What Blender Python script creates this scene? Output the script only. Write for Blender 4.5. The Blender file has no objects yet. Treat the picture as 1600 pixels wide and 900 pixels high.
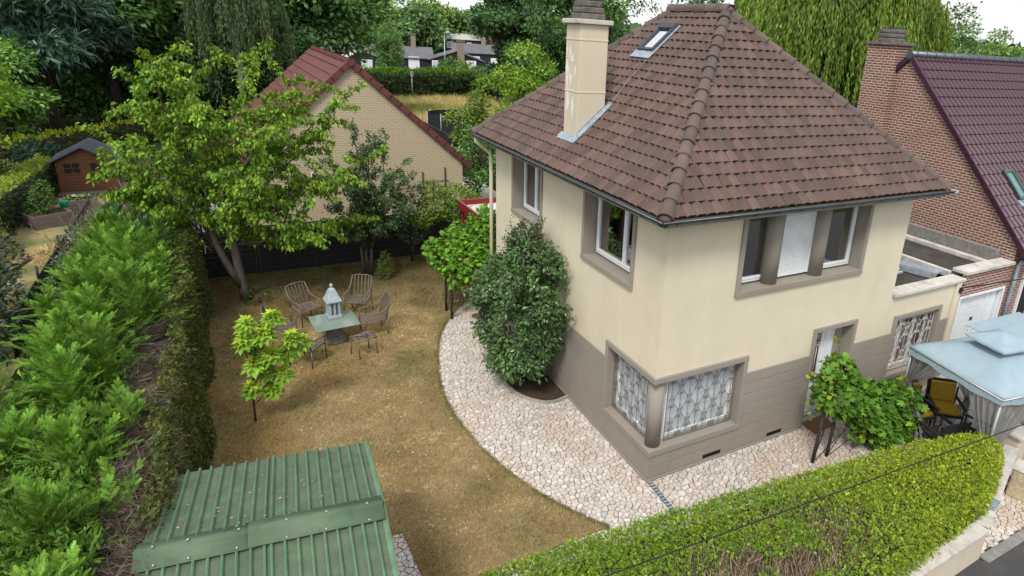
import bpy, math, random
import numpy as np
from mathutils import Vector, Matrix
from mathutils.geometry import tessellate_polygon

# ------------------------------------------------------------------ camera
sc = bpy.context.scene
COL = sc.collection
CAMP = np.array([-6.1713, -8.277, 8.1012])
_a, _b, _g = .3411, .5565, .0632
_fw = Vector((math.sin(_b)*math.cos(_a), math.cos(_b)*math.cos(_a), -math.sin(_a)))
_r = Vector((math.cos(_b), -math.sin(_b), 0)); _u = _r.cross(_fw)
_r2 = _r*math.cos(_g)+_u*math.sin(_g); _u2 = -_r*math.sin(_g)+_u*math.cos(_g)
cam = bpy.data.cameras.new('camera'); camo = bpy.data.objects.new('camera', cam); COL.objects.link(camo)
camo.matrix_world = Matrix(((_r2.x, _u2.x, -_fw.x, CAMP[0]), (_r2.y, _u2.y, -_fw.y, CAMP[1]), (_r2.z, _u2.z, -_fw.z, CAMP[2]), (0, 0, 0, 1)))
cam.sensor_fit = 'HORIZONTAL'; cam.sensor_width = 36
cam.lens = 36*996.99/1600
cam.shift_x = -162.05/1600; cam.shift_y = -38.69/1600
cam.clip_start = .1; cam.clip_end = 2000
sc.camera = camo

# ------------------------------------------------------------------ sky, sun, exposure
SUN_EL, SUN_AZ = math.radians(52), math.radians(222)      # azimuth clockwise from +Y
world = bpy.data.worlds.new('World'); sc.world = world; world.use_nodes = True
nt = world.node_tree; bg = nt.nodes['Background']
sky = nt.nodes.new('ShaderNodeTexSky'); sky.sky_type = 'NISHITA'; sky.sun_disc = False
sky.sun_elevation = SUN_EL; sky.sun_rotation = SUN_AZ; sky.air_density = 1.4; sky.dust_density = 4
mx = nt.nodes.new('ShaderNodeMix'); mx.data_type = 'RGBA'; mx.inputs[0].default_value = .80
nt.links.new(sky.outputs[0], mx.inputs[6]); mx.inputs[7].default_value = (8.6, 8.65, 8.8, 1)   # even cloud layer over the blue
cn = nt.nodes.new('ShaderNodeTexNoise'); cn.inputs['Scale'].default_value = 3.2; cn.inputs['Detail'].default_value = 5; tc_ = nt.nodes.new('ShaderNodeTexCoord'); nt.links.new(tc_.outputs['Generated'], cn.inputs['Vector'])
cm = nt.nodes.new('ShaderNodeMapRange'); cm.inputs[1].default_value = .3; cm.inputs[2].default_value = .7; cm.inputs[3].default_value = .86; cm.inputs[4].default_value = 1.06; nt.links.new(cn.outputs['Fac'], cm.inputs[0])
vm = nt.nodes.new('ShaderNodeVectorMath'); vm.operation = 'SCALE'; nt.links.new(mx.outputs[2], vm.inputs[0]); nt.links.new(cm.outputs[0], vm.inputs['Scale'])    # soft cloud tone over the whole sky
nt.links.new(vm.outputs[0], bg.inputs[0]); bg.inputs[1].default_value = .086
sun = bpy.data.lights.new('sun', 'SUN'); sun.energy = 1.5; sun.angle = math.radians(14); sun.color = (1, .95, .87)
suno = bpy.data.objects.new('sun', sun); COL.objects.link(suno)
_sd = Vector((math.sin(SUN_AZ)*math.cos(SUN_EL), math.cos(SUN_AZ)*math.cos(SUN_EL), math.sin(SUN_EL)))
suno.rotation_euler = _sd.to_track_quat('Z', 'Y').to_euler(); suno.location = (-20, -20, 40)
sc.view_settings.view_transform = 'Standard'; sc.view_settings.look = 'None'
sc.view_settings.exposure = 0.9; sc.view_settings.gamma = 1; sc.view_settings.use_curve_mapping = False
sc.render.engine = 'CYCLES'; sc.render.resolution_x = 1024; sc.render.resolution_y = 576

# ------------------------------------------------------------------ helpers
RNG = np.random.default_rng(7); random.seed(7)

def tag(o, label=None, cat=None, group=None, kind=None):
    if label: o['label'] = label
    if cat: o['category'] = cat
    if group: o['group'] = group
    if kind: o['kind'] = kind
    return o

def link(name, me, parent=None):
    o = bpy.data.objects.new(name, me); COL.objects.link(o)
    if parent is not None: o.parent = parent
    return o

def empty(name, loc=(0, 0, 0), rz=0, label=None, cat=None, group=None):
    o = bpy.data.objects.new(name, None); COL.objects.link(o); o.location = loc; o.rotation_euler = (0, 0, rz)
    o.empty_display_size = .2
    return tag(o, label, cat, group)

def copy_tree(o, parent=None):
    c = o.copy(); COL.objects.link(c); c.parent = parent
    for ch in list(o.children): copy_tree(ch, c)
    return c

class MB:
    def __init__(s): s.v = []; s.f = []; s.m = []; s.sm = []
    def poly(s, pts, m=0, sm=False):
        n = len(s.v); s.v += [tuple(p) for p in pts]; s.f.append(tuple(range(n, n+len(pts)))); s.m.append(m); s.sm.append(sm)
    def add(s, vs, fs, m=0, sm=False):
        n = len(s.v); s.v += [tuple(p) for p in vs]
        for f in fs: s.f.append(tuple(n+i for i in f)); s.m.append(m); s.sm.append(sm)
    def box(s, x0, y0, z0, x1, y1, z1, m=0):
        x0, x1 = min(x0, x1), max(x0, x1); y0, y1 = min(y0, y1), max(y0, y1); z0, z1 = min(z0, z1), max(z0, z1)
        s.add([(x0,y0,z0),(x1,y0,z0),(x1,y1,z0),(x0,y1,z0),(x0,y0,z1),(x1,y0,z1),(x1,y1,z1),(x0,y1,z1)],
              [(0,3,2,1),(4,5,6,7),(0,1,5,4),(1,2,6,5),(2,3,7,6),(3,0,4,7)], m)
    def prism(s, poly, z0, z1, m=0):
        "extruded plan polygon (list of xy, counter-clockwise)"
        n = len(poly)
        tris = tessellate_polygon([[Vector((p[0], p[1], 0)) for p in poly]])
        vs = [(p[0], p[1], z0) for p in poly]+[(p[0], p[1], z1) for p in poly]
        fs = []
        for t in tris:
            a, b, c = [Vector((poly[i][0], poly[i][1], 0)) for i in t]
            up = (b-a).cross(c-a).z > 0
            t2 = t if up else t[::-1]
            fs.append(tuple(i+n for i in t2)); fs.append(tuple(t2[::-1]))
        for i in range(n): j = (i+1) % n; fs.append((i, j, j+n, i+n))
        s.add(vs, fs, m)
    def extr(s, poly3, d, m=0):
        "3-d polygon extruded by vector d (fan caps for convex outlines)"
        n = len(poly3); d = Vector(d)
        vs = [Vector(p) for p in poly3]+[Vector(p)+d for p in poly3]
        fs = [tuple(range(n)), tuple(range(2*n-1, n-1, -1))]
        for i in range(n): j = (i+1) % n; fs.append((j, i, i+n, j+n))
        s.add(vs, fs, m)
    def tube(s, path, rad, sides=6, m=0, cap=True, sm=True):
        P = [Vector(p) for p in path]; n = len(P)
        R = rad if hasattr(rad, '__len__') else [rad]*n
        base = len(s.v); prev = None
        for i in range(n):
            d = (P[min(i+1, n-1)]-P[max(i-1, 0)])
            d = d.normalized() if d.length > 1e-9 else Vector((0, 0, 1))
            if prev is None:
                a = d.orthogonal().normalized()
            else:
                a = (prev-d*prev.dot(d)); a = a.normalized() if a.length > 1e-6 else d.orthogonal().normalized()
            prev = a; b = d.cross(a)
            for k in range(sides):
                t = 2*math.pi*k/sides; s.v.append(tuple(P[i]+(a*math.cos(t)+b*math.sin(t))*R[i]))
        for i in range(n-1):
            for k in range(sides):
                k2 = (k+1) % sides
                s.f.append((base+i*sides+k, base+i*sides+k2, base+(i+1)*sides+k2, base+(i+1)*sides+k)); s.m.append(m); s.sm.append(sm)
        if cap:
            s.f.append(tuple(base+k for k in range(sides))[::-1]); s.m.append(m); s.sm.append(False)
            s.f.append(tuple(base+(n-1)*sides+k for k in range(sides))); s.m.append(m); s.sm.append(False)
    def lathe(s, cx, cy, prof, sides=16, m=0, sm=True, a0=0):
        "prof: list of (r, z)"
        base = len(s.v)
        for r, z in prof:
            for k in range(sides):
                t = a0+2*math.pi*k/sides; s.v.append((cx+r*math.cos(t), cy+r*math.sin(t), z))
        for i in range(len(prof)-1):
            for k in range(sides):
                k2 = (k+1) % sides
                s.f.append((base+i*sides+k, base+i*sides+k2, base+(i+1)*sides+k2, base+(i+1)*sides+k)); s.m.append(m); s.sm.append(sm)
        s.f.append(tuple(base+k for k in range(sides))[::-1]); s.m.append(m); s.sm.append(False)
        e = base+(len(prof)-1)*sides
        s.f.append(tuple(e+k for k in range(sides))); s.m.append(m); s.sm.append(False)
    def build(s, name, mats, parent=None, bevel=0):
        me = bpy.data.meshes.new(name); me.from_pydata(s.v, [], s.f)
        if not isinstance(mats, (list, tuple)): mats = [mats]
        for m in mats: me.materials.append(m)
        me.polygons.foreach_set('material_index', s.m); me.polygons.foreach_set('use_smooth', s.sm); me.update()
        o = link(name, me, parent)
        if bevel:
            b = o.modifiers.new('bevel', 'BEVEL'); b.width = bevel; b.segments = 2; b.limit_method = 'ANGLE'
        return o

def fast_mesh(name, V, F, mats, parent=None, cols=None, smooth=False, midx=None, tint=None):
    "V (n,3), F (m,k) with constant k"
    me = bpy.data.meshes.new(name); n = len(V); m, k = F.shape
    me.vertices.add(n); me.vertices.foreach_set('co', np.ascontiguousarray(V, dtype=np.float32).ravel())
    me.loops.add(m*k); me.loops.foreach_set('vertex_index', np.ascontiguousarray(F, dtype=np.int32).ravel())
    me.polygons.add(m); me.polygons.foreach_set('loop_start', np.arange(0, m*k, k, dtype=np.int32))
    me.polygons.foreach_set('use_smooth', np.full(m, smooth))
    if not isinstance(mats, (list, tuple)): mats = [mats]
    for q in mats: me.materials.append(q)
    if midx is not None: me.polygons.foreach_set('material_index', np.ascontiguousarray(midx, dtype=np.int32))
    if cols is not None:
        at = me.attributes.new('Col', 'FLOAT_COLOR', 'FACE')
        c4 = np.ones((m, 4), np.float32); c4[:, :3] = cols; at.data.foreach_set('color', c4.ravel())
    if tint is not None:
        at = me.attributes.new('tint', 'FLOAT', 'FACE'); at.data.foreach_set('value', np.ascontiguousarray(tint, dtype=np.float32))
    me.update(calc_edges=True)
    return link(name, me, parent)

def frames(D, U):
    "rotation matrices with local y along D and local z near U"
    D = D/np.maximum(np.linalg.norm(D, axis=1, keepdims=True), 1e-9)
    X = np.cross(D, U); nx = np.linalg.norm(X, axis=1, keepdims=True)
    bad = nx[:, 0] < 1e-6; X[bad] = (1, 0, 0); nx[bad] = 1
    X = X/nx; Z = np.cross(X, D)
    return np.stack([X, D, Z], axis=2)

def scatter(name, tmpl, P, R, S, cols, mat, parent=None, S2=None, smooth=False):
    "copies of a small template mesh joined into one mesh; S length scale, S2 width scale"
    tv, tf, tc = tmpl; n = len(P)
    S = np.broadcast_to(np.asarray(S, float), (n,)); S2 = S if S2 is None else np.broadcast_to(np.asarray(S2, float), (n,))
    L = np.stack([S2, S, S2], axis=1)
    V = np.einsum('nij,nmj->nmi', R, tv[None]*L[:, None, :])+P[:, None, :]
    F = tf[None]+(np.arange(n)*len(tv))[:, None, None]
    C = cols[:, None, :]*tc[None, :, None]
    return fast_mesh(name, V.reshape(-1, 3), F.reshape(-1, tf.shape[1]), mat, parent, cols=C.reshape(-1, 3), smooth=smooth)

# leaf templates: local y = midrib, x = width, z = up
LEAF = (np.array([(0,0,0),(.5,.45,.12),(0,1,-.05),(-.5,.45,.12)], float), np.array([(0,1,2),(0,2,3)]), np.array([1., .93]))
LEAF2 = (np.array([(0,0,0),(.42,.3,.08),(.38,.68,.02),(0,1,-.22),(-.38,.68,.02),(-.42,.3,.08),(0,.5,-.04)], float),
         np.array([(0,1,6),(1,2,6),(2,3,6),(3,4,6),(4,5,6),(5,0,6)]), np.array([1,1,.96,.9,.92,.95]))
def _vine():
    pts = [(0,0,0)]
    ang = [-150,-110,-80,-52,-25,0,25,52,80,110,150]; rr = [.42,.62,.45,.72,.5,.8,.5,.72,.45,.62,.42]
    for a, r in zip(ang, rr): t = math.radians(a); pts.append((r*math.sin(t), .25+r*math.cos(t), -.12*r*r))
    v = np.array(pts); v[0] = (0,.2,.06)
    return v, np.array([(0, i, i+1) for i in range(1, 11)]), np.linspace(.94, 1.04, 10)
VINE = _vine()
def _palm():
    pts = []; fs = []; tc = []
    for a, l in zip((-100,-55,0,55,100), (.62,.85,1,.85,.62)):
        t = math.radians(a); d = np.array((math.sin(t), math.cos(t), -.18)); w = np.array((math.cos(t), -math.sin(t), 0))
        n = len(pts); pts += [np.zeros(3), d*l*.55+w*.25*l+np.array((0,0,.08)), d*l*1.0, d*l*.55-w*.25*l+np.array((0,0,.08))]
        fs += [(n, n+1, n+2), (n, n+2, n+3)]; tc += [1., .93]
    return np.array(pts), np.array(fs), np.array(tc)
PALM = _palm()
def _frond(nn=7, ang=42, wid=.15):
    pts = []; fs = []; tc = []
    for i in range(nn):
        y = i/nn; l = .40*(1-y)**.7*(.55+.45*min(1, y*4))+.05
        for sgn in (-1, 1):
            a = math.radians(ang-10*y)*sgn; d = np.array((math.sin(a), math.cos(a), .05*(i % 2)-.06)); w = np.array((math.cos(a), -math.sin(a), 0))
            b = np.array((0, y, .03*math.sin(i*2.1))); n = len(pts)
            pts += [b-w*wid*.35, b+w*wid*.35, b+d*l]; fs.append((n, n+1, n+2)); tc.append(.72+.5*y)
    n = len(pts); pts += [(-.022,0,0),(.022,0,0),(0,1.08,-.02)]; fs.append((n, n+1, n+2)); tc.append(.95)
    return np.array(pts, float), np.array(fs), np.array(tc)
FROND = _frond()
GRASS = (np.array([(-.06,0,0),(.06,0,0),(.12,1,.5),(-.25,0,.1),(-.14,0,.15),(-.5,.8,-.3),(.2,0,-.1),(.3,0,-.05),(.45,.7,-.45)], float),
         np.array([(0,1,2),(3,4,5),(6,7,8)]), np.array([1, .85, 1.1]))
SPRIG = (np.array([(0,0,0),(.3,.35,.1),(.05,.75,0),(-.05,.2,.1),(-.42,.5,.0),(-.12,.85,-.1),(.05,.3,-.05),(.25,.8,-.1),(-.02,1.1,.05)], float),
         np.array([(0,1,2),(3,4,5),(6,7,8)]), np.array([1, .88, 1.08]))

def rdir(n, rng=None):
    rng = rng or RNG; d = rng.normal(size=(n, 3)); return d/np.linalg.norm(d, axis=1, keepdims=True)

def vcol(base, n, var=.22, hue=.12, rng=None):
    "n leaf colours around a base colour"
    rng = rng or RNG; b = np.asarray(base, float)
    v = np.exp(rng.normal(0, var, (n, 1))); h = rng.normal(0, hue, (n, 1))
    c = b[None]*v; c = c*np.concatenate([1+h, 1+.25*h, 1-.3*h], axis=1)
    return np.clip(c, .004, .9)

def vnoise(x, y, scale, seed):
    "smooth value noise in 0..1"
    g = np.random.default_rng(seed).random((64, 64)); x = np.asarray(x)/scale+100; y = np.asarray(y)/scale+100
    xi = np.floor(x).astype(int); yi = np.floor(y).astype(int); fx = x-xi; fy = y-yi
    fx = fx*fx*(3-2*fx); fy = fy*fy*(3-2*fy)
    a = g[xi % 64, yi % 64]; b = g[(xi+1) % 64, yi % 64]; c = g[xi % 64, (yi+1) % 64]; d = g[(xi+1) % 64, (yi+1) % 64]
    return (a*(1-fx)+b*fx)*(1-fy)+(c*(1-fx)+d*fx)*fy

def in_poly(px, py, poly):
    px = np.asarray(px); py = np.asarray(py); ins = np.zeros(px.shape, bool); n = len(poly)
    for i in range(n):
        x0, y0 = poly[i]; x1, y1 = poly[(i+1) % n]
        c = ((y0 > py) != (y1 > py)) & (px < (x1-x0)*(py-y0)/((y1-y0) if y1 != y0 else 1e-9)+x0); ins ^= c
    return ins

def smooth_curve(pts, n=6):
    out = []; P = [np.array(p, float) for p in pts]
    for i in range(len(P)-1):
        p0, p1, p2, p3 = P[max(i-1, 0)], P[i], P[i+1], P[min(i+2, len(P)-1)]
        for k in range(n):
            t = k/n; out.append(tuple(.5*((2*p1)+(-p0+p2)*t+(2*p0-5*p1+4*p2-p3)*t*t+(-p0+3*p1-3*p2+p3)*t**3)))
    out.append(tuple(P[-1])); return out

# ------------------------------------------------------------------ materials
def new_mat(name):
    m = bpy.data.materials.new(name); m.use_nodes = True; t = m.node_tree
    return m, t, t.nodes['Principled BSDF'], t.nodes, t.links

def mixc(t, fac, a, b, mode='MIX'):
    n = t.nodes.new('ShaderNodeMix'); n.data_type = 'RGBA'; n.blend_type = mode
    for s, v in ((0, fac), (6, a), (7, b)):
        if hasattr(v, 'is_linked'): t.links.new(v, n.inputs[s])
        elif s == 0: n.inputs[0].default_value = v
        else: n.inputs[s].default_value = (*v, 1) if len(v) == 3 else v
    return n.outputs[2]

def noise(t, scale, detail=4, rough=.6, coord=None, stretch=None):
    n = t.nodes.new('ShaderNodeTexNoise'); n.inputs['Scale'].default_value = scale; n.inputs['Detail'].default_value = detail; n.inputs['Roughness'].default_value = rough
    c = coord
    if c is None:
        g = t.nodes.new('ShaderNodeNewGeometry'); c = g.outputs['Position']
    if stretch:
        mp = t.nodes.new('ShaderNodeMapping'); mp.inputs['Scale'].default_value = stretch; t.links.new(c, mp.inputs[0]); c = mp.outputs[0]
    t.links.new(c, n.inputs['Vector']); return n.outputs['Fac']

def ramp(t, fac, lo, hi, a=0., b=1.):
    n = t.nodes.new('ShaderNodeMapRange'); n.inputs[1].default_value = lo; n.inputs[2].default_value = hi; n.inputs[3].default_value = a; n.inputs[4].default_value = b
    t.links.new(fac, n.inputs[0]); return n.outputs[0]

def bump(t, bsdf, h, strength=.3, dist=.01, prev=None):
    n = t.nodes.new('ShaderNodeBump'); n.inputs['Strength'].default_value = strength; n.inputs['Distance'].default_value = dist
    t.links.new(h, n.inputs['Height'])
    if prev is not None: t.links.new(prev, n.inputs['Normal'])
    t.links.new(n.outputs[0], bsdf.inputs['Normal']); return n.outputs[0]

def plain(name, col, rough=.7, var=.15, scale=6, dirt=None, dirt_amt=.5, dirt_scale=1.6, bmp=.15, bscale=40, metal=0, spec=.4, stretch=None):
    m, t, b, N, L = new_mat(name)
    n1 = noise(t, scale, 5, .6, stretch=stretch)
    c = mixc(t, ramp(t, n1, .3, .7), tuple(x*(1-var) for x in col), tuple(min(1, x*(1+var)) for x in col))
    if dirt:
        n2 = noise(t, dirt_scale, 6, .65, stretch=stretch)
        c = mixc(t, ramp(t, n2, .5, .75, 0, dirt_amt), c, dirt)
    L.new(c, b.inputs['Base Color']); b.inputs['Roughness'].default_value = rough; b.inputs['Metallic'].default_value = metal; b.inputs['Specular IOR Level'].default_value = spec
    if bmp: bump(t, b, noise(t, bscale, 3, .6), bmp, .01)
    return m

def leafmat(name, trans=.22, rough=.5, spec=.3, tcol=(1.25, 1.25, .5)):
    m, t, b, N, L = new_mat(name)
    a = N.new('ShaderNodeAttribute'); a.attribute_name = 'Col'
    L.new(a.outputs['Color'], b.inputs['Base Color']); b.inputs['Roughness'].default_value = rough; b.inputs['Specular IOR Level'].default_value = spec
    tr = N.new('ShaderNodeBsdfTranslucent'); L.new(mixc(t, 1., a.outputs['Color'], tcol, 'MULTIPLY'), tr.inputs[0])
    mixs = N.new('ShaderNodeMixShader'); mixs.inputs[0].default_value = trans
    L.new(b.outputs[0], mixs.inputs[1]); L.new(tr.outputs[0], mixs.inputs[2]); L.new(mixs.outputs[0], N['Material Output'].inputs[0])
    return m

def brickmat(name, c1, c2, mortar, bw, bh, ms, axis, bmp=.5, dirt=None):
    "axis 'x': wall plane spans x-z, 'y': spans y-z"
    m, t, b, N, L = new_mat(name)
    g = N.new('ShaderNodeNewGeometry'); sp = N.new('ShaderNodeSeparateXYZ'); L.new(g.outputs['Position'], sp.inputs[0])
    cb = N.new('ShaderNodeCombineXYZ'); L.new(sp.outputs[0 if axis == 'x' else 1], cb.inputs[0]); L.new(sp.outputs[2], cb.inputs[1])
    br = N.new('ShaderNodeTexBrick'); L.new(cb.outputs[0], br.inputs['Vector']); br.inputs['Scale'].default_value = 1
    br.inputs['Brick Width'].default_value = bw; br.inputs['Row Height'].default_value = bh; br.inputs['Mortar Size'].default_value = ms
    br.inputs['Mortar Smooth'].default_value = .2; br.inputs['Bias'].default_value = 0
    n1 = noise(t, 2.2, 5, .6)
    L.new(mixc(t, n1, c1, tuple(x*.75 for x in c1)), br.inputs['Color1']); br.inputs['Color2'].default_value = (*c2, 1); br.inputs['Mortar'].default_value = (*mortar, 1)
    c = br.outputs['Color']
    if dirt: c = mixc(t, ramp(t, noise(t, .7, 6, .65), .48, .75, 0, .55), c, dirt)
    L.new(c, b.inputs['Base Color']); b.inputs['Roughness'].default_value = .85
    inv = N.new('ShaderNodeMath'); inv.operation = 'SUBTRACT'; inv.inputs[0].default_value = 1; L.new(br.outputs['Fac'], inv.inputs[1])
    bump(t, b, inv.outputs[0], bmp, .012)
    return m

M = {}
def stucco(name, col, streak):
    m, t, b, N, L = new_mat(name)
    c = mixc(t, ramp(t, noise(t, 1.3, 6, .62), .3, .72), tuple(x*.93 for x in col), tuple(x*1.04 for x in col))
    st = noise(t, 3.2, 5, .7, stretch=(1, 1, .09))
    c = mixc(t, ramp(t, st, .50, .8, 0, .34), c, streak)
    c = mixc(t, ramp(t, noise(t, 26, 3, .6), .62, .8, 0, .16), c, tuple(x*.7 for x in col))
    L.new(c, b.inputs['Base Color']); b.inputs['Roughness'].default_value = .9; b.inputs['Specular IOR Level'].default_value = .15
    bump(t, b, noise(t, 90, 4, .7), .25, .006); return m
M['cream'] = stucco('cream_render', (.645, .585, .455), (.53, .475, .365))
M['taupe'] = stucco('taupe_render', (.285, .258, .225), (.22, .197, .17))
M['chimney_cream'] = stucco('chimney_render', (.60, .54, .42), (.47, .43, .34))
M['peel'] = plain('bare_white_plaster', (.72, .71, .69), .9, .1, 12)
M['white_pvc'] = plain('white_window_frame', (.74, .77, .80), .35, .04, 5, bmp=.03)
M['white_paint'] = plain('white_paint', (.72, .76, .80), .4, .06, 5, dirt=(.5, .5, .48), dirt_amt=.3, bmp=.04)
M['zinc'] = plain('zinc', (.115, .132, .15), .42, .25, 9, metal=.75, dirt=(.06, .065, .07), dirt_amt=.7, bmp=.08)
M['lead'] = plain('lead_flashing', (.30, .36, .42), .5, .3, 14, metal=.4, dirt=(.6, .62, .63), dirt_amt=.6, dirt_scale=5)
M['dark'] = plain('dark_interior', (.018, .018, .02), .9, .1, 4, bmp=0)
M['curtain'] = plain('net_curtain', (.60, .64, .68), .8, .08, 8, bmp=.05)
M['curtain_dim'] = plain('grey_curtain', (.48, .49, .50), .8, .1, 8, bmp=.05)
M['iron'] = plain('taupe_iron', (.17, .145, .125), .5, .15, 20, bmp=.05)
M['iron_white'] = plain('pale_iron', (.50, .47, .44), .5, .15, 20, bmp=.05)
M['black'] = plain('black_metal', (.014, .014, .016), .45, .2, 20, bmp=.05)
M['black_soft'] = plain('black_fabric', (.018, .02, .022), .8, .2, 12)
M['fence'] = plain('black_stained_wood', (.022, .023, .026), .75, .3, 5, stretch=(1, 1, 8), bmp=.25, bscale=18)
M['concrete'] = plain('weathered_concrete', (.36, .34, .31), .9, .2, 5, dirt=(.12, .11, .10), dirt_amt=.75, dirt_scale=3, bmp=.3, bscale=30)
M['coping'] = plain('pale_coping', (.52, .50, .46), .9, .15, 4, dirt=(.2, .19, .18), dirt_amt=.7, dirt_scale=2.5, bmp=.25, bscale=30)
M['bitumen'] = plain('roofing_felt', (.045, .040, .036), .85, .3, 3, dirt=(.11, .10, .085), dirt_amt=.6, dirt_scale=2, bmp=.3, bscale=45)
M['stack'] = plain('sooty_stone', (.14, .125, .115), .95, .35, 9, dirt=(.05, .047, .044), dirt_amt=.8, dirt_scale=6, bmp=.6, bscale=30)
M['mortar'] = plain('paving_mortar', (.20, .172, .146), .95, .35, 7, dirt=(.08, .07, .055), dirt_amt=.7, dirt_scale=1.2, bmp=.3, bscale=60)
M['asphalt'] = plain('asphalt', (.052, .052, .054), .9, .25, 60, dirt=(.09, .088, .085), dirt_amt=.6, dirt_scale=1.5, bmp=.5, bscale=180)
M['kerb'] = plain('kerb_concrete', (.22, .215, .205), .9, .2, 8, dirt=(.09, .085, .08), dirt_amt=.6)
M['soil'] = plain('bed_soil', (.055, .032, .022), .95, .4, 9, dirt=(.10, .05, .032), dirt_amt=.6, dirt_scale=5, bmp=.8, bscale=30)
M['bark'] = plain('bark', (.10, .082, .065), .9, .3, 12, stretch=(1, 1, .3), bmp=.7, bscale=30)
M['bark_dark'] = plain('dark_bark', (.05, .038, .03), .95, .35, 10, stretch=(1, 1, .3), bmp=.7, bscale=25)
M['bark_birch'] = plain('birch_bark', (.45, .43, .40), .8, .2, 8, dirt=(.06, .055, .05), dirt_amt=.8, dirt_scale=4, bmp=.3)
M['twig'] = plain('dead_twigs', (.17, .125, .10), .9, .4, 3, dirt=(.30, .25, .21), dirt_amt=.6, dirt_scale=6)
M['hedge_core'] = plain('hedge_wood', (.040, .031, .021), .95, .4, 8, bmp=.5, bscale=20)
M['wood_post'] = plain('weathered_post', (.055, .045, .04), .85, .3, 10, stretch=(1, 1, .2))
M['cabin'] = plain('orange_brown_boards', (.17, .070, .034), .7, .25, 6, stretch=(1, 1, 9), bmp=.2)
M['slate'] = plain('dark_felt_shingle', (.045, .055, .072), .8, .2, 12)
M['bedwood'] = plain('grey_planks', (.155, .12, .115), .85, .25, 8, stretch=(.4, .4, 6), bmp=.3)
M['red_metal'] = plain('dark_red_metal', (.20, .012, .022), .4, .12, 5, bmp=.03)
M['purple_tile'] = plain('glazed_plum_tile', (.042, .012, .028), .36, .3, 8, bmp=.06, spec=.35)
M['red_tile'] = plain('red_concrete_tile', (.120, .036, .032), .75, .3, 3, dirt=(.065, .042, .038), dirt_amt=.7, dirt_scale=1.8, bmp=.25, bscale=50)
M['black_board'] = plain('black_cladding', (.014, .015, .020), .6, .2, 3, bmp=.1)
M['grey_roof'] = plain('grey_felt_roof', (.115, .118, .128), .85, .2, 1.2)
M['pale_roof'] = plain('pale_roof', (.50, .50, .48), .8, .1, 1.5)
M['brown_stone'] = plain('brown_brick_stack', (.23, .19, .155), .9, .2, 4)
M['canopy'] = plain('pale_blue_canvas', (.27, .37, .435), .6, .07, 4, dirt=(.33, .36, .36), dirt_amt=.4, dirt_scale=2, bmp=.5, bscale=7)
M['yellow'] = plain('yellow_cushion', (.40, .25, .018), .8, .12, 8)
M['mat'] = plain('coir_mat', (.16, .085, .045), .95, .25, 40, bmp=.6, bscale=120)
M['chair'] = plain('taupe_metal_chair', (.145, .115, .10), .45, .2, 14, bmp=.05)
M['stone'] = plain('grey_stone', (.20, .19, .18), .9, .25, 10, dirt=(.09, .09, .08), dirt_amt=.6, dirt_scale=6, bmp=.5)
M['lantern'] = plain('pale_blue_stone', (.34, .42, .47), .7, .15, 10, dirt=(.17, .19, .2), dirt_amt=.5, dirt_scale=8)
M['green_plastic'] = plain('green_plastic', (.01, .28, .16), .4, .1, 5, bmp=0)
M['straw'] = plain('straw', (.42, .32, .16), .9, .2, 8)
M['terracotta'] = plain('terracotta_bowl', (.13, .055, .038), .85, .2, 12)
M['cable'] = plain('black_cable', (.012, .012, .013), .6, .1, 10, bmp=0)
M['steel'] = plain('galvanised_steel', (.35, .37, .39), .45, .15, 10, metal=.6, bmp=.03)

def glassmat(name, tint, refl=.12, alpha=.8):
    m, t, b, N, L = new_mat(name); N.remove(b)
    tr = N.new('ShaderNodeBsdfTransparent'); tr.inputs[0].default_value = (*tint, 1)
    gl = N.new('ShaderNodeBsdfGlossy'); gl.inputs['Roughness'].default_value = .03; gl.inputs[0].default_value = (1, 1, 1, 1)
    lw = N.new('ShaderNodeFresnel'); lw.inputs[0].default_value = 1.5
    ad = N.new('ShaderNodeMath'); ad.operation = 'ADD'; ad.inputs[1].default_value = refl; L.new(lw.outputs[0], ad.inputs[0]); ad.use_clamp = True
    ms = N.new('ShaderNodeMixShader'); L.new(ad.outputs[0], ms.inputs[0]); L.new(tr.outputs[0], ms.inputs[1]); L.new(gl.outputs[0], ms.inputs[2])
    L.new(ms.outputs[0], N['Material Output'].inputs[0]); return m
M['glass'] = glassmat('window_glass', (.8, .85, .87), .28)
M['frost'] = plain('frosted_pane', (.50, .565, .62), .25, .06, 3, bmp=.05, bscale=70)
M['table_glass'] = plain('greenish_glass', (.19, .25, .215), .09, .05, 3, bmp=.02, spec=.7)
M['sky_glass'] = glassmat('rooflight_glass', (.45, .5, .52), .6)

def netmat():
    m, t, b, N, L = new_mat('mosquito_net'); b.inputs['Base Color'].default_value = (.20, .20, .195, 1); b.inputs['Roughness'].default_value = .9
    tr = N.new('ShaderNodeBsdfTransparent'); ms = N.new('ShaderNodeMixShader'); ms.inputs[0].default_value = .68
    L.new(tr.outputs[0], ms.inputs[1]); L.new(b.outputs[0], ms.inputs[2]); L.new(ms.outputs[0], N['Material Output'].inputs[0]); return m
M['net'] = netmat()

M['leaf'] = leafmat('leaf', .25, .6, .2); M['leaf_gloss'] = leafmat('glossy_leaf', .12, .33, .5); M['leaf_soft'] = leafmat('needle_leaf', .12, .7, .15)
M['grassblade'] = leafmat('grass_blade', .15, .8, .1, (1.1, 1.05, .8))

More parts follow.
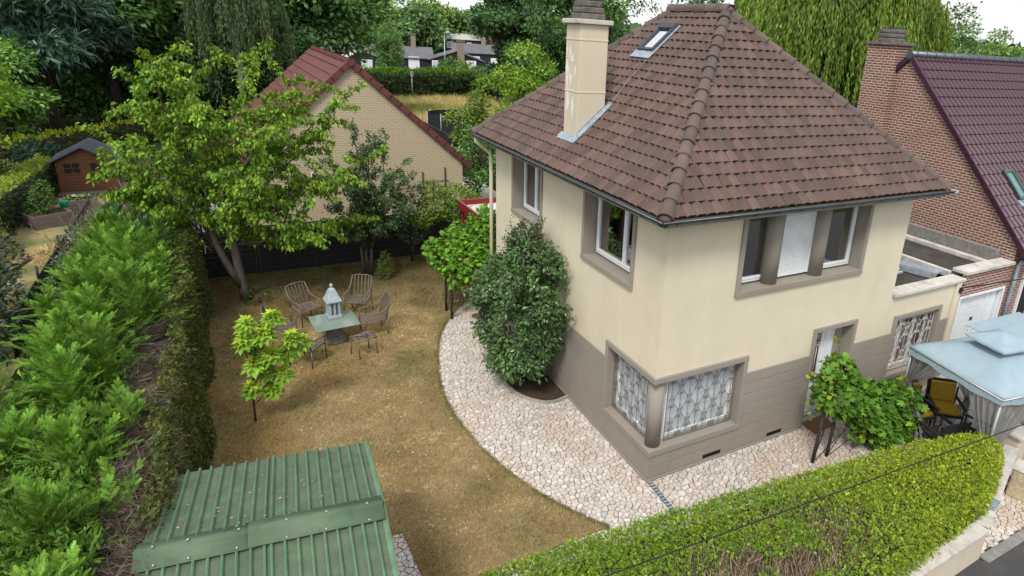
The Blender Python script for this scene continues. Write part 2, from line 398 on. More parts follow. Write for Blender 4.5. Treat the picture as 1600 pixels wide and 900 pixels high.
def tilemat(name, stuff, base, side=False):
    m, t, b, N, L = new_mat(name)
    if stuff:
        a = N.new('ShaderNodeAttribute'); a.attribute_name = 'tint'; rnd = a.outputs['Fac']
    else:
        a = N.new('ShaderNodeObjectInfo'); rnd = a.outputs['Random']
    c = mixc(t, ramp(t, rnd, 0, 1), tuple(x*.70 for x in base), tuple(x*1.28 for x in base))
    c = mixc(t, ramp(t, noise(t, 1.7, 5, .6), .52, .70, 0, .3), c, (.145, .09, .07))
    c = mixc(t, ramp(t, rnd, .95, .98, 0, .4), c, (.15, .082, .062))
    c = mixc(t, ramp(t, noise(t, .8, 7, .7), .38, .66, 0, .35 if side else .7), c, (.070, .062, .058))
    if not side:
        c = mixc(t, ramp(t, noise(t, 17, 6, .7), .60, .70, 0, .42), c, (.30, .25, .23))
        c = mixc(t, ramp(t, noise(t, 7, 3, .6), .70, .76, 0, .35), c, (.34, .31, .28))
        c = mixc(t, ramp(t, noise(t, 3.1, 3, .6), .72, .78, 0, .28), c, (.26, .15, .05))
    L.new(c, b.inputs['Base Color']); b.inputs['Roughness'].default_value = .82; b.inputs['Specular IOR Level'].default_value = .3
    bump(t, b, noise(t, 55, 5, .7), .45, .008); return m
TB = (.100, .077, .069); TS = (.18, .092, .069)
M['tile'] = tilemat('clay_tile', False, TB); M['tile_s'] = tilemat('clay_tile_field', True, TB)
M['tile_side'] = tilemat('clay_tile_edge', False, TS, True); M['tile_side_s'] = tilemat('clay_tile_field_edge', True, TS, True)
M['ridge'] = tilemat('ridge_tile_clay', False, (.118, .084, .074))

# ================================================================== the setting: ground
def groundmat():
    m, t, b, N, L = new_mat('rough_grass_ground')
    c = mixc(t, ramp(t, noise(t, .25, 6, .65), .35, .7), (.022, .036, .013), (.045, .05, .02))
    c = mixc(t, ramp(t, noise(t, 3, 5, .7), .4, .75, 0, .6), c, (.05, .04, .024))
    L.new(c, b.inputs['Base Color']); b.inputs['Roughness'].default_value = 1; b.inputs['Specular IOR Level'].default_value = .02; bump(t, b, noise(t, 12, 5, .7), .6, .05); return m
mb = MB(); mb.poly([(-900,-900,-.04),(900,-900,-.04),(900,900,-.04),(-900,900,-.04)])
tag(mb.build('ground', groundmat()), kind='structure')

PATH_OUT = smooth_curve([(-1.31,-.75),(-1.75,.0),(-2.09,.77),(-2.47,2.15),(-2.63,3.75),(-2.52,5.21),(-2.0,7.17),(-1.29,8.64),(.2,10.4),(1.6,12.2),(3.2,14.45)], 7)
LAWN = [(-7.6,14.45),(-7.6,.85),(-4.85,.85),(-4.82,.76),(-4.46,.72),(-4.40,-.82),(-3.2,-.80),(-2.16,-.74)]+PATH_OUT
BED = smooth_curve([(.0,8.6),(-.15,8.3),(-.55,7.3),(-.85,6.5),(-1.08,5.5),(-1.14,4.5),(-1.02,3.85),(-.72,3.42),(-.4,3.28),(-.02,3.36)], 5)

def lawnmat():
    m, t, b, N, L = new_mat('dry_lawn')
    c = mixc(t, ramp(t, noise(t, .9, 6, .7), .35, .68), (.31, .22, .10), (.40, .31, .16))
    c = mixc(t, ramp(t, noise(t, .55, 5, .6), .52, .72, 0, .7), c, (.135, .115, .040))
    c = mixc(t, ramp(t, noise(t, 2.7, 5, .7), .55, .72, 0, .5), c, (.38, .28, .14))
    c = mixc(t, ramp(t, noise(t, 38, 4, .75), .42, .66, 0, .75), c, (.13, .085, .035))
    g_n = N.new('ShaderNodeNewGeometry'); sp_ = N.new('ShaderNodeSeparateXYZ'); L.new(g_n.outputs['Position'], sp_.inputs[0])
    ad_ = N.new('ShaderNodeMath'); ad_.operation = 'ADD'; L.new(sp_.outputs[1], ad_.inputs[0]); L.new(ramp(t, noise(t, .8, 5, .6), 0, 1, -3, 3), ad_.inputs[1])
    c = mixc(t, ramp(t, ad_.outputs[0], 9.5, 13, 0, .8), c, (.062, .058, .020))     # mossy, greener turf towards the trees, with their shade painted in
    L.new(c, b.inputs['Base Color']); b.inputs['Roughness'].default_value = .95; b.inputs['Specular IOR Level'].default_value = .1
    bump(t, b, noise(t, 45, 5, .8), 1., .03); return m
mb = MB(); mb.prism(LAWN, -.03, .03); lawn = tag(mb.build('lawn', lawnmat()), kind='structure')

# dry grass standing on the lawn
n = 85000
gx = RNG.uniform(-7.4, 3, n*2); gy = RNG.uniform(-.85, 14.4, n*2)
ok = in_poly(gx, gy, LAWN) & ~((gx > 0) & (gy < 8.2)); gx, gy = gx[ok][:n], gy[ok][:n]; n = len(gx)
P = np.stack([gx, gy, np.full(n, .028)], 1)
green = np.clip((vnoise(gx, gy, 1.3, 1)*.6+vnoise(gx, gy, .5, 2)*.4-.46)*4.2+np.where(gx > -4, .5, .1)*(vnoise(gx, gy, .9, 9)), 0, 1)*.85
green = np.maximum(green, np.clip((gy-9.0)/3.5, 0, 1)*(.62+.45*vnoise(gx, gy, .7, 4)))
straw = vnoise(gx, gy, .35, 3); moss_shade = np.clip((gy-7.5)/3, 0, 1)
orange = np.clip((vnoise(gx, gy, 1.6, 6)-.38)*3, 0, 1)*np.clip((-3.2-gx)/2, 0, 1)
c = np.array((.29, .215, .10))*(1-straw[:, None])+np.array((.56, .45, .255))*straw[:, None]
c = c*(1-orange[:, None]*.85)+np.array((.33, .205, .05))*orange[:, None]*.85
c = c*(1-green[:, None])+(np.array((.12, .15, .040))*(1-moss_shade[:, None])+np.array((.062, .060, .020))*moss_shade[:, None])*green[:, None]  # rear grass: mossy green, darkened to paint in the tree shade
c *= np.exp(RNG.normal(0, .36, (n, 1)))*1.15
D = np.stack([RNG.normal(0, .55, n), RNG.normal(0, .55, n), np.ones(n)], 1); U = rdir(n)
ei = RNG.integers(0, len(PATH_OUT)-1, 5200); et = RNG.random(5200)[:, None]; pa = np.array(PATH_OUT); E_ = pa[ei]+(pa[ei+1]-pa[ei])*et+RNG.normal(0, .028, (5200, 2)); ek = E_[:, 1] < 11; E_ = E_[ek]; m2 = len(E_)
P = np.concatenate([P, np.concatenate([E_, np.full((m2, 1), .012)], 1)]); ge = vnoise(E_[:, 0], E_[:, 1], .4, 5)[:, None]
c = np.concatenate([c, (np.array((.13,.17,.045))*ge+np.array((.30,.23,.10))*(1-ge))*np.exp(RNG.normal(0,.3,(m2,1)))]); D = np.concatenate([D, rdir(m2)*.6+np.array((0,0,1.))]); n += m2; U = rdir(n)
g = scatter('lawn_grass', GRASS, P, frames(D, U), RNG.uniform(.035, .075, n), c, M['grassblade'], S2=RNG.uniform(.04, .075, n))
k_ = 170; lx = RNG.uniform(-7.2,-1.5,k_*2); ly = RNG.uniform(0,14,k_*2); kk = in_poly(lx, ly, LAWN); lx, ly = lx[kk], ly[kk]; k_ = len(lx)
tag(scatter('fallen_leaves', LEAF, np.stack([lx,ly,np.full(k_,.055)],1), frames(rdir(k_)*np.array((1,1,.15)), rdir(k_)*.3+np.array((0,0,1.))), RNG.uniform(.03,.06,k_), vcol((.42,.33,.17), k_, .35, .15), M['grassblade']), 'scattered pale fallen leaves on the lawn', 'leaves', kind='stuff')
tag(g, 'parched brown grass covering the lawn', 'grass', kind='stuff')

def rnd_up0(n): u = rdir(n)*.6; u[:, 2] += 1; return u
# ---------------------------------------------------- crazy paving
PAVE_FRONT = [(-4.9,-2.6),(5.2,-2.9),(6.6,-3.7),(12.5,-3.9),(12.5,.3),(-4.9,.3)]
mb = MB(); mb.prism([(-5.0,-3.0),(4.3,-4.2),(11.2,-4.3),(11.2,.2),(3.5,.2),(3.5,14.4),(-5.0,14.4)], -.035, .0)
path = tag(mb.build('paved_path', M['mortar']), kind='structure')
def voronoi(pts_grid, nx, ny):
    cells = {}
    for (i, j), p in pts_grid.items():
        poly = [(p[0]-.4, p[1]-.4), (p[0]+.4, p[1]-.4), (p[0]+.4, p[1]+.4), (p[0]-.4, p[1]+.4)]
        for di in (-2, -1, 0, 1, 2):
            for dj in (-2, -1, 0, 1, 2):
                q = pts_grid.get((i+di, j+dj))
                if q is None or (di == 0 and dj == 0): continue
                mx_, my_ = (p[0]+q[0])/2, (p[1]+q[1])/2; nx_, ny_ = q[0]-p[0], q[1]-p[1]
                out = []; k = len(poly)
                for a in range(k):
                    A = poly[a]; B = poly[(a+1) % k]
                    da = (A[0]-mx_)*nx_+(A[1]-my_)*ny_; db = (B[0]-mx_)*nx_+(B[1]-my_)*ny_
                    if da <= 0: out.append(A)
                    if (da < 0 < db) or (db < 0 < da):
                        tt = da/(da-db); out.append((A[0]+(B[0]-A[0])*tt, A[1]+(B[1]-A[1])*tt))
                poly = out
                if len(poly) < 3: break
            if len(poly) < 3: break
        if len(poly) >= 3: cells[(i, j)] = poly
    return cells
S = .096; grid = {}; skip = set()
for i in range(int((12+5)/S)):
    for j in range(int((11.5+4.6)/S)):
        x = -5+(i+.5)*S+random.uniform(-.5, .5)*S; y = -4.6+(j+.5)*S+random.uniform(-.5, .5)*S
        if random.random() < .13: continue
        ins = (x < .12 and y > -.9 and y < 11) or (-2.9 < y < .12 and x < 5.6) or (x >= 4.2 and -4.22 < y < .12)
        if (x < .3 and -1.2 < y < 11.2) or (-3.2 < y < .3 and x < 5.9) or (x >= 3.9 and -4.5 < y < .3): grid[(i, j)] = (x, y)
        if not ins: skip.add((i, j))
lawn_in = [(x+.0, y) for x, y in LAWN]
keys = list(grid.keys()); gx = np.array([grid[k][0] for k in keys]); gy = np.array([grid[k][1] for k in keys])
inl = in_poly(gx, gy, LAWN); vis = {}
for k, a, x, y in zip(keys, inl, gx, gy):
    deep = a and not any((x-px)**2+(y-py)**2 < .05 for px, py in LAWN)
    if deep and not (x < -4.3 and y < .9):
        near = min((x-px)**2+(y-py)**2 for px, py in LAWN)
        if near > .12: grid.pop(k)
cells = voronoi(grid, 0, 0)
stones = []
for k, poly in cells.items():
    if k in skip: continue
    cx_ = sum(p[0] for p in poly)/len(poly); cy_ = sum(p[1] for p in poly)/len(poly)
    if max(abs(p[0]-cx_)+abs(p[1]-cy_) for p in poly) > .24: continue
    if cx_ > .05 and cy_ > .05: continue
    # corner-cut, slightly irregular outline inset from the joint
    sh = random.uniform(.83, .91); q = []
    for a in range(len(poly)):
        A = poly[a]; B = poly[(a+1) % len(poly)]
        if math.hypot(A[0]-B[0], A[1]-B[1]) < .018: continue
        q.append(((A[0]-cx_)*sh+random.uniform(-.005, .005), (A[1]-cy_)*sh+random.uniform(-.005, .005)))
    if len(q) < 3: continue
    pink = vnoise(cx_, cy_, .8, 11)*.55+random.random()*.45; r = random.random()
    mi = 1 if pink > .64 else (2 if r < .10 else (3 if r < .30 else 0))
    stones.append((cx_, cy_, q, mi, random.uniform(.010, .017)))
PV = [plain('white_marble', (.55, .495, .445), .6, .16, 9, dirt=(.40, .36, .32), dirt_amt=.6, dirt_scale=2.2, bmp=.12),
      plain('pink_marble', (.52, .43, .365), .6, .16, 9, dirt=(.38, .30, .26), dirt_amt=.6, dirt_scale=2.2, bmp=.12),
      plain('grey_marble', (.44, .42, .40), .6, .18, 9, dirt=(.30, .28, .26), dirt_amt=.6, dirt_scale=2.2, bmp=.12),
      plain('bright_marble', (.64, .60, .555), .55, .12, 9, dirt=(.5, .46, .42), dirt_amt=.5, dirt_scale=2.2, bmp=.12)]
def stone_geo(q, h, z0=.0, ox=0, oy=0):
    n = len(q); vs = [(x+ox, y+oy, z0-.004) for x, y in q]+[(x*.965+ox, y*.965+oy, z0+h) for x, y in q]
    fs = [tuple(range(n, 2*n))]+[(i, (i+1) % n, (i+1) % n+n, i+n) for i in range(n)]
    return vs, fs
def vis_rank(s):
    x, y = s[0], s[1]
    if y < -1.15 and x < 5.2 or x < -4 or (x > 4.2): return 99
    if in_poly(np.array([x]), np.array([y]), LAWN)[0]: return 98
    if x > -1.1 and 3.3 < y: return 50+y
    return math.dist((x, y, 0), CAMP)
stones.sort(key=vis_rank)
for cx_, cy_, q, mi, h in stones[:300]:
    mb = MB(); vs, fs = stone_geo(q, h); mb.add(vs, fs); o = mb.build('paving_stone', PV[mi], path); o.location = (cx_, cy_, 0)
mb = MB()
for cx_, cy_, q, mi, h in stones[300:]:
    vs, fs = stone_geo(q, h, 0, cx_, cy_); mb.add(vs, fs, mi)
tag(mb.build('paving_stones', PV, path), kind='stuff')
k_ = 900; wx = RNG.uniform(-2.7, 4, k_); wy = RNG.uniform(-1.1, 9, k_); kk = ~in_poly(wx, wy, LAWN) & ((wx < -.05) | (wy < -.05)) & (vnoise(wx, wy, .6, 17) > .62); wx, wy = wx[kk], wy[kk]; k_ = len(wx)
tag(scatter('path_weeds', GRASS, np.stack([wx,wy,np.full(k_,.003)],1), frames(rnd_up0(k_), rdir(k_)), RNG.uniform(.02,.045,k_), vcol((.10,.14,.04), k_, .3, .15), M['grassblade'], S2=RNG.uniform(.03,.05,k_)), 'tiny weeds growing in the joints of the paving', 'weeds', kind='stuff')
# planting bed by the house
mb = MB(); mb.prism(BED+[(.0, 3.4), (.0, 8.6)], .0, .055); tag(mb.build('planting_bed', M['soil']), kind='structure')
mb = MB()
for i in range(len(BED)-1):
    a, b = np.array(BED[i]), np.array(BED[i+1]); d = b-a; nn = np.array((-d[1], d[0])); nn = nn/np.linalg.norm(nn)*.03
    mb.prism([tuple(a-nn), tuple(b-nn), tuple(b+nn), tuple(a+nn)], .0, .075)
tag(mb.build('bed_edging', M['concrete']), kind='structure')
# drain channel from the house corner
mb = MB(); dv = Vector((-.12, -1.9, 0)); nv = Vector((.05, 0, 0)); p0 = Vector((.03, -.02, 0))
mb.extr([p0-nv+Vector((0,0,.019)), p0+nv+Vector((0,0,.019)), p0+nv+dv+Vector((0,0,.019)), p0-nv+dv+Vector((0,0,.019))], (0, 0, -.03))
dr = mb.build('drain_channel', M['zinc']); tag(dr, 'narrow grey drain channel running from the house corner', 'drain')
for i in range(22):
    mb = MB(); y = -.06-i*.085; x = .03+y*.063; mb.box(x-.042, y-.028, .019, x+.042, y+.028, .023); mb.build('drain_slat', M['lead'], dr)

# street side: pavement, kerb, road
mb = MB(); mb.prism([(-12,-7.2),(30,-6.2),(30,-4.4),(4.1,-4.4),(4.0,-4.2),(-12,-4.65)], -.035, .004)
tag(mb.build('pavement', M['asphalt']), kind='structure')
mb = MB(); mb.prism([(4.12,-4.42),(14,-4.42),(14,-4.24),(4.12,-4.24)], -.03, .022); tag(mb.build('kerb', M['kerb'], None, .01), kind='structure')
mb = MB(); mb.prism([(-12,-14),(30,-13),(30,-6.25),(-12,-7.25)], -.038, -.012); tag(mb.build('road', M['asphalt']), kind='structure')

# ================================================================== the house
WX, WY, ZT = 6.53, 8.11, 5.28
house = empty('house', (WX/2, WY/2, 0), 0, 'cream two-storey villa with brown hipped tile roof and taupe base', 'house')
HM = Matrix.Translation((-WX/2, -WY/2, 0))
def hp(o): o.parent = house; o.matrix_parent_inverse = HM; return o   # part of the house, given in world coordinates

def panel(axis, u0, u1, z0, z1, holes, depth, mats, name, base=0., mi=0, reveal_mi=1):
    "wall sheet with reveals; axis 'x': lies in plane y=base facing -y, 'y': lies in plane x=base facing -x"
    us = sorted({u0, u1}|{max(u0, min(u1, h[0])) for h in holes}|{max(u0, min(u1, h[1])) for h in holes})
    zs = sorted({z0, z1}|{max(z0, min(z1, h[2])) for h in holes}|{max(z0, min(z1, h[3])) for h in holes})
    mb = MB(); P = (lambda u, d, z: (u, base+d, z)) if axis == 'x' else (lambda u, d, z: (base+d, u, z))
    def quad(a, b, c, d, m):
        mb.poly([a, b, c, d], m)
    for i in range(len(us)-1):
        for j in range(len(zs)-1):
            um, zm = (us[i]+us[i+1])/2, (zs[j]+zs[j+1])/2
            if any(h[0] < um < h[1] and h[2] < zm < h[3] for h in holes): continue
            q = [P(us[i],0,zs[j]), P(us[i+1],0,zs[j]), P(us[i+1],0,zs[j+1]), P(us[i],0,zs[j+1])]
            mb.poly(q if axis == 'x' else q[::-1], mi)
    for h in holes:
        a, b, c, d = h[:4]
        if a > u0: mb.poly([P(a,0,c), P(a,depth,c), P(a,depth,d), P(a,0,d)], reveal_mi)
        if b < u1: mb.poly([P(b,0,c), P(b,0,d), P(b,depth,d), P(b,depth,c)], reveal_mi)
        if c > z0: mb.poly([P(a,0,c), P(b,0,c), P(b,depth,c), P(a,depth,c)], reveal_mi)
        if d < z1: mb.poly([P(a,0,d), P(a,depth,d), P(b,depth,d), P(b,0,d)], reveal_mi)
    return mb.build(name, mats, None)

# openings (u0,u1,z0,z1) in the two visible faces
F_UP = (1.74, 5.09, 3.71, 5.17); F_CW = (0, 2.12, .70, 2.17); F_DOOR = (4.15, 5.32, 0, 2.39)
L_UP1 = (5.15, 6.81, 3.73, 5.13); L_UP2 = (1.07, 2.92, 3.73, 5.13); L_CW = (0, 1.66, .70, 2.17)
hp(panel('x', 0, WX, 0, ZT, [F_UP, F_CW, F_DOOR], .36, [M['cream'], M['taupe']], 'wall'))
hp(panel('y', 0, WY, 0, ZT, [L_UP1, L_UP2, L_CW], .36, [M['cream'], M['taupe']], 'wall'))
mb = MB(); mb.poly([(WX,0,0),(WX,WY,0),(WX,WY,ZT),(WX,0,ZT)]); mb.poly([(0,WY,0),(0,WY,ZT),(WX,WY,ZT),(WX,WY,0)]); hp(mb.build('wall', M['cream']))
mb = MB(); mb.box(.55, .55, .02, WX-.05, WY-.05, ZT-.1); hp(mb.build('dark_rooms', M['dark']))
# plinth of broad grooved bands
ZB = [.0, .07, .325, .58, .84, 1.10, 1.36, 1.62, 1.87]
def subtract(a, b, cuts):
    segs = [(a, b)]
    for c0, c1 in cuts:
        out = []
        for s0, s1 in segs:
            if c1 <= s0 or c0 >= s1: out.append((s0, s1)); continue
            if c0 > s0: out.append((s0, c0))
            if c1 < s1: out.append((c1, s1))
        segs = out
    return [s for s in segs if s[1]-s[0] > .02]
VENTS = [(1.33, 1.81), (3.09, 3.54)]
for j in range(len(ZB)-1):
    z0, z1 = ZB[j]+(.006 if j else 0), ZB[j+1]-.006; pr = .05 if j == 0 else .03
    cuts = [(4.05, 5.42)]+([(-.5, 2.22)] if z0 > .55 else [])
    if j == 1: cuts += VENTS
    for a, b in subtract(-pr, WX, cuts):
        mb = MB(); mb.box(a, -pr, z0, b, .001, z1); hp(mb.build('plinth_band', M['taupe'], None, .006))
    if j == 1:
        for a, b in VENTS:
            mb = MB(); mb.box(a, -pr, .19, b, .001, z1); mb.box(a, -pr, z0, b, .001, .084); hp(mb.build('plinth_band', M['taupe'], None, .004))
            mb = MB(); mb.box(a+.005, -.008, .086, b-.005, -.003, .188)
            for k in range(4): mb.box(a+.01, -.02, .095+k*.024, b-.01, -.009, .104+k*.024)
            hp(mb.build('vent_grille', M['black']))
    cuts = [(-.5, 1.76)] if z0 > .55 else []
    for a, b in subtract(.002, WY, cuts):
        mb = MB(); mb.box(-pr, a, z0, .001, b, z1); hp(mb.build('plinth_band', M['taupe'], None, .006))

# surrounds: flat taupe borders, slightly proud
def surround(axis, h, w, pr, sides, name='window_surround'):
    a, b, c, d = h; mb = MB()
    def bx(u0, u1, z0, z1, p=pr):
        if axis == 'x': mb.box(u0, -p, z0, u1, .002, z1)
        else: mb.box(-p, u0, z0, .002, u1, z1)
    if 'l' in sides: bx(a-w, a, c, d)
    if 'r' in sides: bx(b, b+w, c, d)
    if 'b' in sides: bx(a-(w if 'l' in sides else 0), b+(w if 'r' in sides else 0), c-w, c, pr+.012)
    if 't' in sides: bx(a-(w if 'l' in sides else 0), b+(w if 'r' in sides else 0), d, d+w)
    return hp(mb.build(name, M['taupe'], None, .006))
surround('x', F_UP, .10, .045, 'lrb'); surround('y', L_UP1, .09, .045, 'lrb'); surround('y', L_UP2, .09, .045, 'lrb')
surround('x', F_DOOR, .10, .045, 'lrt', 'door_surround')

# white windows -----------------------------------------------------------
def win(axis, u0, u1, z0, z1, d, leaves, parent=None, curtain='curtain_dim', name='window', pane='glass'):
    "frame set back d behind the wall face; leaves: list of fractions where sashes meet"
    P = (lambda u, dd, z: (u, dd, z)) if axis == 'x' else (lambda u, dd, z: (dd, u, z))
    def bx(mb, a, b, c, e, d0, d1):
        p, q = P(a, d0, c), P(b, d1, e); mb.box(*p, *q)
    mb = MB(); f = .055
    bx(mb, u0, u1, z0, z0+f, d, d+.08); bx(mb, u0, u1, z1-f, z1, d, d+.08); bx(mb, u0, u0+f, z0+f, z1-f, d, d+.08); bx(mb, u1-f, u1, z0+f, z1-f, d, d+.08)
    w = hp(mb.build(name, M['white_pvc'], None, .006))
    cuts = [u0+f]+[u0+(u1-u0)*k for k in leaves]+[u1-f]
    def sub(mb, nm, mat, bev=0):
        o = mb.build(nm, mat, None, bev); o.parent = w; o.matrix_parent_inverse = HM.inverted()@HM; return o
    for a, b in zip(cuts[:-1], cuts[1:]):
        mb = MB(); s = .05; a += .004; b -= .004; z2, z3 = z0+f+.004, z1-f-.004
        bx(mb, a, b, z2, z2+s, d-.018, d+.05); bx(mb, a, b, z3-s, z3, d-.018, d+.05); bx(mb, a, a+s, z2+s, z3-s, d-.018, d+.05); bx(mb, b-s, b, z2+s, z3-s, d-.018, d+.05)
        sub(mb, 'sash', M['white_pvc'], .006)
        mb = MB(); bx(mb, a+s, b-s, z2+s, z3-s, d+.015, d+.025); sub(mb, 'pane', M[pane])
    if curtain:
        mb = MB(); nn = 40; pts = []
        for i in range(nn+1):
            u = u0+.06+(u1-u0-.12)*i/nn; pts.append((u, d+.075+.014*math.sin(i*1.7)+.008*math.sin(i*.9)))
        for i in range(nn):
            (a, da), (b, db) = pts[i], pts[i+1]
            if curtain == 'curtain_dim' and (i*7) % nn in range(12, 19): continue
            mb.poly([P(a, da, z0+.08), P(b, db, z0+.08), P(b, db, z1-.05), P(a, da, z1-.05)], 0, True)
        sub(mb, 'curtain', M[curtain])
    return w, sub, bx
w, sub, bx = win('x', 1.76, 2.62, 3.75, 5.22, .25, [])
w, sub, bx = win('x', 4.12, 5.07, 3.75, 5.22, .25, [])
w, sub, bx = win('x', 2.78, 3.78, 3.75, 5.22, .25, [], curtain=None)
for k in range(30):                                             # closed white roller shutter
    mb = MB(); z = 3.80+k*.047; bx(mb, 2.81, 3.75, z, z+.043, .215, .232); sub(mb, 'shutter_slat', M['white_paint'], .006)
mb = MB(); bx(mb, 3.75, 3.79, 3.76, 5.2, .19, .245); bx(mb, 2.77, 2.81, 3.76, 5.2, .19, .245); bx(mb, 2.81, 3.75, 3.765, 3.797, .205, .24); sub(mb, 'shutter_rail', M['white_pvc'])
win('y', 5.20, 6.78, 3.77, 5.2, .25, [.5]); win('y', 1.10, 2.88, 3.77, 5.2, .25, [.36])
# back of the deep recesses: the solid between the windows
mb = MB()
mb.box(2.62, .26, 3.70, 2.78, .4, 5.2); mb.box(3.78, .26, 3.70, 4.12, .4, 5.2)
hp(mb.build('recess_back', M['taupe']))
for cx_ in (2.64, 3.92):
    mb = MB(); mb.lathe(cx_, .175, [(.17, 3.711), (.17, 5.2)], 28); hp(mb.build('round_pilaster', M['taupe']))
# corner window with round column ------------------------------------------
mb = MB()
mb.prism([(-.055,-.055),(2.22,-.055),(2.22,.30),(.30,.30),(.30,1.76),(-.055,1.76)], .585, .704); hp(mb.build('corner_sill', M['taupe'], None, .008))
mb = MB(); mb.prism([(-.055,-.055),(2.22,-.055),(2.22,.30),(.30,.30),(.30,1.76),(-.055,1.76)], 2.166, 2.27); hp(mb.build('corner_lintel', M['taupe'], None, .006))
for a in ((2.12,-.05,.70,2.22,.002,2.17), (-.05,1.66,.70,.002,1.76,2.17)):
    mb = MB(); mb.box(*a); hp(mb.build('window_surround', M['taupe'], None, .006))
mb = MB(); mb.lathe(.17, .17, [(.15,.70),(.15,2.17)], 28); hp(mb.build('corner_column', M['taupe']))
mb = MB(); mb.box(.30,.30,.6,.46,.46,2.25); hp(mb.build('recess_back', M['taupe']))
win('x', .36, 2.12, .70, 2.17, .22, [], curtain=None, pane='frost'); win('y', .36, 1.66, .70, 2.17, .22, [], curtain=None, pane='frost')

def spiral(c, r, a0, turns, sgn, ax, d, n=12):
    out = []
    for i in range(n+1):
        t = i/n; rr = r*(1-.78*t); a = a0+sgn*turns*2*math.pi*t; out.append(ax(c[0]+rr*math.cos(a), d, c[1]+rr*math.sin(a)))
    return out
def scroll_grille(axis, u0, u1, z0, z1, d, mat, ncol, nrow, name='window_grille', th=.0066):
    ax = (lambda u, dd, z: (u, dd, z)) if axis == 'x' else (lambda u, dd, z: (dd, u, z))
    mb = MB(); r = th
    for a, b in (((u0,z0),(u1,z0)), ((u1,z0),(u1,z1)), ((u1,z1),(u0,z1)), ((u0,z1),(u0,z0)), ((u0,z0+.06),(u1,z0+.06)), ((u0,z1-.03),(u1,z1-.03))):
        mb.tube([ax(a[0], d, a[1]), ax(b[0], d, b[1])], r*1.25, 4, sm=False)
    cw = (u1-u0)/ncol; ch = (z1-z0-.09)/nrow; zz = z0+.06
    for i in range(ncol+1):                        # ogee bars
        u = u0+i*cw
        if 0 < i < ncol:
            s = 1 if i % 2 else -1; pts = []
            for k in range(nrow*8+1):
                z = zz+k*ch/8; pts.append(ax(u+s*cw*.34*math.cos(math.pi*k/8), d, z))
            mb.tube(pts, r, 4)
    for i in range(ncol):                          # straight bars with leaf tufts
        u = u0+(i+.5)*cw; mb.tube([ax(u, d+.006, z0), ax(u, d+.006, z1)], r*.8, 4, sm=False)
        for j in range(nrow):
            z = zz+(j+.5)*ch
            for sgn in (-1, 1):
                mb.tube([ax(u, d-.004, z-.02), ax(u+sgn*.022, d-.008, z+.02), ax(u+sgn*.012, d-.008, z+.045)], [r*.5, r*.9, r*.3], 4)
                mb.tube(spiral((u+sgn*cw*.21, zz+j*ch+(.04 if (i+j) % 2 else ch*.55)), cw*.21, math.pi/2*(1+sgn), 1.35, -sgn, ax, d-.006), r*.9, 4)
    return hp(mb.build(name, mat))
scroll_grille('x', .40, 2.09, .74, 2.13, .12, M['iron'], 8, 5); scroll_grille('y', .40, 1.63, .74, 2.13, .12, M['iron'], 6, 5)

# front door ---------------------------------------------------------------
mb = MB(); mb.box(4.16,.27,.03,5.10,.33,2.38); door = hp(mb.build('door', M['white_paint'], None, .006))
def dsub(mb, nm, mat, bev=0):
    o = mb.build(nm, mat, None, bev); o.parent = door; return o
mb = MB(); mb.box(5.10,.24,.0,5.32,.34,2.385); dsub(mb, 'door_jamb', M['taupe'], .006)
mb = MB()
for x0, x1, z0, z1 in ((4.66,4.70,.95,2.3),(4.24,4.28,.95,2.3),(4.28,4.66,.95,.99),(4.28,4.66,2.26,2.3),(4.24,4.70,.15,.19),(4.24,4.70,.80,.84),(4.24,4.28,.19,.80),(4.66,4.70,.19,.80),(4.78,5.04,.15,.18),(4.78,5.04,2.26,2.29),(4.78,4.81,.18,2.26),(5.01,5.04,.18,2.26)):
    mb.box(x0, .252, z0, x1, .272, z1)
dsub(mb, 'door_moulding', M['white_paint'], .005)
mb = MB(); mb.box(4.28,.262,.99,4.66,.268,2.26); dsub(mb, 'door_pane', M['dark'])
mb = MB(); ax = lambda u, dd, z: (u, dd, z)
for i in range(5):
    u = 4.31+i*.08; mb.tube([(u,.245,1.0),(u,.245,1.85)], .011, 5)
    mb.tube([(u,.245,1.85),(u+.02,.245,1.92),(u,.245,1.98)], .010, 5)
for u, s in ((4.36,1),(4.58,-1)):
    mb.tube(spiral((u,2.07), .085, 0 if s > 0 else math.pi, 1.4, s, ax, .243), .013, 5); mb.tube(spiral((u,1.93), .07, math.pi, 1.2, -s, ax, .243), .012, 5)
    mb.tube(spiral((u,2.19), .055, math.pi, 1.2, s, ax, .243), .012, 5)
dsub(mb, 'door_grille', M['iron_white'])
mb = MB(); mb.tube([(4.74,.24,1.05),(4.74,.2,1.05),(4.80,.2,1.05)], .011, 6); dsub(mb, 'handle', M['steel'])
mb = MB(); mb.box(4.10,-.04,.0,5.36,.26,.028); hp(mb.build('door_step', M['concrete'], None, .006))

# ------------------------------------------------------------------ roof of the house
EX0, EX1, EY0, EY1, ZE = -.43, 6.97, -.43, 8.54, 5.44
RX, RY0, RY1, ZR = 3.27, 3.08, 5.03, 8.73
A_, B_, C_, D_ = (EX0,EY0,ZE), (EX1,EY0,ZE), (EX1,EY1,ZE), (EX0,EY1,ZE); R0, R1 = (RX,RY0,ZR), (RX,RY1,ZR)
mb = MB(); dz = lambda p: (p[0], p[1], p[2]-.03)
for f in ((A_,B_,R0), (B_,C_,R1,R0), (C_,D_,R1), (D_,A_,R0,R1)): mb.poly([dz(p) for p in f])
mb.poly([(EX0,EY0,ZT),(EX0,EY1,ZT),(EX1,EY1,ZT),(EX1,EY0,ZT)], 1)
for a, b in ((A_,B_),(B_,C_),(C_,D_),(D_,A_)): mb.poly([(a[0],a[1],ZT),(b[0],b[1],ZT),(b[0],b[1],ZE-.03),(a[0],a[1],ZE-.03)], 1)
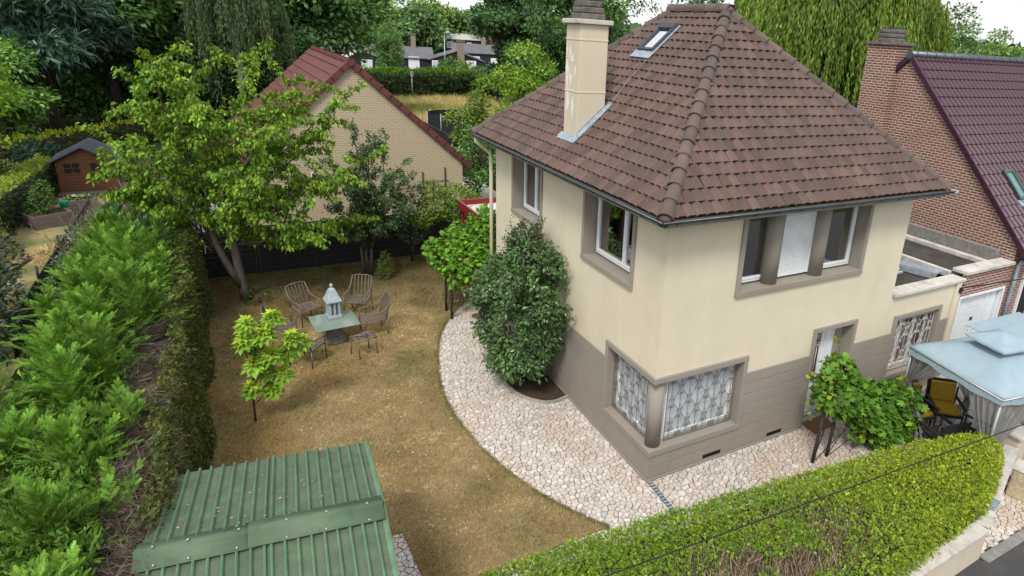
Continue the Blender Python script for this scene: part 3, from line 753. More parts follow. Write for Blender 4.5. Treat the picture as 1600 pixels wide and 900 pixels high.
roof = hp(mb.build('roof', [M['hedge_core'], M['taupe']]))
def rsub(mb, nm, mat, bev=0):
    o = mb.build(nm, mat, None, bev); o.parent = roof; return o

TW, TE, TL = .2, .247, .30
PROF = [(0,.002),(.030,.042),(.042,.047),(.158,.043),(.186,.004),(.2,.002)]
def tile_verts(u0, w0, lo, hi, wmax=99):
    top = []
    for w, lift in ((0, .040), (TL, .002)):
        for pu, pn in PROF:
            u = min(max(u0+pu, lo(w0+w)), hi(w0+w)); top.append((u, min(w0+w, wmax), pn+lift))
    k = len(PROF)
    bot = [(top[i][0], w0+.004, top[i][2]-.036) for i in range(k)]
    return top+bot
_k = len(PROF)
TF = [(i, i+1, _k+i+1, _k+i) for i in range(_k-1)]+[(2*_k+i, 2*_k+i+1, i+1, i) for i in range(_k-1)]
TM = [1, 0, 0, 1, 0]+[0]*5
shared_tile = None
tiles = []
def roof_face(O, U, Wd, ulen, wlen, t0, t1, seed):
    "t0,t1: u limits at the top"
    rng = random.Random(seed); O, U, Wd = Vector(O), Vector(U), Vector(Wd).normalized(); Nn = U.cross(Wd)
    lo = lambda w: min(w/wlen, 1)*t0; hi = lambda w: ulen-min(w/wlen, 1)*(ulen-t1)
    rows = int(wlen/TE)+1
    for r in range(rows):
        w0 = r*TE-.02; wm = wlen; off = (r % 2)*TW*.5
        if w0 > wlen-.03: break
        for c in range(-1, int(ulen/TW)+2):
            u0 = c*TW+off
            if u0+TW < lo(w0)+.02 or u0 > hi(w0)-.02: continue
            full = u0 >= lo(w0+TL) and u0+TW <= hi(w0+TL)
            ctr = O+U*(u0+.1)+Wd*(w0+.12)
            tiles.append((O, U, Wd, Nn, u0, w0, lo, hi, full, ctr, rng.random(), rng.gauss(0, .004), rng.gauss(0, .012)))
sl_f = math.hypot(RY0-EY0, ZR-ZE); sl_l = math.hypot(RX-EX0, ZR-ZE)
roof_face(A_, (1,0,0), (0, RY0-EY0, ZR-ZE), EX1-EX0, sl_f, RX-EX0, RX-EX0, 1)
nf = len(tiles)
roof_face(D_, (0,-1,0), (RX-EX0, 0, ZR-ZE), EY1-EY0, sl_l, EY1-RY1, EY1-RY0, 2)
visible = len(tiles)
roof_face(B_, (0,1,0), (RX-EX1, 0, ZR-ZE), EY1-EY0, sl_l, RY0-EY0, RY1-EY0, 3)
roof_face(C_, (-1,0,0), (0, RY1-EY1, ZR-ZE), EX1-EX0, sl_f, EX1-RX, EX1-RX, 4)
front = sorted(range(visible), key=lambda i: (Vector(tiles[i][9])-Vector(CAMP)).length)
chosen = set(front[:300]); FV = []; FF = []; FM = []; FT = []
tile_me = bpy.data.meshes.new('roof_tile')
tile_me.from_pydata(tile_verts(0, 0, lambda w: -9, lambda w: 9), [], TF); tile_me.materials.append(M['tile']); tile_me.materials.append(M['tile_side'])
tile_me.polygons.foreach_set('material_index', TM); tile_me.update()
for i, (O, U, Wd, Nn, u0, w0, lo, hi, full, ctr, tn, jit, rot) in enumerate(tiles):
    if i in chosen:
        if full:
            o = bpy.data.objects.new('roof_tile', tile_me); COL.objects.link(o); loc = O+U*(u0+jit)+Wd*(w0+jit*.8)+Nn*(abs(jit)*.6)
        else:
            vs = [(a-u0, b-w0, c) for a, b, c in tile_verts(u0, w0, lo, hi, 4.82 if abs(U.x) > .5 else 4.95)]
            me = bpy.data.meshes.new('cut_tile'); me.from_pydata(vs, [], TF); me.materials.append(M['tile']); me.materials.append(M['tile_side']); me.polygons.foreach_set('material_index', TM); me.update()
            o = bpy.data.objects.new('roof_tile', me); COL.objects.link(o); loc = O+U*u0+Wd*w0; rot = 0
        mw = Matrix((U, Wd, Nn)).transposed().to_4x4(); mw.translation = loc
        o.parent = roof; o.matrix_basis = mw@Matrix.Rotation(rot, 4, 'Z')
    else:
        vs = tile_verts(u0, w0, lo, hi, 4.82 if abs(U.x) > .5 else 4.95); b = len(FV)
        FV += [tuple(O+U*(a+jit)+Wd*(bb+jit*.8)+Nn*(c+abs(jit)*.6)) for a, bb, c in vs]; FF += [tuple(b+q for q in f) for f in TF]; FM += TM; FT += [tn]*len(TF)
fast = fast_mesh('roof_tiles', np.array(FV), np.array(FF), [M['tile_s'], M['tile_side_s']], roof, midx=FM, tint=FT); tag(fast, kind='stuff')

# half-round hip and ridge tiles
def ridge_geo(L=.42, r0=.135, r1=.108, seg=9):
    mb = MB(); rings = [(0, r0*1.07), (.035, r0*1.07), (.045, r0), (L, r1)]; vs = []; fs = []
    for y, r in rings:
        for k in range(seg+1): a = math.pi*(k/seg*1.16-.08); vs.append((r*math.cos(a), y, r*math.sin(a)))
    n = seg+1
    for i in range(len(rings)-1):
        for k in range(seg): fs.append((i*n+k, i*n+k+1, (i+1)*n+k+1, (i+1)*n+k))
    vs += [(rings[0][1]*.86*math.cos(math.pi*(k/seg*1.16-.08)), 0.0, rings[0][1]*.86*math.sin(math.pi*(k/seg*1.16-.08))) for k in range(n)]
    b = len(rings)*n
    for k in range(seg): fs.append((b+k, b+k+1, k+1, k))
    mb.add(vs, fs, 0, True); return mb
rmesh = None
def ridge_line(p, q, nm, sink):
    global rmesh
    p, q = Vector(p), Vector(q); d = (q-p).normalized(); L = (q-p).length; n = max(1, round(L/.36)); st = L/n
    x = d.cross(Vector((0,0,1))).normalized(); z = x.cross(d)
    for i in range(n):
        if rmesh is None:
            o = ridge_geo().build(nm, M['ridge']); rmesh = o.data
        else:
            o = bpy.data.objects.new(nm, rmesh); COL.objects.link(o)
        mw = Matrix((x, d, z)).transposed().to_4x4(); mw.translation = p+d*(i*st)+z*(sink+random.uniform(-.006, .006))
        o.parent = roof; o.matrix_basis = mw@Matrix.Rotation(random.gauss(0, .02), 4, 'Z')@Matrix.Rotation(random.gauss(0, .03), 4, 'Y')
for p, q in ((A_, R0), (B_, R0), (D_, R1), (C_, R1)): ridge_line(p, q, 'hip_tile', -.005)
ridge_line((RX,RY1+.1,ZR), (RX,RY0-.1,ZR), 'ridge_tile', .035)
for p in (A_,):
    mb = MB(); mb.lathe(p[0]+.05, p[1]+.05, [(.12,p[2]-.06),(.125,p[2]+.03),(.09,p[2]+.08),(.02,p[2]+.1)], 14); rsub(mb, 'hip_end', M['ridge'])
mb = MB(); mb.lathe(RX, RY0, [(.17,ZR-.02),(.17,ZR+.06),(.11,ZR+.14),(.02,ZR+.16)], 14); rsub(mb, 'ridge_cap', M['ridge'])
# gutters
def gutter(p, q, out):
    p, q, out = Vector(p), Vector(q), Vector(out); mb = MB(); seg = 8; vs = []; fs = []
    for P in (p, q):
        for r in (.075, .066):
            for k in range(seg+1):
                a = math.pi*(1+k/seg); vs.append(P+out*(.075+math.cos(a)*r)*1.0+Vector((0,0,math.sin(a)*r*.95)))
    n = seg+1
    for k in range(seg): fs += [(k, k+1, 2*n+k+1, 2*n+k), (n+k+1, n+k, 3*n+k, 3*n+k+1)]
    mb.add(vs, fs, 0, True)
    mb.tube([p+out*.15, q+out*.15], .013, 6)
    L = (q-p).length; d = (q-p)/L
    for i in range(int(L/.55)):
        c = p+d*(.3+i*.55); mb.tube([c+out*.155+Vector((0,0,.012)), c+out*.14+Vector((0,0,-.05)), c+out*.075+Vector((0,0,-.082)), c+Vector((0,0,-.05))], .008, 4)
    return rsub(mb, 'gutter', M['zinc'])
g_ = .02; zg = 5.415
gutter((EX0-.12,EY0+.0+g_,zg), (EX1+.12,EY0+g_,zg), (0,-1,0)); gutter((EX0+g_,EY1+.1,zg), (EX0+g_,EY0-.12,zg), (-1,0,0)); gutter((EX1-g_,EY0,zg), (EX1-g_,EY1,zg), (1,0,0))
mb = MB(); mb.lathe(EX1+.16, EY0-.07, [(.03,5.33),(.085,5.35),(.09,5.41),(.06,5.42)], 12); rsub(mb, 'gutter_end', M['lead'])
mb = MB(); mb.tube([(-.47,8.38,5.36),(-.47,8.38,5.24),(-.30,8.34,5.08),(-.1,8.3,4.92),(-.08,8.28,4.7),(-.08,8.28,.05)], .05, 10)
hp(mb.build('downpipe', M['cream']))
# rooflight
lw = Vector((RX-EX0, 0, ZR-ZE)).normalized(); ln = Vector((0,-1,0)).cross(lw)
def on_left(y, w, h=0): return Vector((EX0, y, ZE))+lw*w+ln*h
wa, wb = 3.5, 4.36; ya, yb = 4.06, 4.68
mb = MB()
def slab(mb, y0, y1, w0, w1, h0, h1, m=0):
    pts = [on_left(y1,w0,h0), on_left(y0,w0,h0), on_left(y0,w1,h0), on_left(y1,w1,h0), on_left(y1,w0,h1), on_left(y0,w0,h1), on_left(y0,w1,h1), on_left(y1,w1,h1)]
    mb.add(pts, [(0,3,2,1),(4,5,6,7),(0,1,5,4),(1,2,6,5),(2,3,7,6),(3,0,4,7)], m)
slab(mb, ya, ya+.08, wa, wb, .02, .15); slab(mb, yb-.08, yb, wa, wb, .02, .15); slab(mb, ya+.08, yb-.08, wa, wa+.07, .02, .145); slab(mb, ya+.02, yb-.02, wb-.16, wb, .02, .17)
rl = rsub(mb, 'rooflight', M['slate'], .008)
mb = MB(); slab(mb, ya+.08, yb-.08, wa+.07, wb-.16, .10, .11); o = rsub(mb, 'rooflight_pane', M['sky_glass'])
mb = MB(); slab(mb, ya+.08, yb-.08, wa+.07, wb-.16, .085, .09); rsub(mb, 'rooflight_blind', M['white_paint'])
mb = MB(); slab(mb, ya-.1, yb+.08, wa-.22, wa, .095, .105); slab(mb, ya-.09, ya, wa, wb, .09, .1); rsub(mb, 'rooflight_flashing', M['lead'])
mb = MB(); mb.tube([on_left(3.55,.9,.1), on_left(3.62,1.6,.1), on_left(3.9,2.6,.1), on_left(4.0,3.3,.1)], .003, 4); rsub(mb, 'roof_cable', M['iron_white'])

# chimney
cx0, cx1, cy0, cy1 = .14, .79, 3.75, 4.37
mb = MB(); mb.box(cx0, cy0, 5.7, cx1, cy1, 8.30); ch = hp(mb.build('chimney', M['chimney_cream'], None, .012))
def csub(mb, nm, mat, bev=0):
    o = mb.build(nm, mat, None, bev); o.parent = ch; return o
for z in (6.95, 7.98):
    mb = MB(); mb.box(cx0-.008, cy0-.008, z, cx1+.008, cy1+.008, z+.03); csub(mb, 'render_band', M['chimney_cream'], .006)
mb = MB(); mb.box(cx0-.08, cy0-.07, 8.30, cx1+.07, cy1+.07, 8.39); csub(mb, 'cap_slab', M['coping'], .012)
z = 8.39; r = .0
for k in range(7):
    mb = MB(); t = k*.022; h = .12
    mb.box(cx0+.05+t+random.uniform(-.01,.01), cy0+.05+t, z, cx1-.06-t+random.uniform(-.01,.01), cy1-.06-t, z+h-.008); csub(mb, 'stack_course', M['stack'], .02); z += h
mb = MB(); mb.box(cx0+.1, cy0+.1, z-.05, cx1-.1, cy1-.1, z+.06); csub(mb, 'stack_top', M['stack'], .02)
rr = random.Random(5)
for y, z, sy, sz in ((4.22,6.75,.055,.20),(4.12,7.2,.05,.12),(4.28,7.28,.06,.30),(3.98,6.62,.045,.22),(4.06,7.62,.06,.09),(4.17,7.72,.03,.10),(3.92,7.38,.04,.13),(4.31,7.75,.03,.12)):
    mb = MB(); nn = 16; ph = rr.random()*6
    pts = [(cx0-.004, y+sy*math.cos(t)*(1+.35*math.sin(3*t+ph)+rr.uniform(-.2,.2)), z+sz*math.sin(t)*(1+.25*math.sin(2*t+ph)+rr.uniform(-.2,.2))) for t in [2*math.pi*k/nn for k in range(nn)]]
    mb.extr(pts, (.003, 0, 0)); csub(mb, 'peeled_patch', M['peel'])
mb = MB()
wz = lambda x: ZE+.04+(x-EX0)*(ZR-ZE)/(RX-EX0)
mb.extr([(cx0-.12,cy0-.10,wz(cx0-.12)+.075),(cx0-.12,cy1+.1,wz(cx0-.12)+.075),(cx0+.0,cy1+.1,wz(cx0)+.085),(cx0+.0,cy0-.1,wz(cx0)+.085)], (0,0,-.02))
mb.extr([(cx0,cy0-.11,wz(cx0)+.08),(cx1+.12,cy0-.11,wz(cx1+.12)+.08),(cx1+.12,cy0-.002,wz(cx1+.12)+.12),(cx0,cy0-.002,wz(cx0)+.12)], (0,0,-.02))
mb.extr([(cx0,cy0-.006,wz(cx0)+.05),(cx1,cy0-.006,wz(cx1)+.05),(cx1,cy0-.006,wz(cx1)+.16),(cx0,cy0-.006,wz(cx0)+.16)], (0,.004,0))
csub(mb, 'flashing', M['lead'])

# ================================================================== flat-roofed wing and garage
wing = empty('garage_wing', (7.9, 4, 0), 0, 'low cream wing with flat dark roof joined to the villa', 'building')
WM = Matrix.Translation((-7.9, -4, 0))
def part_of(root, o):
    o.parent = root; o.matrix_parent_inverse = Matrix.Translation(tuple(-c for c in root.location)); return o
def wp(o): return part_of(wing, o)
EWIN = (6.88, 8.52, .70, 2.20)
wp(panel('x', WX+.002, 9.24, 0, 2.83, [EWIN], .3, [M['cream'], M['taupe']], 'wall', base=.004))
mb = MB(); mb.box(WX+.01, .32, .0, 9.22, 8.0, 2.70, 0); wp(mb.build('flat_roof', M['bitumen']))
for j in range(len(ZB)-1):
    z0, z1 = ZB[j]+(.006 if j else 0), ZB[j+1]-.006; pr = .05 if j == 0 else .03
    for a, b in subtract(WX, 9.0, [(6.78, 8.62)] if z0 > .55 else []):
        mb = MB(); mb.box(a, -pr, z0, b, .003, z1); wp(mb.build('plinth_band', M['taupe'], None, .006))
a, b, c, d = EWIN; mb = MB(); mb.box(a-.1,-.045,c,a,.003,d); mb.box(b,-.045,c,b+.1,.003,d); mb.box(a-.1,-.06,c-.12,b+.1,.003,c); mb.box(a-.1,-.045,d,b+.1,.003,d+.1)
wp(mb.build('window_surround', M['taupe'], None, .006))
mb = MB()
for u0, u1, z0, z1 in ((6.90,8.5,.72,.78),(6.90,8.5,2.12,2.18),(6.90,6.96,.78,2.12),(8.44,8.5,.78,2.12),(7.4,7.48,.78,2.12),(7.95,8.03,.78,2.12)): mb.box(u0,.22,z0,u1,.29,z1)
w_ = wp(mb.build('window', M['white_pvc'], None, .005))
mb = MB(); mb.box(6.96,.25,.78,8.44,.256,2.12); o = mb.build('pane', M['glass']); o.parent = w_
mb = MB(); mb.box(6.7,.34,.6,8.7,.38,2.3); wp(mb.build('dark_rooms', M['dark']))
def scroll_to(root, *a, **k):
    o = scroll_grille(*a, **k); return part_of(root, o)
scroll_to(wing, 'x', 6.92, 8.48, .78, 2.14, .06, M['iron_white'], 7, 4, th=.009)
mb = MB(); mb.box(9.02,-.06,.0,9.22,.002,2.82); wp(mb.build('corner_pier', M['cream'], None, .006))
for k, (x0, x1) in enumerate(((WX+.004,7.15),(7.16,7.8),(7.81,8.45),(8.46,9.30))):
    mb = MB(); mb.box(x0,-.09,2.832,x1,.30,2.91); wp(mb.build('coping_slab', M['coping'], None, .01))
mb = MB(); mb.box(WX+.01,1.2,2.70,8.6,1.26,2.76); mb.box(WX+.01,1.36,2.70,8.9,1.42,2.77); wp(mb.build('roof_upstand', M['coping'], None, .01))
mb = MB(); mb.box(WX+.01,2.35,2.70,8.3,2.62,2.86); wp(mb.build('roof_kerb', M['concrete'], None, .02))
mb = MB(); mb.extr([(8.3,2.68,2.87),(8.75,2.62,2.87),(9.28,.55,2.90),(8.95,.5,2.90)], (0,0,-.05)); mb.extr([(8.95,.5,2.90),(8.93,.5,2.72),(8.27,2.66,2.72),(8.3,2.68,2.87)], (0.01,0,0)); wp(mb.build('metal_flashing', M['lead'], None, .01))

gar = empty('brick_garage', (10.4, 4, 0), 0, 'flat-roofed red brick garage with white door between the two houses', 'garage')
BR_X = brickmat('red_brick_front', (.27,.085,.058), (.16,.055,.045), (.44,.38,.32), .225, .078, .014, 'x')
BR_Y = brickmat('red_brick_gable', (.27,.095,.062), (.125,.055,.048), (.47,.40,.33), .215, .076, .013, 'y', dirt=(.16,.085,.065))
gp = lambda o: part_of(gar, o)
GD = (9.40, 11.36, .0, 2.30)
gp(panel('x', 9.242, 11.48, 0, 2.98, [GD], .2, [BR_X, M['white_paint']], 'wall', base=.002))
mb = MB(); mb.box(9.26,.3,.0,11.46,8.0,2.82); gp(mb.build('flat_roof', M['bitumen']))
for x0, x1 in ((9.31,10.4),(10.41,11.5)):
    mb = MB(); mb.box(x0,-.08,2.982,x1,.34,3.07); gp(mb.build('coping_slab', M['coping'], None, .01))
mb = MB(); mb.box(11.12,.36,2.82,11.3,8.0,2.95); gp(mb.build('pale_fillet', M['coping'], None, .02))
mb = MB(); mb.box(11.32,.36,2.82,11.49,8.0,3.28); gp(mb.build('stone_upstand', M['stone'], None, .02))
mb = MB(); mb.box(9.24,.36,2.8,9.36,8.0,2.96); gp(mb.build('party_coping', M['coping'], None, .01))
mb = MB(); mb.box(9.42,.12,.02,11.34,.16,2.28); gd = gp(mb.build('garage_door', M['white_paint']))
for k in range(11):
    mb = MB(); mb.box(9.52,.105,.06+k*.2,10.75,.121,.252+k*.2); o = mb.build('door_panel', M['white_paint'], gd, .008)
mb = MB(); mb.box(10.79,.105,.06,11.02,.121,2.25); mb.box(11.04,.105,.06,11.26,.121,2.25); mb.build('door_leaf', M['white_paint'], gd, .006)
mb = MB(); mb.box(10.28,.095,1.50,10.40,.106,1.60); mb.build('number_plate', M['slate'], gd)
mb = MB(); mb.box(9.33,-.03,.0,9.395,.001,2.37); mb.box(11.365,-.03,.0,11.43,.001,2.37); mb.box(9.395,-.03,2.305,11.365,.001,2.37); mb.build('door_frame', M['white_paint'], gd, .006)
mb = MB(); mb.tube([(9.18,-.12,2.62),(9.2,-.02,2.7),(9.24,-.1,2.75)], .03, 6); mb.box(9.12,-.1,2.55,9.2,-.02,2.68); gp(mb.build('cable_bracket', M['black']))

# ================================================================== neighbour house on the right
nb = empty('neighbour_house', (18, 4.3, 0), 0, 'red brick house with steep plum glazed tile roof at right', 'house')
np_ = lambda o: part_of(nb, o)
NX, NY0, NYA, NY1, NZE, NZA = 11.5, -.0, 4.32, 8.64, 3.62, 8.08
mb = MB(); mb.poly([(NX,NY0,0),(NX,NY0,NZE),(NX,NYA,NZA-.04),(NX,NY1,NZE),(NX,NY1,0)]); np_(mb.build('gable_wall', BR_Y))
mb = MB(); mb.poly([(NX,NY0,0),(26,NY0,0),(26,NY0,NZE),(NX,NY0,NZE)]); mb.poly([(26,NY0,0),(26,NY1,0),(26,NY1,NZE),(26,NYA,NZA),(26,NY0,NZE)]); np_(mb.build('front_wall', BR_X))
sl = (NZA-NZE)/(NYA-NY0); ey = -.42
mb = MB(); q0, q1 = (NX-.08, ey, NZE+(ey-NY0)*sl), (NX-.08, NYA, NZA)
for a, b, c, d in ((ey,NZE+ey*sl,NYA,NZA),): mb.poly([(NX-.03,a,b),(26.2,a,b),(26.2,c,d),(NX-.03,c,d)]); mb.poly([(NX-.03,2*NYA-a,b),(NX-.03,c,d),(26.2,c,d),(26.2,2*NYA-a,b)])
nroof = np_(mb.build('roof', M['purple_tile']))
# glazed interlocking tiles: too small to pick apart, one joined mesh
L = math.hypot(NYA-ey, NZA-NZE-ey*sl); Wd = np.array((0, NYA-ey, NZA-NZE-ey*sl))/L; Nn = np.array((0,-Wd[2],Wd[1]))
O = np.array((NX-.06, ey, NZE+ey*sl)); tw, te = .22, .33
prof = np.array([(0,.005),(.25,.05),(.5,.005),(.62,.0),(.85,.03),(1,.005)]); prof[:,0] *= tw
nr, nc = int(L/te)+1, int(14.7/tw); V = []; F = []
for r in range(nr):
    w0 = r*te; w1 = min(w0+te+.05, L)
    for c in range(nc):
        b = len(V); vv = []
        for w, lf in ((w0, .045), (w1, .006)):
            for pu, pn in prof: vv.append(O+np.array((1,0,0))*(c*tw+pu)+Wd*w+Nn*(pn+lf))
        for pu, pn in prof: vv.append(O+np.array((1,0,0))*(c*tw+pu)+Wd*(w0+.003)+Nn*(pn+.006))
        V += vv; k = len(prof)
        F += [(b+i, b+i+1, b+k+i+1, b+k+i) for i in range(k-1)]+[(b+2*k+i, b+2*k+i+1, b+i+1, b+i) for i in range(k-1)]
o = fast_mesh('glazed_tiles', np.array(V), np.array(F), M['purple_tile'], None, smooth=False); o.parent = nroof; tag(o, kind='stuff')
mb = MB(); mb.tube([(NX-.1,NYA,NZA+.03),(26.2,NYA,NZA+.03)], .12, 8); o = mb.build('ridge_line', M['zinc']); o.parent = nroof
for i in range(32):
    mb = MB(); x = NX+.1+i*.45; mb.tube([(x,NYA,NZA+.035),(x+.05,NYA,NZA+.035)], .135, 8); o = mb.build('ridge_collar', M['zinc']); o.parent = nroof
mb = MB(); mb.extr([(NX-.09,ey-.05,NZE+(ey-.05)*sl-.12),(NX-.09,ey-.05,NZE+(ey-.05)*sl+.07),(NX-.09,NYA,NZA+.10),(NX-.09,NYA,NZA-.10)], (.11,0,0)); o = mb.build('verge', M['purple_tile']); o.parent = nroof
mb = MB(); mb.extr([(NX-.09,NYA,NZA-.10),(NX-.09,NYA,NZA+.10),(NX-.09,NY1+.4,NZE-.4*sl+.07),(NX-.09,NY1+.4,NZE-.4*sl-.12)], (.11,0,0)); o = mb.build('verge', M['purple_tile']); o.parent = nroof
cc = MB(); cc.box(NX-.22,4.70,3.3,NX+.45,5.75,8.34); nch = np_(cc.build('chimney', BR_Y))
mb = MB(); mb.box(NX-.29,4.62,8.34,NX+.52,5.83,8.43); mb.build('cap_slab', M['stack'], nch, .015)
for k in range(3):
    mb = MB(); mb.lathe(NX+.12, 5.22, [(.38,8.43+k*.13),(.38,8.545+k*.13)], 22, 0, True); mb.build('pot_course', M['stack'], nch, .012)
mb = MB(); mb.lathe(NX+.12, 5.22, [(.33,8.81),(.33,8.84)], 22); mb.build('pot_rim', M['black'], nch)
# small rooflight in the plum roof
def on_nr(x, w, h): return tuple(O+np.array((x-O[0],0,0))+Wd*w+Nn*h)
mb = MB(); 
for x0, x1, w0, w1, h in ((12.45,12.53,1.75,2.7,.14),(12.85,12.93,1.75,2.7,.14),(12.53,12.85,1.75,1.83,.13),(12.53,12.85,2.62,2.7,.14)):
    mb.extr([on_nr(x0,w0,h),on_nr(x1,w0,h),on_nr(x1,w1,h),on_nr(x0,w1,h)], tuple(-Nn*.12))
rlo = mb.build('rooflight', M['zinc'], nroof)
mb = MB(); mb.extr([on_nr(12.53,1.83,.1),on_nr(12.85,1.83,.1),on_nr(12.85,2.62,.1),on_nr(12.53,2.62,.1)], tuple(-Nn*.01)); mb.build('rooflight_pane', plain('teal_glass', (.10,.24,.22), .15, .1, 5, bmp=0), nroof)
mb = MB(); mb.extr([on_nr(12.4,1.55,.075),on_nr(12.98,1.55,.075),on_nr(12.98,1.75,.075),on_nr(12.4,1.75,.075)], tuple(-Nn*.01)); mb.build('flashing', M['lead'], nroof)
mb = MB(); mb.tube([(11.72,-.12,3.1),(11.66,-.14,3.06),(11.6,-.12,2.95),(11.6,-.1,.02)], .055, 10); mb.tube([(11.66,-.13,3.04),(13.4,-.38,3.25)], .055, 10); np_(mb.build('downpipe', M['lead']))
mb = MB(); mb.box(12.3,-.03,1.2,13.4,.01,2.7); nw = np_(mb.build('window', M['dark']))
mb = MB(); mb.box(12.22,-.06,1.12,12.3,-.0,2.78); mb.box(13.4,-.06,1.12,13.48,0,2.78); mb.box(12.3,-.06,2.7,13.4,0,2.78); mb.box(12.82,-.06,1.2,12.88,0,2.7); mb.build('window_frame', M['white_pvc'], nw)

# ================================================================== beige gabled house behind the fence
bg_ = empty('beige_gable_house', (-1.6, 25, 0), 0, 'beige brick gable house with dark red tile roof behind the fence', 'house')
bp = lambda o: part_of(bg_, o)
BG = brickmat('beige_brick', (.54,.455,.315), (.47,.39,.265), (.33,.275,.19), .27, .094, .013, 'x', .5, dirt=(.42,.35,.24))
GY, AX, AZ, RXE, EZ = 20., -1.62, 6.45, 2.86, 2.36; LXE = 2*AX-RXE
mb = MB(); mb.poly([(LXE,GY,0),(RXE,GY,0),(RXE,GY,EZ),(AX,GY,AZ),(LXE,GY,EZ)]); bp(mb.build('gable_wall', BG))
mb = MB(); mb.poly([(LXE,GY,0),(LXE,GY,EZ),(LXE,32,EZ),(LXE,32,0)]); mb.poly([(RXE,GY,0),(RXE,32,0),(RXE,32,EZ),(RXE,GY,EZ)]); bp(mb.build('side_wall', BG))
ms_ = (AZ-EZ)/(RXE-AX)
def gslope(x0, z0, sgn, nm):
    mb = MB(); mb.extr([(x0,GY-.1,z0),(AX,GY-.1,AZ+.03),(AX,32,AZ+.03),(x0,32,z0)] if sgn < 0 else [(AX,GY-.1,AZ+.03),(x0,GY-.1,z0),(x0,32,z0),(AX,32,AZ+.03)], (0,0,-.08)); return bp(mb.build(nm, M['red_tile']))
ro1 = gslope(LXE-.35, EZ-.35*ms_+.05, -1, 'roof'); ro2 = gslope(RXE+.35, EZ-.35*ms_+.05, 1, 'roof')
for sgn, xe, ro in ((-1, LXE-.35, ro1), (1, RXE+.35, ro2)):
    d = Vector((AX-xe, 0, AZ-(EZ-.35*ms_))); Ls = d.length; d /= Ls; nrm = Vector((-d.z*1, 0, d.x)) if sgn < 0 else Vector((-d.z, 0, d.x)); nrm = nrm if nrm.z > 0 else -nrm
    rows = 15
    for r in range(rows):
        for c in range(6 if sgn < 0 else 1):
            y0 = GY-.12+c*2.03; y1 = y0+2.02; st = Ls/rows; w0 = r*st
            p = Vector((xe, 0, EZ-.35*ms_+.06))+d*w0; q = p+d*(st+.04)
            mb = MB(); a0, a1 = p+nrm*.075, q+nrm*.02; pts = [Vector((a0.x,y0,a0.z)), Vector((a0.x,y1,a0.z)), Vector((a1.x,y1,a1.z)), Vector((a1.x,y0,a1.z))]
            mb.extr(pts if sgn > 0 else pts[::-1], tuple(-nrm*.045)); mb.build('tile_course', M['red_tile'], ro, .008)
    # verge tiles along the gable edge
    nv = 13
    for k in range(nv):
        t0, t1 = k/nv, (k+1)/nv+.01; p = Vector((xe,GY-.16,EZ-.35*ms_+.06))+d*(Ls*t0); q = Vector((xe,GY-.16,EZ-.35*ms_+.06))+d*(Ls*t1)
        mb = MB(); mb.extr([p-nrm*.13, q-nrm*.10, q+nrm*.10, p+nrm*.13], (0,.24,0)); mb.build('verge_tile', M['red_tile'], ro, .015)
for k in range(26):
    mb = MB(); y = GY-.2+k*.45; mb.tube([(AX,y,AZ+.06),(AX,y+.47,AZ+.045)], [.15,.13], 10); mb.build('ridge_tile', M['red_tile'], ro1)
mb = MB(); mb.box(-3.45,GY-.02,1.75,-3.2,GY-.005,2.15); w_ = bp(mb.build('window', M['white_pvc']))
mb = MB(); mb.box(-3.41,GY-.03,1.79,-3.24,GY-.022,2.11); mb.build('pane', M['dark'], w_)
mb = MB(); mb.box(-4.62,GY-.12,3.55,-4.30,GY-.02,3.85); bp(mb.build('wall_box', M['white_paint']))
for x, zt in ((1.05,1.95),(2.05,2.1),(1.5,1.6)):
    mb = MB(); mb.box(x-.025,GY-.06,.2,x+.025,GY-.02,zt); bp(mb.build('trellis_post', M['wood_post']))
mb = MB()
for k in range(5): mb.box(.9,GY-.05,.5+k*.25,2.2,GY-.035,.52+k*.25)
bp(mb.build('trellis_wire', M['wood_post']))

# ================================================================== red-framed veranda behind the villa
ver = empty('veranda', (1.2, 11, 0), 0, 'flat veranda roof with dark red metal fascia behind the villa', 'veranda')
vp = lambda o: part_of(ver, o)
mb = MB(); mb.box(.25,9.75,2.42,3.0,12.1,2.46); vp(mb.build('veranda_roof', M['pale_roof']))
for a in ((.18,9.68,.25,12.17),(3.0,9.68,3.07,12.17),(.25,9.68,3.0,9.75),(.25,12.1,3.0,12.17)):
    mb = MB(); mb.box(a[0],a[1],2.34,a[2],a[3],2.64); vp(mb.build('fascia', M['red_metal'], None, .01))
for x, y in ((.3,9.8),(.3,12.0),(2.9,12.0),(2.9,9.8)):
    mb = MB(); mb.box(x-.05,y-.05,0,x+.05,y+.05,2.4); vp(mb.build('post', M['red_metal']))

# ================================================================== rear fence
fe = empty('rear_fence', (-2, 14.55, 0), 0, 'black boarded fence along the back of the lawn', 'fence')
fp = lambda o: part_of(fe, o)
x = -7.6
for p in range(7):
    mb = MB(); mb.box(x-.05,14.50,0,x+.05,14.60,1.86 if p < 2 else 1.64); fp(mb.build('post', M['fence']))
    if p < 6:
        for k in range(9):
            mb = MB(); mb.box(x+.06,14.535,.03+k*.172,x+1.74,14.56,.195+k*.172); fp(mb.build('board', M['fence'], None, .004))
        for k in range(14 if p < 1 else 0):
            mb = MB(); xx = x+.1+k*.12; mb.box(xx,14.53,1.58,xx+.05,14.565,1.84); fp(mb.build('slat', M['fence']))
        mb = MB(); mb.box(x+.05,14.53,1.585 if p else 1.84,x+1.75,14.57,1.63 if p else 1.88); fp(mb.build('top_rail', M['fence']))
    x += 1.8
mb = MB(); mb.prism([(-7.9,16.4),(-6.2,16.4),(-6.2,16.6),(-7.9,16.6)], 0, 2.0); tag(mb.build('white_garden_wall', M['white_paint'], None, .02), 'white rendered garden wall seen behind the black fence', 'wall')

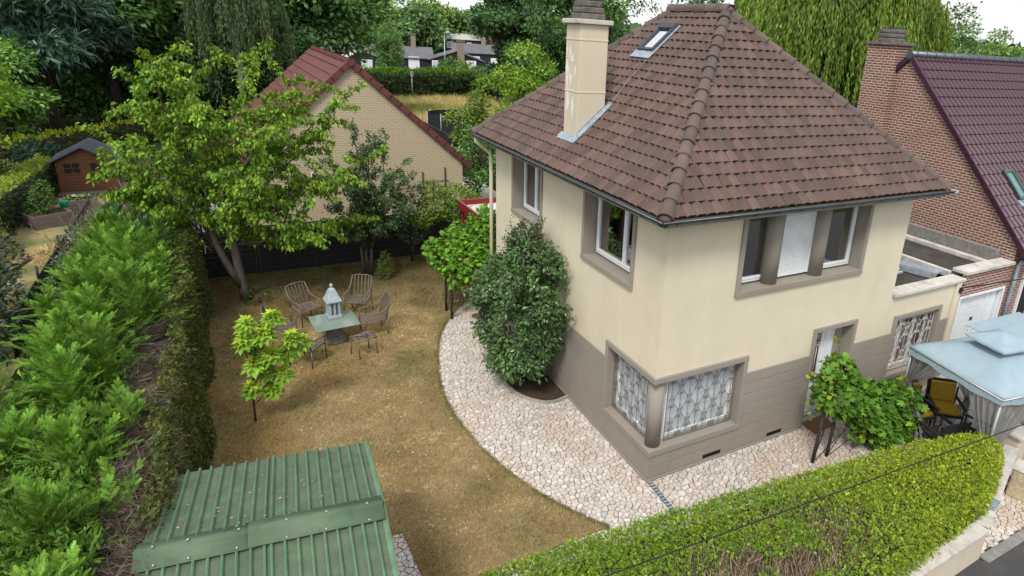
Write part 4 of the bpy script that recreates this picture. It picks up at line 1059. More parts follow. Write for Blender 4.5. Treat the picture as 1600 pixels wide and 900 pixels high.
# ================================================================== front wall and gate posts
fw_ = empty('front_wall', (1, -4.4, 0), 0, 'low cream street wall under the clipped front hedge', 'wall')
WMAT = stucco('street_wall_render', (.56,.50,.40), (.36,.33,.28))
def wall_seg(p, q, h, t, root, cop=True):
    p, q = Vector((*p, 0)), Vector((*q, 0)); d = (q-p).normalized(); nn = Vector((-d.y, d.x, 0))*t
    mb = MB(); mb.prism([tuple(p.xy), tuple(q.xy), tuple((q+nn).xy), tuple((p+nn).xy)], 0, h); part_of(root, mb.build('wall_body', WMAT, None, .01))
    if cop:
        e = nn.normalized()*.03; k = max(1, int((q-p).length/.9)); L = (q-p)/k
        for i in range(k):
            a, b = p+L*i, p+L*(i+1)-d*.008
            mb = MB(); mb.prism([tuple((a-e).xy), tuple((b-e).xy), tuple((b+nn+e).xy), tuple((a+nn+e).xy)], h+.001, h+.055); part_of(root, mb.build('coping_slab', M['coping'], None, .01))
wall_seg((-9,-4.72), (4.06,-4.28), .58, .2, fw_); wall_seg((4.10,-4.25), (6.9,-3.22), .62, .2, fw_, False)
mb = MB(); mb.prism([(4.09,-4.28),(6.92,-3.25),(6.83,-3.0),(4.0,-4.03)], .621, .67); part_of(fw_, mb.build('coping_slab', M['coping'], None, .01))
mb = MB(); mb.extr([(5.9,-3.588,.30),(6.2,-3.478,.30),(6.2,-3.478,.52),(5.9,-3.588,.52)], (.004,-.012,0)); part_of(fw_, mb.build('letter_slot', M['slate']))
mb = MB(); mb.extr([(4.55,-4.10,.67),(4.9,-4.0,.67),(4.9,-4.0,.69),(4.55,-4.10,.69)], (-.05,.16,0)); part_of(fw_, mb.build('metal_plate', M['lead']))
ps = empty('gate_post', (7.15,-3.0,0), 0, 'square cream gate post with flat slab at the end of the hedge', 'gate post')
mb = MB(); mb.box(-.2,-.2,0,.2,.2,.86); mb.build('shaft', WMAT, ps, .012); mb = MB(); mb.box(-.27,-.27,.86,.27,.27,.93); mb.build('cap_slab', M['coping'], ps, .012)
ps = empty('gate_post', (6.45,-3.72,0), .25, 'rough-cast beige gate post beside the paved entrance', 'gate post')
mb = MB(); mb.box(-.2,-.25,0,.2,.25,.62); mb.build('shaft', plain('rough_cast', (.44,.36,.24), .95, .3, 14, bmp=1., bscale=22), ps, .04); mb = MB(); mb.box(-.22,-.27,.62,.22,.27,.66); mb.build('cap_slab', M['coping'], ps, .01)
mb = MB(); mb.lathe(6.62,-4.12,[(.15,0),(.16,.1),(.15,.48),(.10,.56),(.02,.58)],18); tag(mb.build('round_bollard', WMAT), 'round-topped cream bollard at the kerb, right edge', 'bollard')

# ================================================================== green shed
sh = empty('garden_shed', (-6.36,-1.5,0), math.radians(-4), 'small shed with green corrugated sheet roof, front left', 'shed')
GSR = plain('green_sheet_rib', (.11,.195,.115), .6, .2, 5, dirt=(.05,.10,.065), dirt_amt=.5, dirt_scale=4)
GS = plain('green_fibre_sheet', (.078,.120,.070), .7, .25, 5, dirt=(.10,.10,.072), dirt_amt=.85, dirt_scale=3.2, bmp=.25, bscale=60)
GS2 = plain('green_sheet_worn', (.082,.138,.080), .65, .25, 5, dirt=(.085,.082,.058), dirt_amt=.8, dirt_scale=5, bmp=.25, bscale=60)
mb = MB(); mb.box(-1.12,-1.45,0,1.12,2.0,2.0); mb.build('shed_body', plain('brown_shed_boards', (.09,.06,.04), .85, .3, 6, stretch=(1,1,6)), sh)
def corr(y0, z0, y1, z1, x0, x1, nm, lift=0):
    pitch = .140; xs = []; x = x0
    while x < x1-1e-6:
        for du, h in ((0,.0),(.66,.0),(.74,.038),(.83,.05),(.92,.038)): xs.append((x+du*pitch, h))
        x += pitch
    xs.append((x1, 0)); nw = 7; vs = []; fs = []
    d = Vector((0, y1-y0, z1-z0)); n_ = Vector((0,-d.z,d.y)).normalized(); n_ = n_ if n_.z > 0 else -n_
    for j in range(nw):
        t = j/(nw-1)
        for i, (xx, h) in enumerate(xs):
            p = Vector((xx, y0+d.y*t-.075*xx, z0+d.z*t))+n_*(h+lift+.004*math.sin(i*.9+j*2.1)*(.5+.5*math.sin(i*.23)))
            p.y += .012*math.sin(i*1.9)*(1 if j in (0, nw-1) else 0); vs.append(p)
    k = len(xs); up = d.y*1 > 0
    for j in range(nw-1):
        for i in range(k-1): q = (j*k+i, j*k+i+1, (j+1)*k+i+1, (j+1)*k+i); fs.append(q if up else q[::-1])
    mb = MB(); mb.add(vs, fs, 0, False); mb.m = [1 if (a % (k-1)) % 5 else 0 for a in range(len(fs))]; o = mb.build(nm, [GS, GSR], sh); s = o.modifiers.new('thick', 'SOLIDIFY'); s.thickness = .008; s.offset = -1; return o
mid = -.02
corr(2.24, 2.07, .36, 2.36, -1.27, mid, 'roof_sheet'); corr(2.24, 2.07, .36, 2.36, mid-.06, 1.25, 'roof_sheet', .006)
corr(-1.5, 2.02, .36, 2.36, -1.27, mid, 'roof_sheet'); corr(-1.5, 2.02, .36, 2.36, mid-.06, 1.25, 'roof_sheet', .006)
def ridgecap(x0, x1, lift):
    mb = MB(); prof = [(.17,2.405),(.10,2.43),(.25,2.405)]
    pts = [(.56,2.366),(.43,2.40),(.40,2.43),(.36,2.442),(.32,2.43),(.29,2.40),(.11,2.36)]
    vs = [(x0,y-.075*x0,z+lift) for y, z in pts]+[(x1,y-.075*x1,z+lift) for y, z in pts]; k = len(pts)
    mb.add(vs, [(i, i+1, k+i+1, k+i) for i in range(k-1)], 0, True); o = mb.build('ridge_cap', GS2, sh); s = o.modifiers.new('thick','SOLIDIFY'); s.thickness = .01; s.offset = -1
ridgecap(-1.30, -.12, .004); ridgecap(-.2, 1.28, .016)
for x in (-1.1,-.78,-.3,.18,.62,1.08):
    for y, z in ((.36,2.452),(.14,2.378)):
        mb = MB(); mb.lathe(x+random.uniform(-.03,.03), y-.075*x, [(.016,z),(.016,z+.012),(.007,z+.02)], 8); mb.build('screw', M['steel'], sh)

V = []; F = []; rq = random.Random(8)
for k in range(34):
    x, y = rq.gauss(-.3,.55), rq.gauss(.95,.45); y = min(max(y,.55),1.75); x = min(max(x,-1.2),1.2); z = 2.36-(y-.36)*.1825+.052; a = rq.random()*6.28; s = rq.uniform(.008,.02); b = len(V)
    V += [(x+s*math.cos(a+t),y+s*.6*math.sin(a+t),z+rq.uniform(0,.006)) for t in (0,1.6,3.1,4.7)]; F.append((b,b+1,b+2,b+3))
o = fast_mesh('leaf_litter', np.array(V), np.array(F), M['straw'], sh); tag(o, kind='stuff')
# ================================================================== furniture on the lawn
def make_chair(label):
    t = empty('garden_chair', (0,0,0), 0, label, 'chair', 'metal armchairs round the glass table'); r = .017; m = M['chair']; w = .30
    for s in (-1, 1):
        mb = MB(); mb.tube([(s*w,.28,0),(s*w,.28,.47),(s*w,.27,.68)], r, 6); mb.build('leg', m, t)
        mb = MB(); mb.tube([(s*w,-.30,0),(s*w*.97,-.27,.47)], r, 6); mb.build('leg', m, t)
        mb = MB(); mb.tube([(s*w,.28,.68),(s*w,.05,.70),(s*w,-.22,.74),(s*w*.98,-.36,.90),(s*w*.93,-.44,1.08)], [.02,.022,.02,.02,.018], 6); mb.build('armrest', m, t)
    mb = MB(); mb.tube([(-w,.28,.47),(w,.28,.47),(w*.97,-.27,.47),(-w*.97,-.27,.47),(-w,.28,.47)], r, 6); st = mb.build('seat', m, t)
    for k in range(6):
        mb = MB(); x = -.24+k*.096; mb.box(x-.028,-.26,.462,x+.028,.27,.474); mb.build('seat_slat', m, st)
    mb = MB(); mb.tube([(-w*.97,-.27,.47),(-w*.98,-.34,.78),(-w*.93,-.44,1.08),(-.15,-.46,1.11),(.15,-.46,1.11),(w*.93,-.44,1.08),(w*.98,-.34,.78),(w*.97,-.27,.47)], r, 6); bk = mb.build('backrest', m, t)
    for k in range(5):
        x = -.2+k*.1; mb = MB(); mb.tube([(x,-.28,.50),(x,-.36,.80),(x,-.46,1.10)], [.015]*3, 4, sm=False); mb.build('back_slat', m, bk)
    return t
ch0 = make_chair('taupe metal armchair at back left of the glass table'); 
for i, (x, y, rz, lab) in enumerate((( -4.88,10.02,math.radians(205),None), (-3.50,10.05,math.radians(150),'taupe metal armchair at back right of the glass table'),
        (-3.36,8.62,math.radians(95),'taupe metal armchair right of the glass table facing left'), (-5.52,8.85,math.radians(-95),'taupe metal armchair left of the glass table, partly behind the sapling'),
        (-5.12,7.55,math.radians(-40),'taupe metal armchair nearest the sapling, front left of the table'))):
    o = ch0 if i == 0 else copy_tree(ch0)
    o.location = (x, y, .03); o.rotation_euler = (0, 0, rz); o.scale = (1, 1, .93)
    if lab: o['label'] = lab
stl = empty('slatted_stool', (-3.83,7.42,.03), math.radians(20), 'backless slatted metal stool in front of the right chair', 'stool')
for sx in (-1,1):
    for sy in (-1,1):
        mb = MB(); mb.tube([(sx*.24,sy*.2,0),(sx*.24,sy*.2,.48)], .016, 6); mb.build('leg', M['chair'], stl)
mb = MB(); mb.tube([(-.25,-.21,.48),(.25,-.21,.48),(.25,.21,.48),(-.25,.21,.48),(-.25,-.21,.48)], .018, 6); mb.tube([(-.25,.21,.5),(.1,-.05,.52)], .02, 6); mb.build('seat_frame', M['chair'], stl)
for k in range(5):
    mb = MB(); x = -.19+k*.095; mb.box(x-.025,-.2,.475,x+.025,.2,.488); mb.build('seat_slat', M['chair'], stl)
tb = empty('garden_table', (-4.36,8.42,.03), math.radians(4), 'square glass garden table on grey stone pedestal', 'table')
mb = MB(); mb.box(-.54,-.52,.60,.54,.52,.615); mb.build('glass_top', M['table_glass'], tb, .003)
mb = MB(); mb.lathe(0,.10,[(.30,0),(.31,.04),(.28,.12),(.22,.2),(.20,.5),(.26,.57),(.27,.598)],18); mb.build('pedestal', M['stone'], tb)
ln_ = empty('stone_lantern', (-4.33,8.66,.647), math.radians(8), 'pale blue stone lantern standing on the glass table', 'lantern'); ln_.scale = (1.0, 1.0, 1.5)
mb = MB(); mb.box(-.17,-.17,0,.17,.17,.06); mb.build('base', M['lantern'], ln_, .01)
for a in range(4):
    for k in range(3):
        mb = MB(); t = (k-1)*.11; c, s = (math.cos(a*math.pi/2), math.sin(a*math.pi/2)); x, y = .13*c-t*s, .13*s+t*c; mb.box(x-.022,y-.022,.06,x+.022,y+.022,.30); mb.build('pillar', M['lantern'], ln_, .005)
mb = MB(); mb.box(-.10,-.10,.06,.10,.10,.29); mb.build('core', M['stone'], ln_)
mb = MB(); mb.lathe(0,0,[(.27,.30),(.28,.325),(.20,.40),(.15,.47),(.10,.53),(.03,.56)],4,0,False,math.pi/4); mb.build('roof_cap', M['lantern'], ln_, .01)
mb = MB(); mb.lathe(0,0,[(.02,.555),(.04,.575),(.045,.60),(.02,.63)],10); mb.build('finial', M['lantern'], ln_)
mb = MB(); mb.lathe(-.46,8.45,[(.02,.014),(.13,.014),(.17,.06),(.165,.085),(.12,.04)],16); tag(mb.build('flower_dish', M['terracotta']), 'small dark terracotta dish on the path under the arbour', 'dish')
mb = MB(); mb.extr([(4.28,.08,.02),(4.27,-.36,.02),(4.96,-.30,.02),(4.99,.12,.02)], (0,0,.018)); tag(mb.build('door_mat', M['mat']), 'brown coir mat on the paving before the front door', 'mat')

# ================================================================== gazebo
gz = empty('gazebo', (6.85,-2.15,0), 0, 'pale blue canvas gazebo with tied grey nets beside the wing', 'gazebo')
def gsub(mb, nm, mat, bev=0): return part_of(gz, mb.build(nm, mat, None, bev))
X0, X1, Y0, Y1, ZG = 5.66, 8.06, -3.26, -.98, 2.16
cxg, cyg = (X0+X1)/2, (Y0+Y1)/2
def canopy(x0, x1, y0, y1, z0, zt, tx, sag, drop, nm, amp=1.):
    N_ = 18; mb = MB(); V = {}
    for i in range(N_+1):
        for j in range(N_+1):
            u, v = i/N_*2-1, j/N_*2-1; m_ = max(abs(u), abs(v)); x, y = (x0+x1)/2+u*(x1-x0)/2, (y0+y1)/2+v*(y1-y0)/2
            h = 1-m_; e = min(abs(u), abs(v))
            z = z0+(zt-z0)*h-sag*math.sin(math.pi*h)*.6-sag*(1-(e/max(m_,1e-6))**2)*m_*(1-m_)*2.2-amp*(.05*(1-e*e)*(m_**6)-.012*math.sin(7*u+3*v)*math.sin(5*v))
            V[i, j] = len(mb.v); mb.v.append((x, y, z))
    for i in range(N_):
        for j in range(N_):
            mb.f.append((V[i,j], V[i+1,j], V[i+1,j+1], V[i,j+1])); mb.m.append(0); mb.sm.append(True)
    ring = [(i, 0) for i in range(N_)]+[(N_, j) for j in range(N_)]+[(i, N_) for i in range(N_, 0, -1)]+[(0, j) for j in range(N_, 0, -1)]
    low = []
    for a, (i, j) in enumerate(ring):
        x, y, z = mb.v[V[i,j]]; low.append(len(mb.v)); mb.v.append((x+(x-cxg)*.012, y+(y-cyg)*.012, z-drop+.02*amp*math.sin(a*1.1)))
    for a in range(len(ring)):
        b = (a+1) % len(ring); mb.f.append((V[ring[b]], V[ring[a]], low[a], low[b])); mb.m.append(0); mb.sm.append(False)
    o = gsub(mb, nm, M['canopy']); s = o.modifiers.new('thick','SOLIDIFY'); s.thickness = .006; return o
canopy(X0, X1, Y0, Y1, ZG, 2.72, 0, .05, .17, 'canopy')
canopy(cxg-.50, cxg+.50, cyg-.46, cyg+.46, 2.66, 2.86, 0, .0, .035, 'vent_cap', amp=.15)
for x in (X0+.05, X1-.05):
    for y in (Y0+.05, Y1-.05):
        mb = MB(); mb.tube([(x,y,0),(x,y,ZG-.02)], .03, 8); gsub(mb, 'leg', M['steel'])
for a, b in (((X0,Y0),(X1,Y0)),((X1,Y0),(X1,Y1)),((X1,Y1),(X0,Y1)),((X0,Y1),(X0,Y0))):
    mb = MB(); mb.tube([(*a,ZG-.06),(*b,ZG-.06)], .02, 6); gsub(mb, 'top_bar', M['steel'])
def net_curtain(p, q, tie, side):
    "gathered net hanging from the bar p-q, pulled in to the leg at tie height"
    p, q = np.array(p), np.array(q); mb = MB(); nu, nv = 40, 22; V = {}
    for i in range(nu+1):
        for j in range(nv+1):
            u, v = i/nu, j/nv; z = (ZG-.06)*(1-v); w = abs(z-tie)/(ZG-tie if z > tie else tie+.3); pull = 1-(1-min(w,1))**1.6*.88
            t = u*pull; base = p+(q-p)*t*.98; f = .05*math.sin(u*30+v*2)*(.35+.65*w)+.02*math.sin(u*71)
            nn = np.array((-(q-p)[1], (q-p)[0])); nn = nn/np.linalg.norm(nn); b = base+nn*f*side
            V[i,j] = len(mb.v); mb.v.append((b[0], b[1], z+.01))
    for i in range(nu):
        for j in range(nv): mb.f.append((V[i,j], V[i+1,j], V[i+1,j+1], V[i,j+1])); mb.m.append(0); mb.sm.append(True)
    return gsub(mb, 'net_curtain', M['net'])
net_curtain((X0+.05,Y0+.05), (X0+.05,cyg-.3), .95, 1); net_curtain((X0+.05,Y0+.05), (cxg,Y0+.05), .95, 1); net_curtain((X1-.05,Y0+.05), (cxg+.1,Y0+.05), .6, 1); net_curtain((X0+.05,Y1-.05), (X0+.05,cyg+.1), 1.3, 1)
net_curtain((X0+.05,Y1-.05), (cxg,Y1-.05), 1.3, 1)
net_curtain((X1-.05,Y0+.05), (X1-.05,Y1-.05), .02, 1); net_curtain((X1-.05,Y1-.05), (cxg,Y1-.05), .4, 1)
for x, y in ((X0+.0,Y0+.0),(X1-.1,Y0+.0)):
    mb = MB(); mb.box(x-.04,y-.06,.80,x+.16,y+.16,1.02); gsub(mb, 'tie_band', M['canopy'], .03)
_f = Vector((X0,Y0,0)); _o = Vector((6.85,-2.15,0)); gz.rotation_euler[2] = math.radians(-9); gz.location = _f-Matrix.Rotation(math.radians(-9), 3, 'Z')@(_f-_o)+Vector((.04,.04,0))
aw = empty('side_awning', (9.2,-1.8,0), 0, 'flat pale grey canvas awning behind the gazebo', 'awning')
mb = MB(); mb.extr([(8.5,-2.95,1.9),(10.9,-2.9,1.85),(10.9,-.75,2.0),(8.6,-.72,2.05)], (0,0,-.02)); part_of(aw, mb.build('awning_sheet', M['canopy'], None, .004))
for x, y in ((8.3,-2.8),(10.7,-2.75),(10.7,-.85),(8.5,-.85)):
    mb = MB(); mb.tube([(x,y,0),(x,y,2.0)], .022, 6); part_of(aw, mb.build('pole', M['steel']))
def lounge(x, y, rz, lab, cush):
    t = empty('lounge_chair', (x,y,.015), rz, lab, 'chair', 'dark chairs under the gazebo'); w = .33
    for sx in (-1,1):
        for sy in (-1,1):
            mb = MB(); mb.tube([(sx*w,sy*.3,0),(sx*w,sy*.3,.58 if sy > 0 else .85)], .022, 6); mb.build('leg', M['black'], t)
        mb = MB(); mb.box(sx*w-.035,-.32,.58,sx*w+.035,.34,.62); mb.build('armrest', M['black'], t, .015)
    mb = MB(); mb.box(-w,-.3,.34,w,.32,.39); mb.build('seat', M['black_soft'], t, .015)
    mb = MB(); mb.extr([(-w,-.3,.40),(w,-.3,.40),(w,-.42,.95),(-w,-.42,.95)], (0,-.04,0)); mb.build('backrest', M['black_soft'], t, .015)
    if cush:
        mb = MB(); mb.box(-w+.05,-.26,.392,w-.05,.3,.50); mb.build('seat_cushion', M['yellow'], t, .04)
        mb = MB(); mb.extr([(-w+.05,-.27,.5),(w-.05,-.27,.5),(w-.05,-.37,.93),(-w+.05,-.37,.93)], (0,.10,0)); mb.build('back_cushion', M['yellow'], t, .03)
lounge(6.6,-1.12,math.radians(165),'dark chair with yellow cushions under the gazebo', True); lounge(7.35,-1.35,math.radians(140),'second dark chair with yellow cushions deeper under the gazebo', True)
lounge(6.25,-1.95,math.radians(-15),'plain black chair at the open front of the gazebo', False); lounge(6.95,-2.3,math.radians(10),'plain black chair in the front corner of the gazebo', False)
tt = empty('side_table', (5.95,-1.25,.015), .3, 'small square black table at the gazebo edge', 'table')
mb = MB(); mb.box(-.3,-.3,.48,.3,.3,.51); mb.build('table_top', M['black'], tt, .006)
for sx in (-1,1):
    for sy in (-1,1):
        mb = MB(); mb.tube([(sx*.26,sy*.26,0),(sx*.26,sy*.26,.48)], .016, 6); mb.build('leg', M['black'], tt)
mb = MB(); mb.extr([(5.42,-.62,.015),(5.75,-1.02,.015),(5.75,-1.02,.95),(5.42,-.62,.95)], (.03,.03,0)); tag(mb.build('leaning_board', M['zinc'], None, .01), 'grey board leaning by the vine next to the gazebo', 'board')

# ================================================================== cables
def cable(p, q, sag, r, label):
    p, q = Vector(p), Vector(q); pts = [p.lerp(q, i/30)+Vector((0,0,-sag*4*(i/30)*(1-i/30))) for i in range(31)]
    mb = MB(); mb.tube(pts, r, 6); return tag(mb.build('overhead_cable', M['cable']), label, 'cable')
cable((-36.4,-3.71,4.80), (33.8,-6.5,3.27), .0, .0065, 'black overhead cable crossing above the front hedge')
cable((9.2,-.1,2.68), (26.4,-13.3,10.3), .35, .016, 'black cable rising from the wing corner to the right')

# ================================================================== vegetation near the house
def rnd_up(n, k=.6):
    u = rdir(n)*k; u[:, 2] += 1; return u

def hedge_surface(poly, z0, z1, n, rng, top_bias=1.0, rough=.05):
    "random points on the top and sides of an extruded plan polygon, with outward normals"
    poly = [np.array(p, float) for p in poly]; m = len(poly)
    if sum(poly[i][0]*poly[(i+1) % m][1]-poly[(i+1) % m][0]*poly[i][1] for i in range(m)) < 0: poly = poly[::-1]
    xs = [p[0] for p in poly]; ys = [p[1] for p in poly]; area = (max(xs)-min(xs))*(max(ys)-min(ys))
    per = [np.linalg.norm(poly[(i+1) % m]-poly[i]) for i in range(m)]; side = sum(per)*(z1-z0)
    nt_ = int(n*area*top_bias/(area*top_bias+side)); ns = n-nt_
    x = rng.uniform(min(xs), max(xs), nt_); y = rng.uniform(min(ys), max(ys), nt_); k = in_poly(x, y, [tuple(p) for p in poly]); x, y = x[k], y[k]
    Pt = np.stack([x, y, np.full(len(x), z1)], 1); Nt = np.tile((0., 0, 1), (len(x), 1))
    idx = rng.choice(m, ns, p=np.array(per)/sum(per)); t = rng.random(ns)
    A = np.array(poly)[idx]; B = np.array([poly[(i+1) % m] for i in range(m)])[idx]; q = A+(B-A)*t[:, None]
    d = (B-A)/np.maximum(np.linalg.norm(B-A, axis=1, keepdims=True), 1e-9); nn = np.stack([d[:, 1], -d[:, 0]], 1)
    Ps = np.concatenate([q, rng.uniform(z0, z1, ns)[:, None]], 1); Ns = np.concatenate([nn, np.zeros((ns, 1))], 1)
    P = np.concatenate([Pt, Ps]); Nn = np.concatenate([Nt, Ns])
    # round the upper edge and lump the surface
    P = P+Nn*(rng.normal(0, rough, (len(P), 1))+(vnoise(P[:, 0]+P[:, 2], P[:, 1], .45, 21)[:, None]-.5)*rough*4)
    return P, Nn

# ---- clipped front hedge
FH = smooth_curve([(-9,-1.95),(-5,-2.0),(-1.9,-2.12),(.64,-2.38),(2.9,-2.6),(4.75,-2.9),(5.45,-3.3),(5.12,-3.72),(3.9,-4.08),(1.9,-4.22),(-1,-4.42),(-9,-4.7)], 4)
fh = empty('front_hedge', (0,-3.5,0), 0, 'clipped yellow-green hedge along the street in front of the villa', 'hedge')
rng = np.random.default_rng(31)
def shrink(poly, d):
    c = np.array(poly); n = len(c); out = []
    for i in range(n):
        t = c[(i+1) % n]-c[i-1]; t = t/np.linalg.norm(t); out.append(tuple(c[i]-np.array((t[1], -t[0]))*d))
    a = sum(c[i][0]*c[(i+1) % n][1]-c[(i+1) % n][0]*c[i][1] for i in range(n))
    return out if a > 0 else [tuple(2*np.array(c[i])-np.array(out[i])) for i in range(n)]
FHi = shrink(FH, .16)
mb = MB(); mb.prism(FHi if sum(FHi[i][0]*FHi[(i+1) % len(FHi)][1]-FHi[(i+1) % len(FHi)][0]*FHi[i][1] for i in range(len(FHi))) > 0 else FHi[::-1], .05, 1.2)
part_of(fh, mb.build('inner_wood', M['hedge_core']))
P, Nn = hedge_surface(FH, .60, 1.4, 165000, rng, 1.7, .026)
keep = (P[:, 0] > -4.4); P, Nn = P[keep], Nn[keep]
# bare, twiggy patch on the top towards the camera
bare = np.clip(1.35-np.hypot((P[:, 0]+.3)/2.4, (P[:, 1]+3.65)/.9), 0, 1)*(P[:, 2] > 1.1)
bare *= np.clip(vnoise(P[:, 0], P[:, 1], .35, 5)*2.0-.25, 0, 1)
dens = vnoise(P[:, 0], P[:, 1], .17, 6)
k = (rng.random(len(P)) > bare*1.0) & ((dens > .16) | (rng.random(len(P)) > .7)); P, Nn, bare = P[k], Nn[k], bare[k]
P = P-Nn*rng.exponential(.03, (len(P), 1)); n = len(P)
yel = np.clip((P[:, 0]-.5)/4, 0, 1)[:, None]*.65+vnoise(P[:, 0], P[:, 1], .5, 8)[:, None]*.45
c = np.array((.155,.28,.03))*(1-yel)+np.array((.31,.385,.034))*yel
c = c*np.exp(rng.normal(0, .33, (n, 1))); br = rng.random(n) < .03; c[br] = np.array((.17,.095,.04))
o = scatter('foliage', SPRIG, P, frames(Nn*.8+rdir(n, rng)*.9, rdir(n, rng)), rng.uniform(.034, .066, n), c, M['leaf']); part_of(fh, o)
n = 15000; x = rng.uniform(-3.6, 4.4, n); y = rng.uniform(-4.6, -2.5, n); b = np.clip(1.3-np.hypot((x+.3)/2.4, (y+3.65)/.9), 0, 1)
k = (rng.random(n) < b+.04) & in_poly(x, y, shrink(FH, .2)); x, y = x[k], y[k]; n = len(x)
P = np.stack([x, y, rng.uniform(1.05, 1.2, n)], 1); D = np.stack([rng.normal(0,.35,n), rng.normal(0,.35,n), np.ones(n)], 1)
TW_ = (np.array([(-.03,0,0),(.03,0,0),(.012,1,0),(-.012,1,0),(0,.45,.0),(.02,.45,0),(.22,.8,.1)], float), np.array([(0,1,2),(0,2,3),(4,5,6)]), np.array([1,1,.9]))
o = scatter('bare_twigs', TW_, P, frames(D, rdir(n, rng)), rng.uniform(.18,.34,n), vcol((.30,.235,.165), n, .35, .05, rng), M['leaf_soft']); part_of(fh, o)

# ---- tall conifer hedge on the left
lh = empty('conifer_hedge', (-8.5,7,0), 0, 'tall overgrown conifer hedge along the left side of the lawn', 'hedge')
rng = np.random.default_rng(41)
mb = MB(); mb.prism([(-9.8,-4.6),(-7.75,-4.6),(-7.62,14.2),(-9.3,15.0),(-9.3,6.0)], 0, 2.02); part_of(lh, mb.build('inner_wood', M['hedge_core']))
# clipped olive inner face
n = 52000; y = rng.uniform(-.5, 14.3, n); z = rng.uniform(.02, 2.45, n); x = -7.32-z*.07+.07*np.sin(y*1.7)+.16*(vnoise(y, z, .8, 3)-.5)+rng.normal(0,.035,n)
x = np.where(z > 2.2, x-(z-2.2)*.8*rng.random(n), x)
k = (vnoise(y, z, .30, 12)*.7+vnoise(y, z, .13, 13)*.3 > .30); x, y, z = x[k], y[k], z[k]; n = len(x)
P = np.stack([x, y, z], 1); D = np.stack([np.full(n,.5), rng.normal(0,.45,n), rng.normal(.55,.5,n)], 1)
oliv = vnoise(y, z, .6, 15)[:, None]; c = np.array((.062,.095,.026))*(1-oliv)+np.array((.125,.135,.036))*oliv; c = c*np.exp(rng.normal(0,.3,(n,1)))
o = scatter('clipped_face', SPRIG, P, frames(D, rdir(n, rng)), rng.uniform(.05,.11,n), c, M['leaf_soft']); part_of(lh, o)
# brown cut twigs on the trimmed shoulder
n = 14000; y = rng.uniform(-3.5, 6.0, n); x = rng.normal(-7.8, .25, n); k = (x < -7.42) & (x > -8.7) & (vnoise(x, y, .55, 33)+rng.random(n)*.3 > .42); x, y = x[k], y[k]; n = len(x)
z = 2.05+.28*vnoise(x, y, .5, 34)+rng.normal(0,.08,n)+np.clip(2-y, 0, 6)*.02; P = np.stack([x, y, z], 1)
cl = np.stack([vnoise(x, y, .45, 35)-.5, vnoise(x, y, .45, 36)-.5, np.full(n,.05)], 1)*3+rdir(n, rng)*.7; cl[:, 2] = np.abs(cl[:, 2])*.5
TWIG = (np.array([(-.018,0,0),(.018,0,0),(.012,.55,.05),(-.012,.55,.05),(.006,1,-.06),(-.006,1,-.06),(0,.5,.05),(.0,.47,.04),(.25,.75,.12)], float), np.array([(0,1,2),(0,2,3),(3,2,4),(3,4,5),(6,7,8)]), np.ones(5))
c = vcol((.125,.10,.078), n, .45, .06, rng)
o = scatter('cut_twigs', TWIG, P, frames(cl, rdir(n, rng)), rng.uniform(.12,.32,n), c, M['leaf_soft']); part_of(lh, o)
n = 16000; y = rng.uniform(-3.5, 14.5, n); x = rng.uniform(-9.5, -8.0, n); k = x > np.where(y > 6, -9.2, -9.7); x, y = x[k], y[k]; n = len(x)
P = np.stack([x, y, 2.08+.35*vnoise(x, y, .5, 44)+rng.normal(0,.05,n)], 1); D = rnd_up(n, .9)
o = scatter('top_foliage', SPRIG, P, frames(D, rdir(n, rng)), rng.uniform(.09,.18,n), vcol((.095,.19,.028), n, .28, .14, rng), M['leaf_soft']); part_of(lh, o)
# feathery plumes
def plume(px, py, z0, z1, rad, nf, base, seed, nm='plume'):
    "feathery conifer top: side branches carrying flat sprays on both sides"
    rng = np.random.default_rng(seed); nb_ = max(8, nf//13); P = []; D = []; U = []; Sz = []; Ct = []; lean = rng.normal(0,.12,2)
    for i in range(nb_):
        t = (i+rng.random())/nb_; a = i*2.4+rng.normal(0,.3); el = math.radians(18+52*t+rng.normal(0,9)); L = (rad*(1-t)**.7*1.15+.16)*rng.uniform(.75,1.2)
        o_ = np.array((px+lean[0]*t, py+lean[1]*t, z0+(z1-z0)*t*.92)); d = np.array((math.cos(a)*math.cos(el), math.sin(a)*math.cos(el), math.sin(el)))
        sd = np.cross(d, (0,0,1.)); sd /= np.linalg.norm(sd); up = np.cross(sd, d); q = o_.copy(); k = max(5, int(L/.04)); tone = math.exp(rng.normal(0,.16))
        for j in range(k):
            s_ = j/k; dd = d+np.array((0,0,-.45))*s_*s_; dd /= np.linalg.norm(dd); q = q+dd*L/k; sgn = 1 if j % 2 else -1
            P.append(q); D.append(dd*.8+sd*sgn*.75*(1-.5*s_)+rng.normal(0,.12,3)+np.array((0,0,.12))); U.append(up+rng.normal(0,.25,3)); Sz.append((.125*(1-s_*.5)+.04)*rng.uniform(.75,1.2)); Ct.append(tone*(.92+.25*s_))
        P.append(q); D.append(dd); U.append(up); Sz.append(.13); Ct.append(tone*1.18)
    P = np.array(P); n = len(P); c = vcol(base, n, .18, .12, rng)*np.array(Ct)[:, None]
    return part_of(lh, scatter(nm, FROND, P, frames(np.array(D), np.array(U)), np.array(Sz), c, M['leaf_soft'], S2=np.array(Sz)*1.25))
GRN = (.122,.245,.030); rr = np.random.default_rng(3)
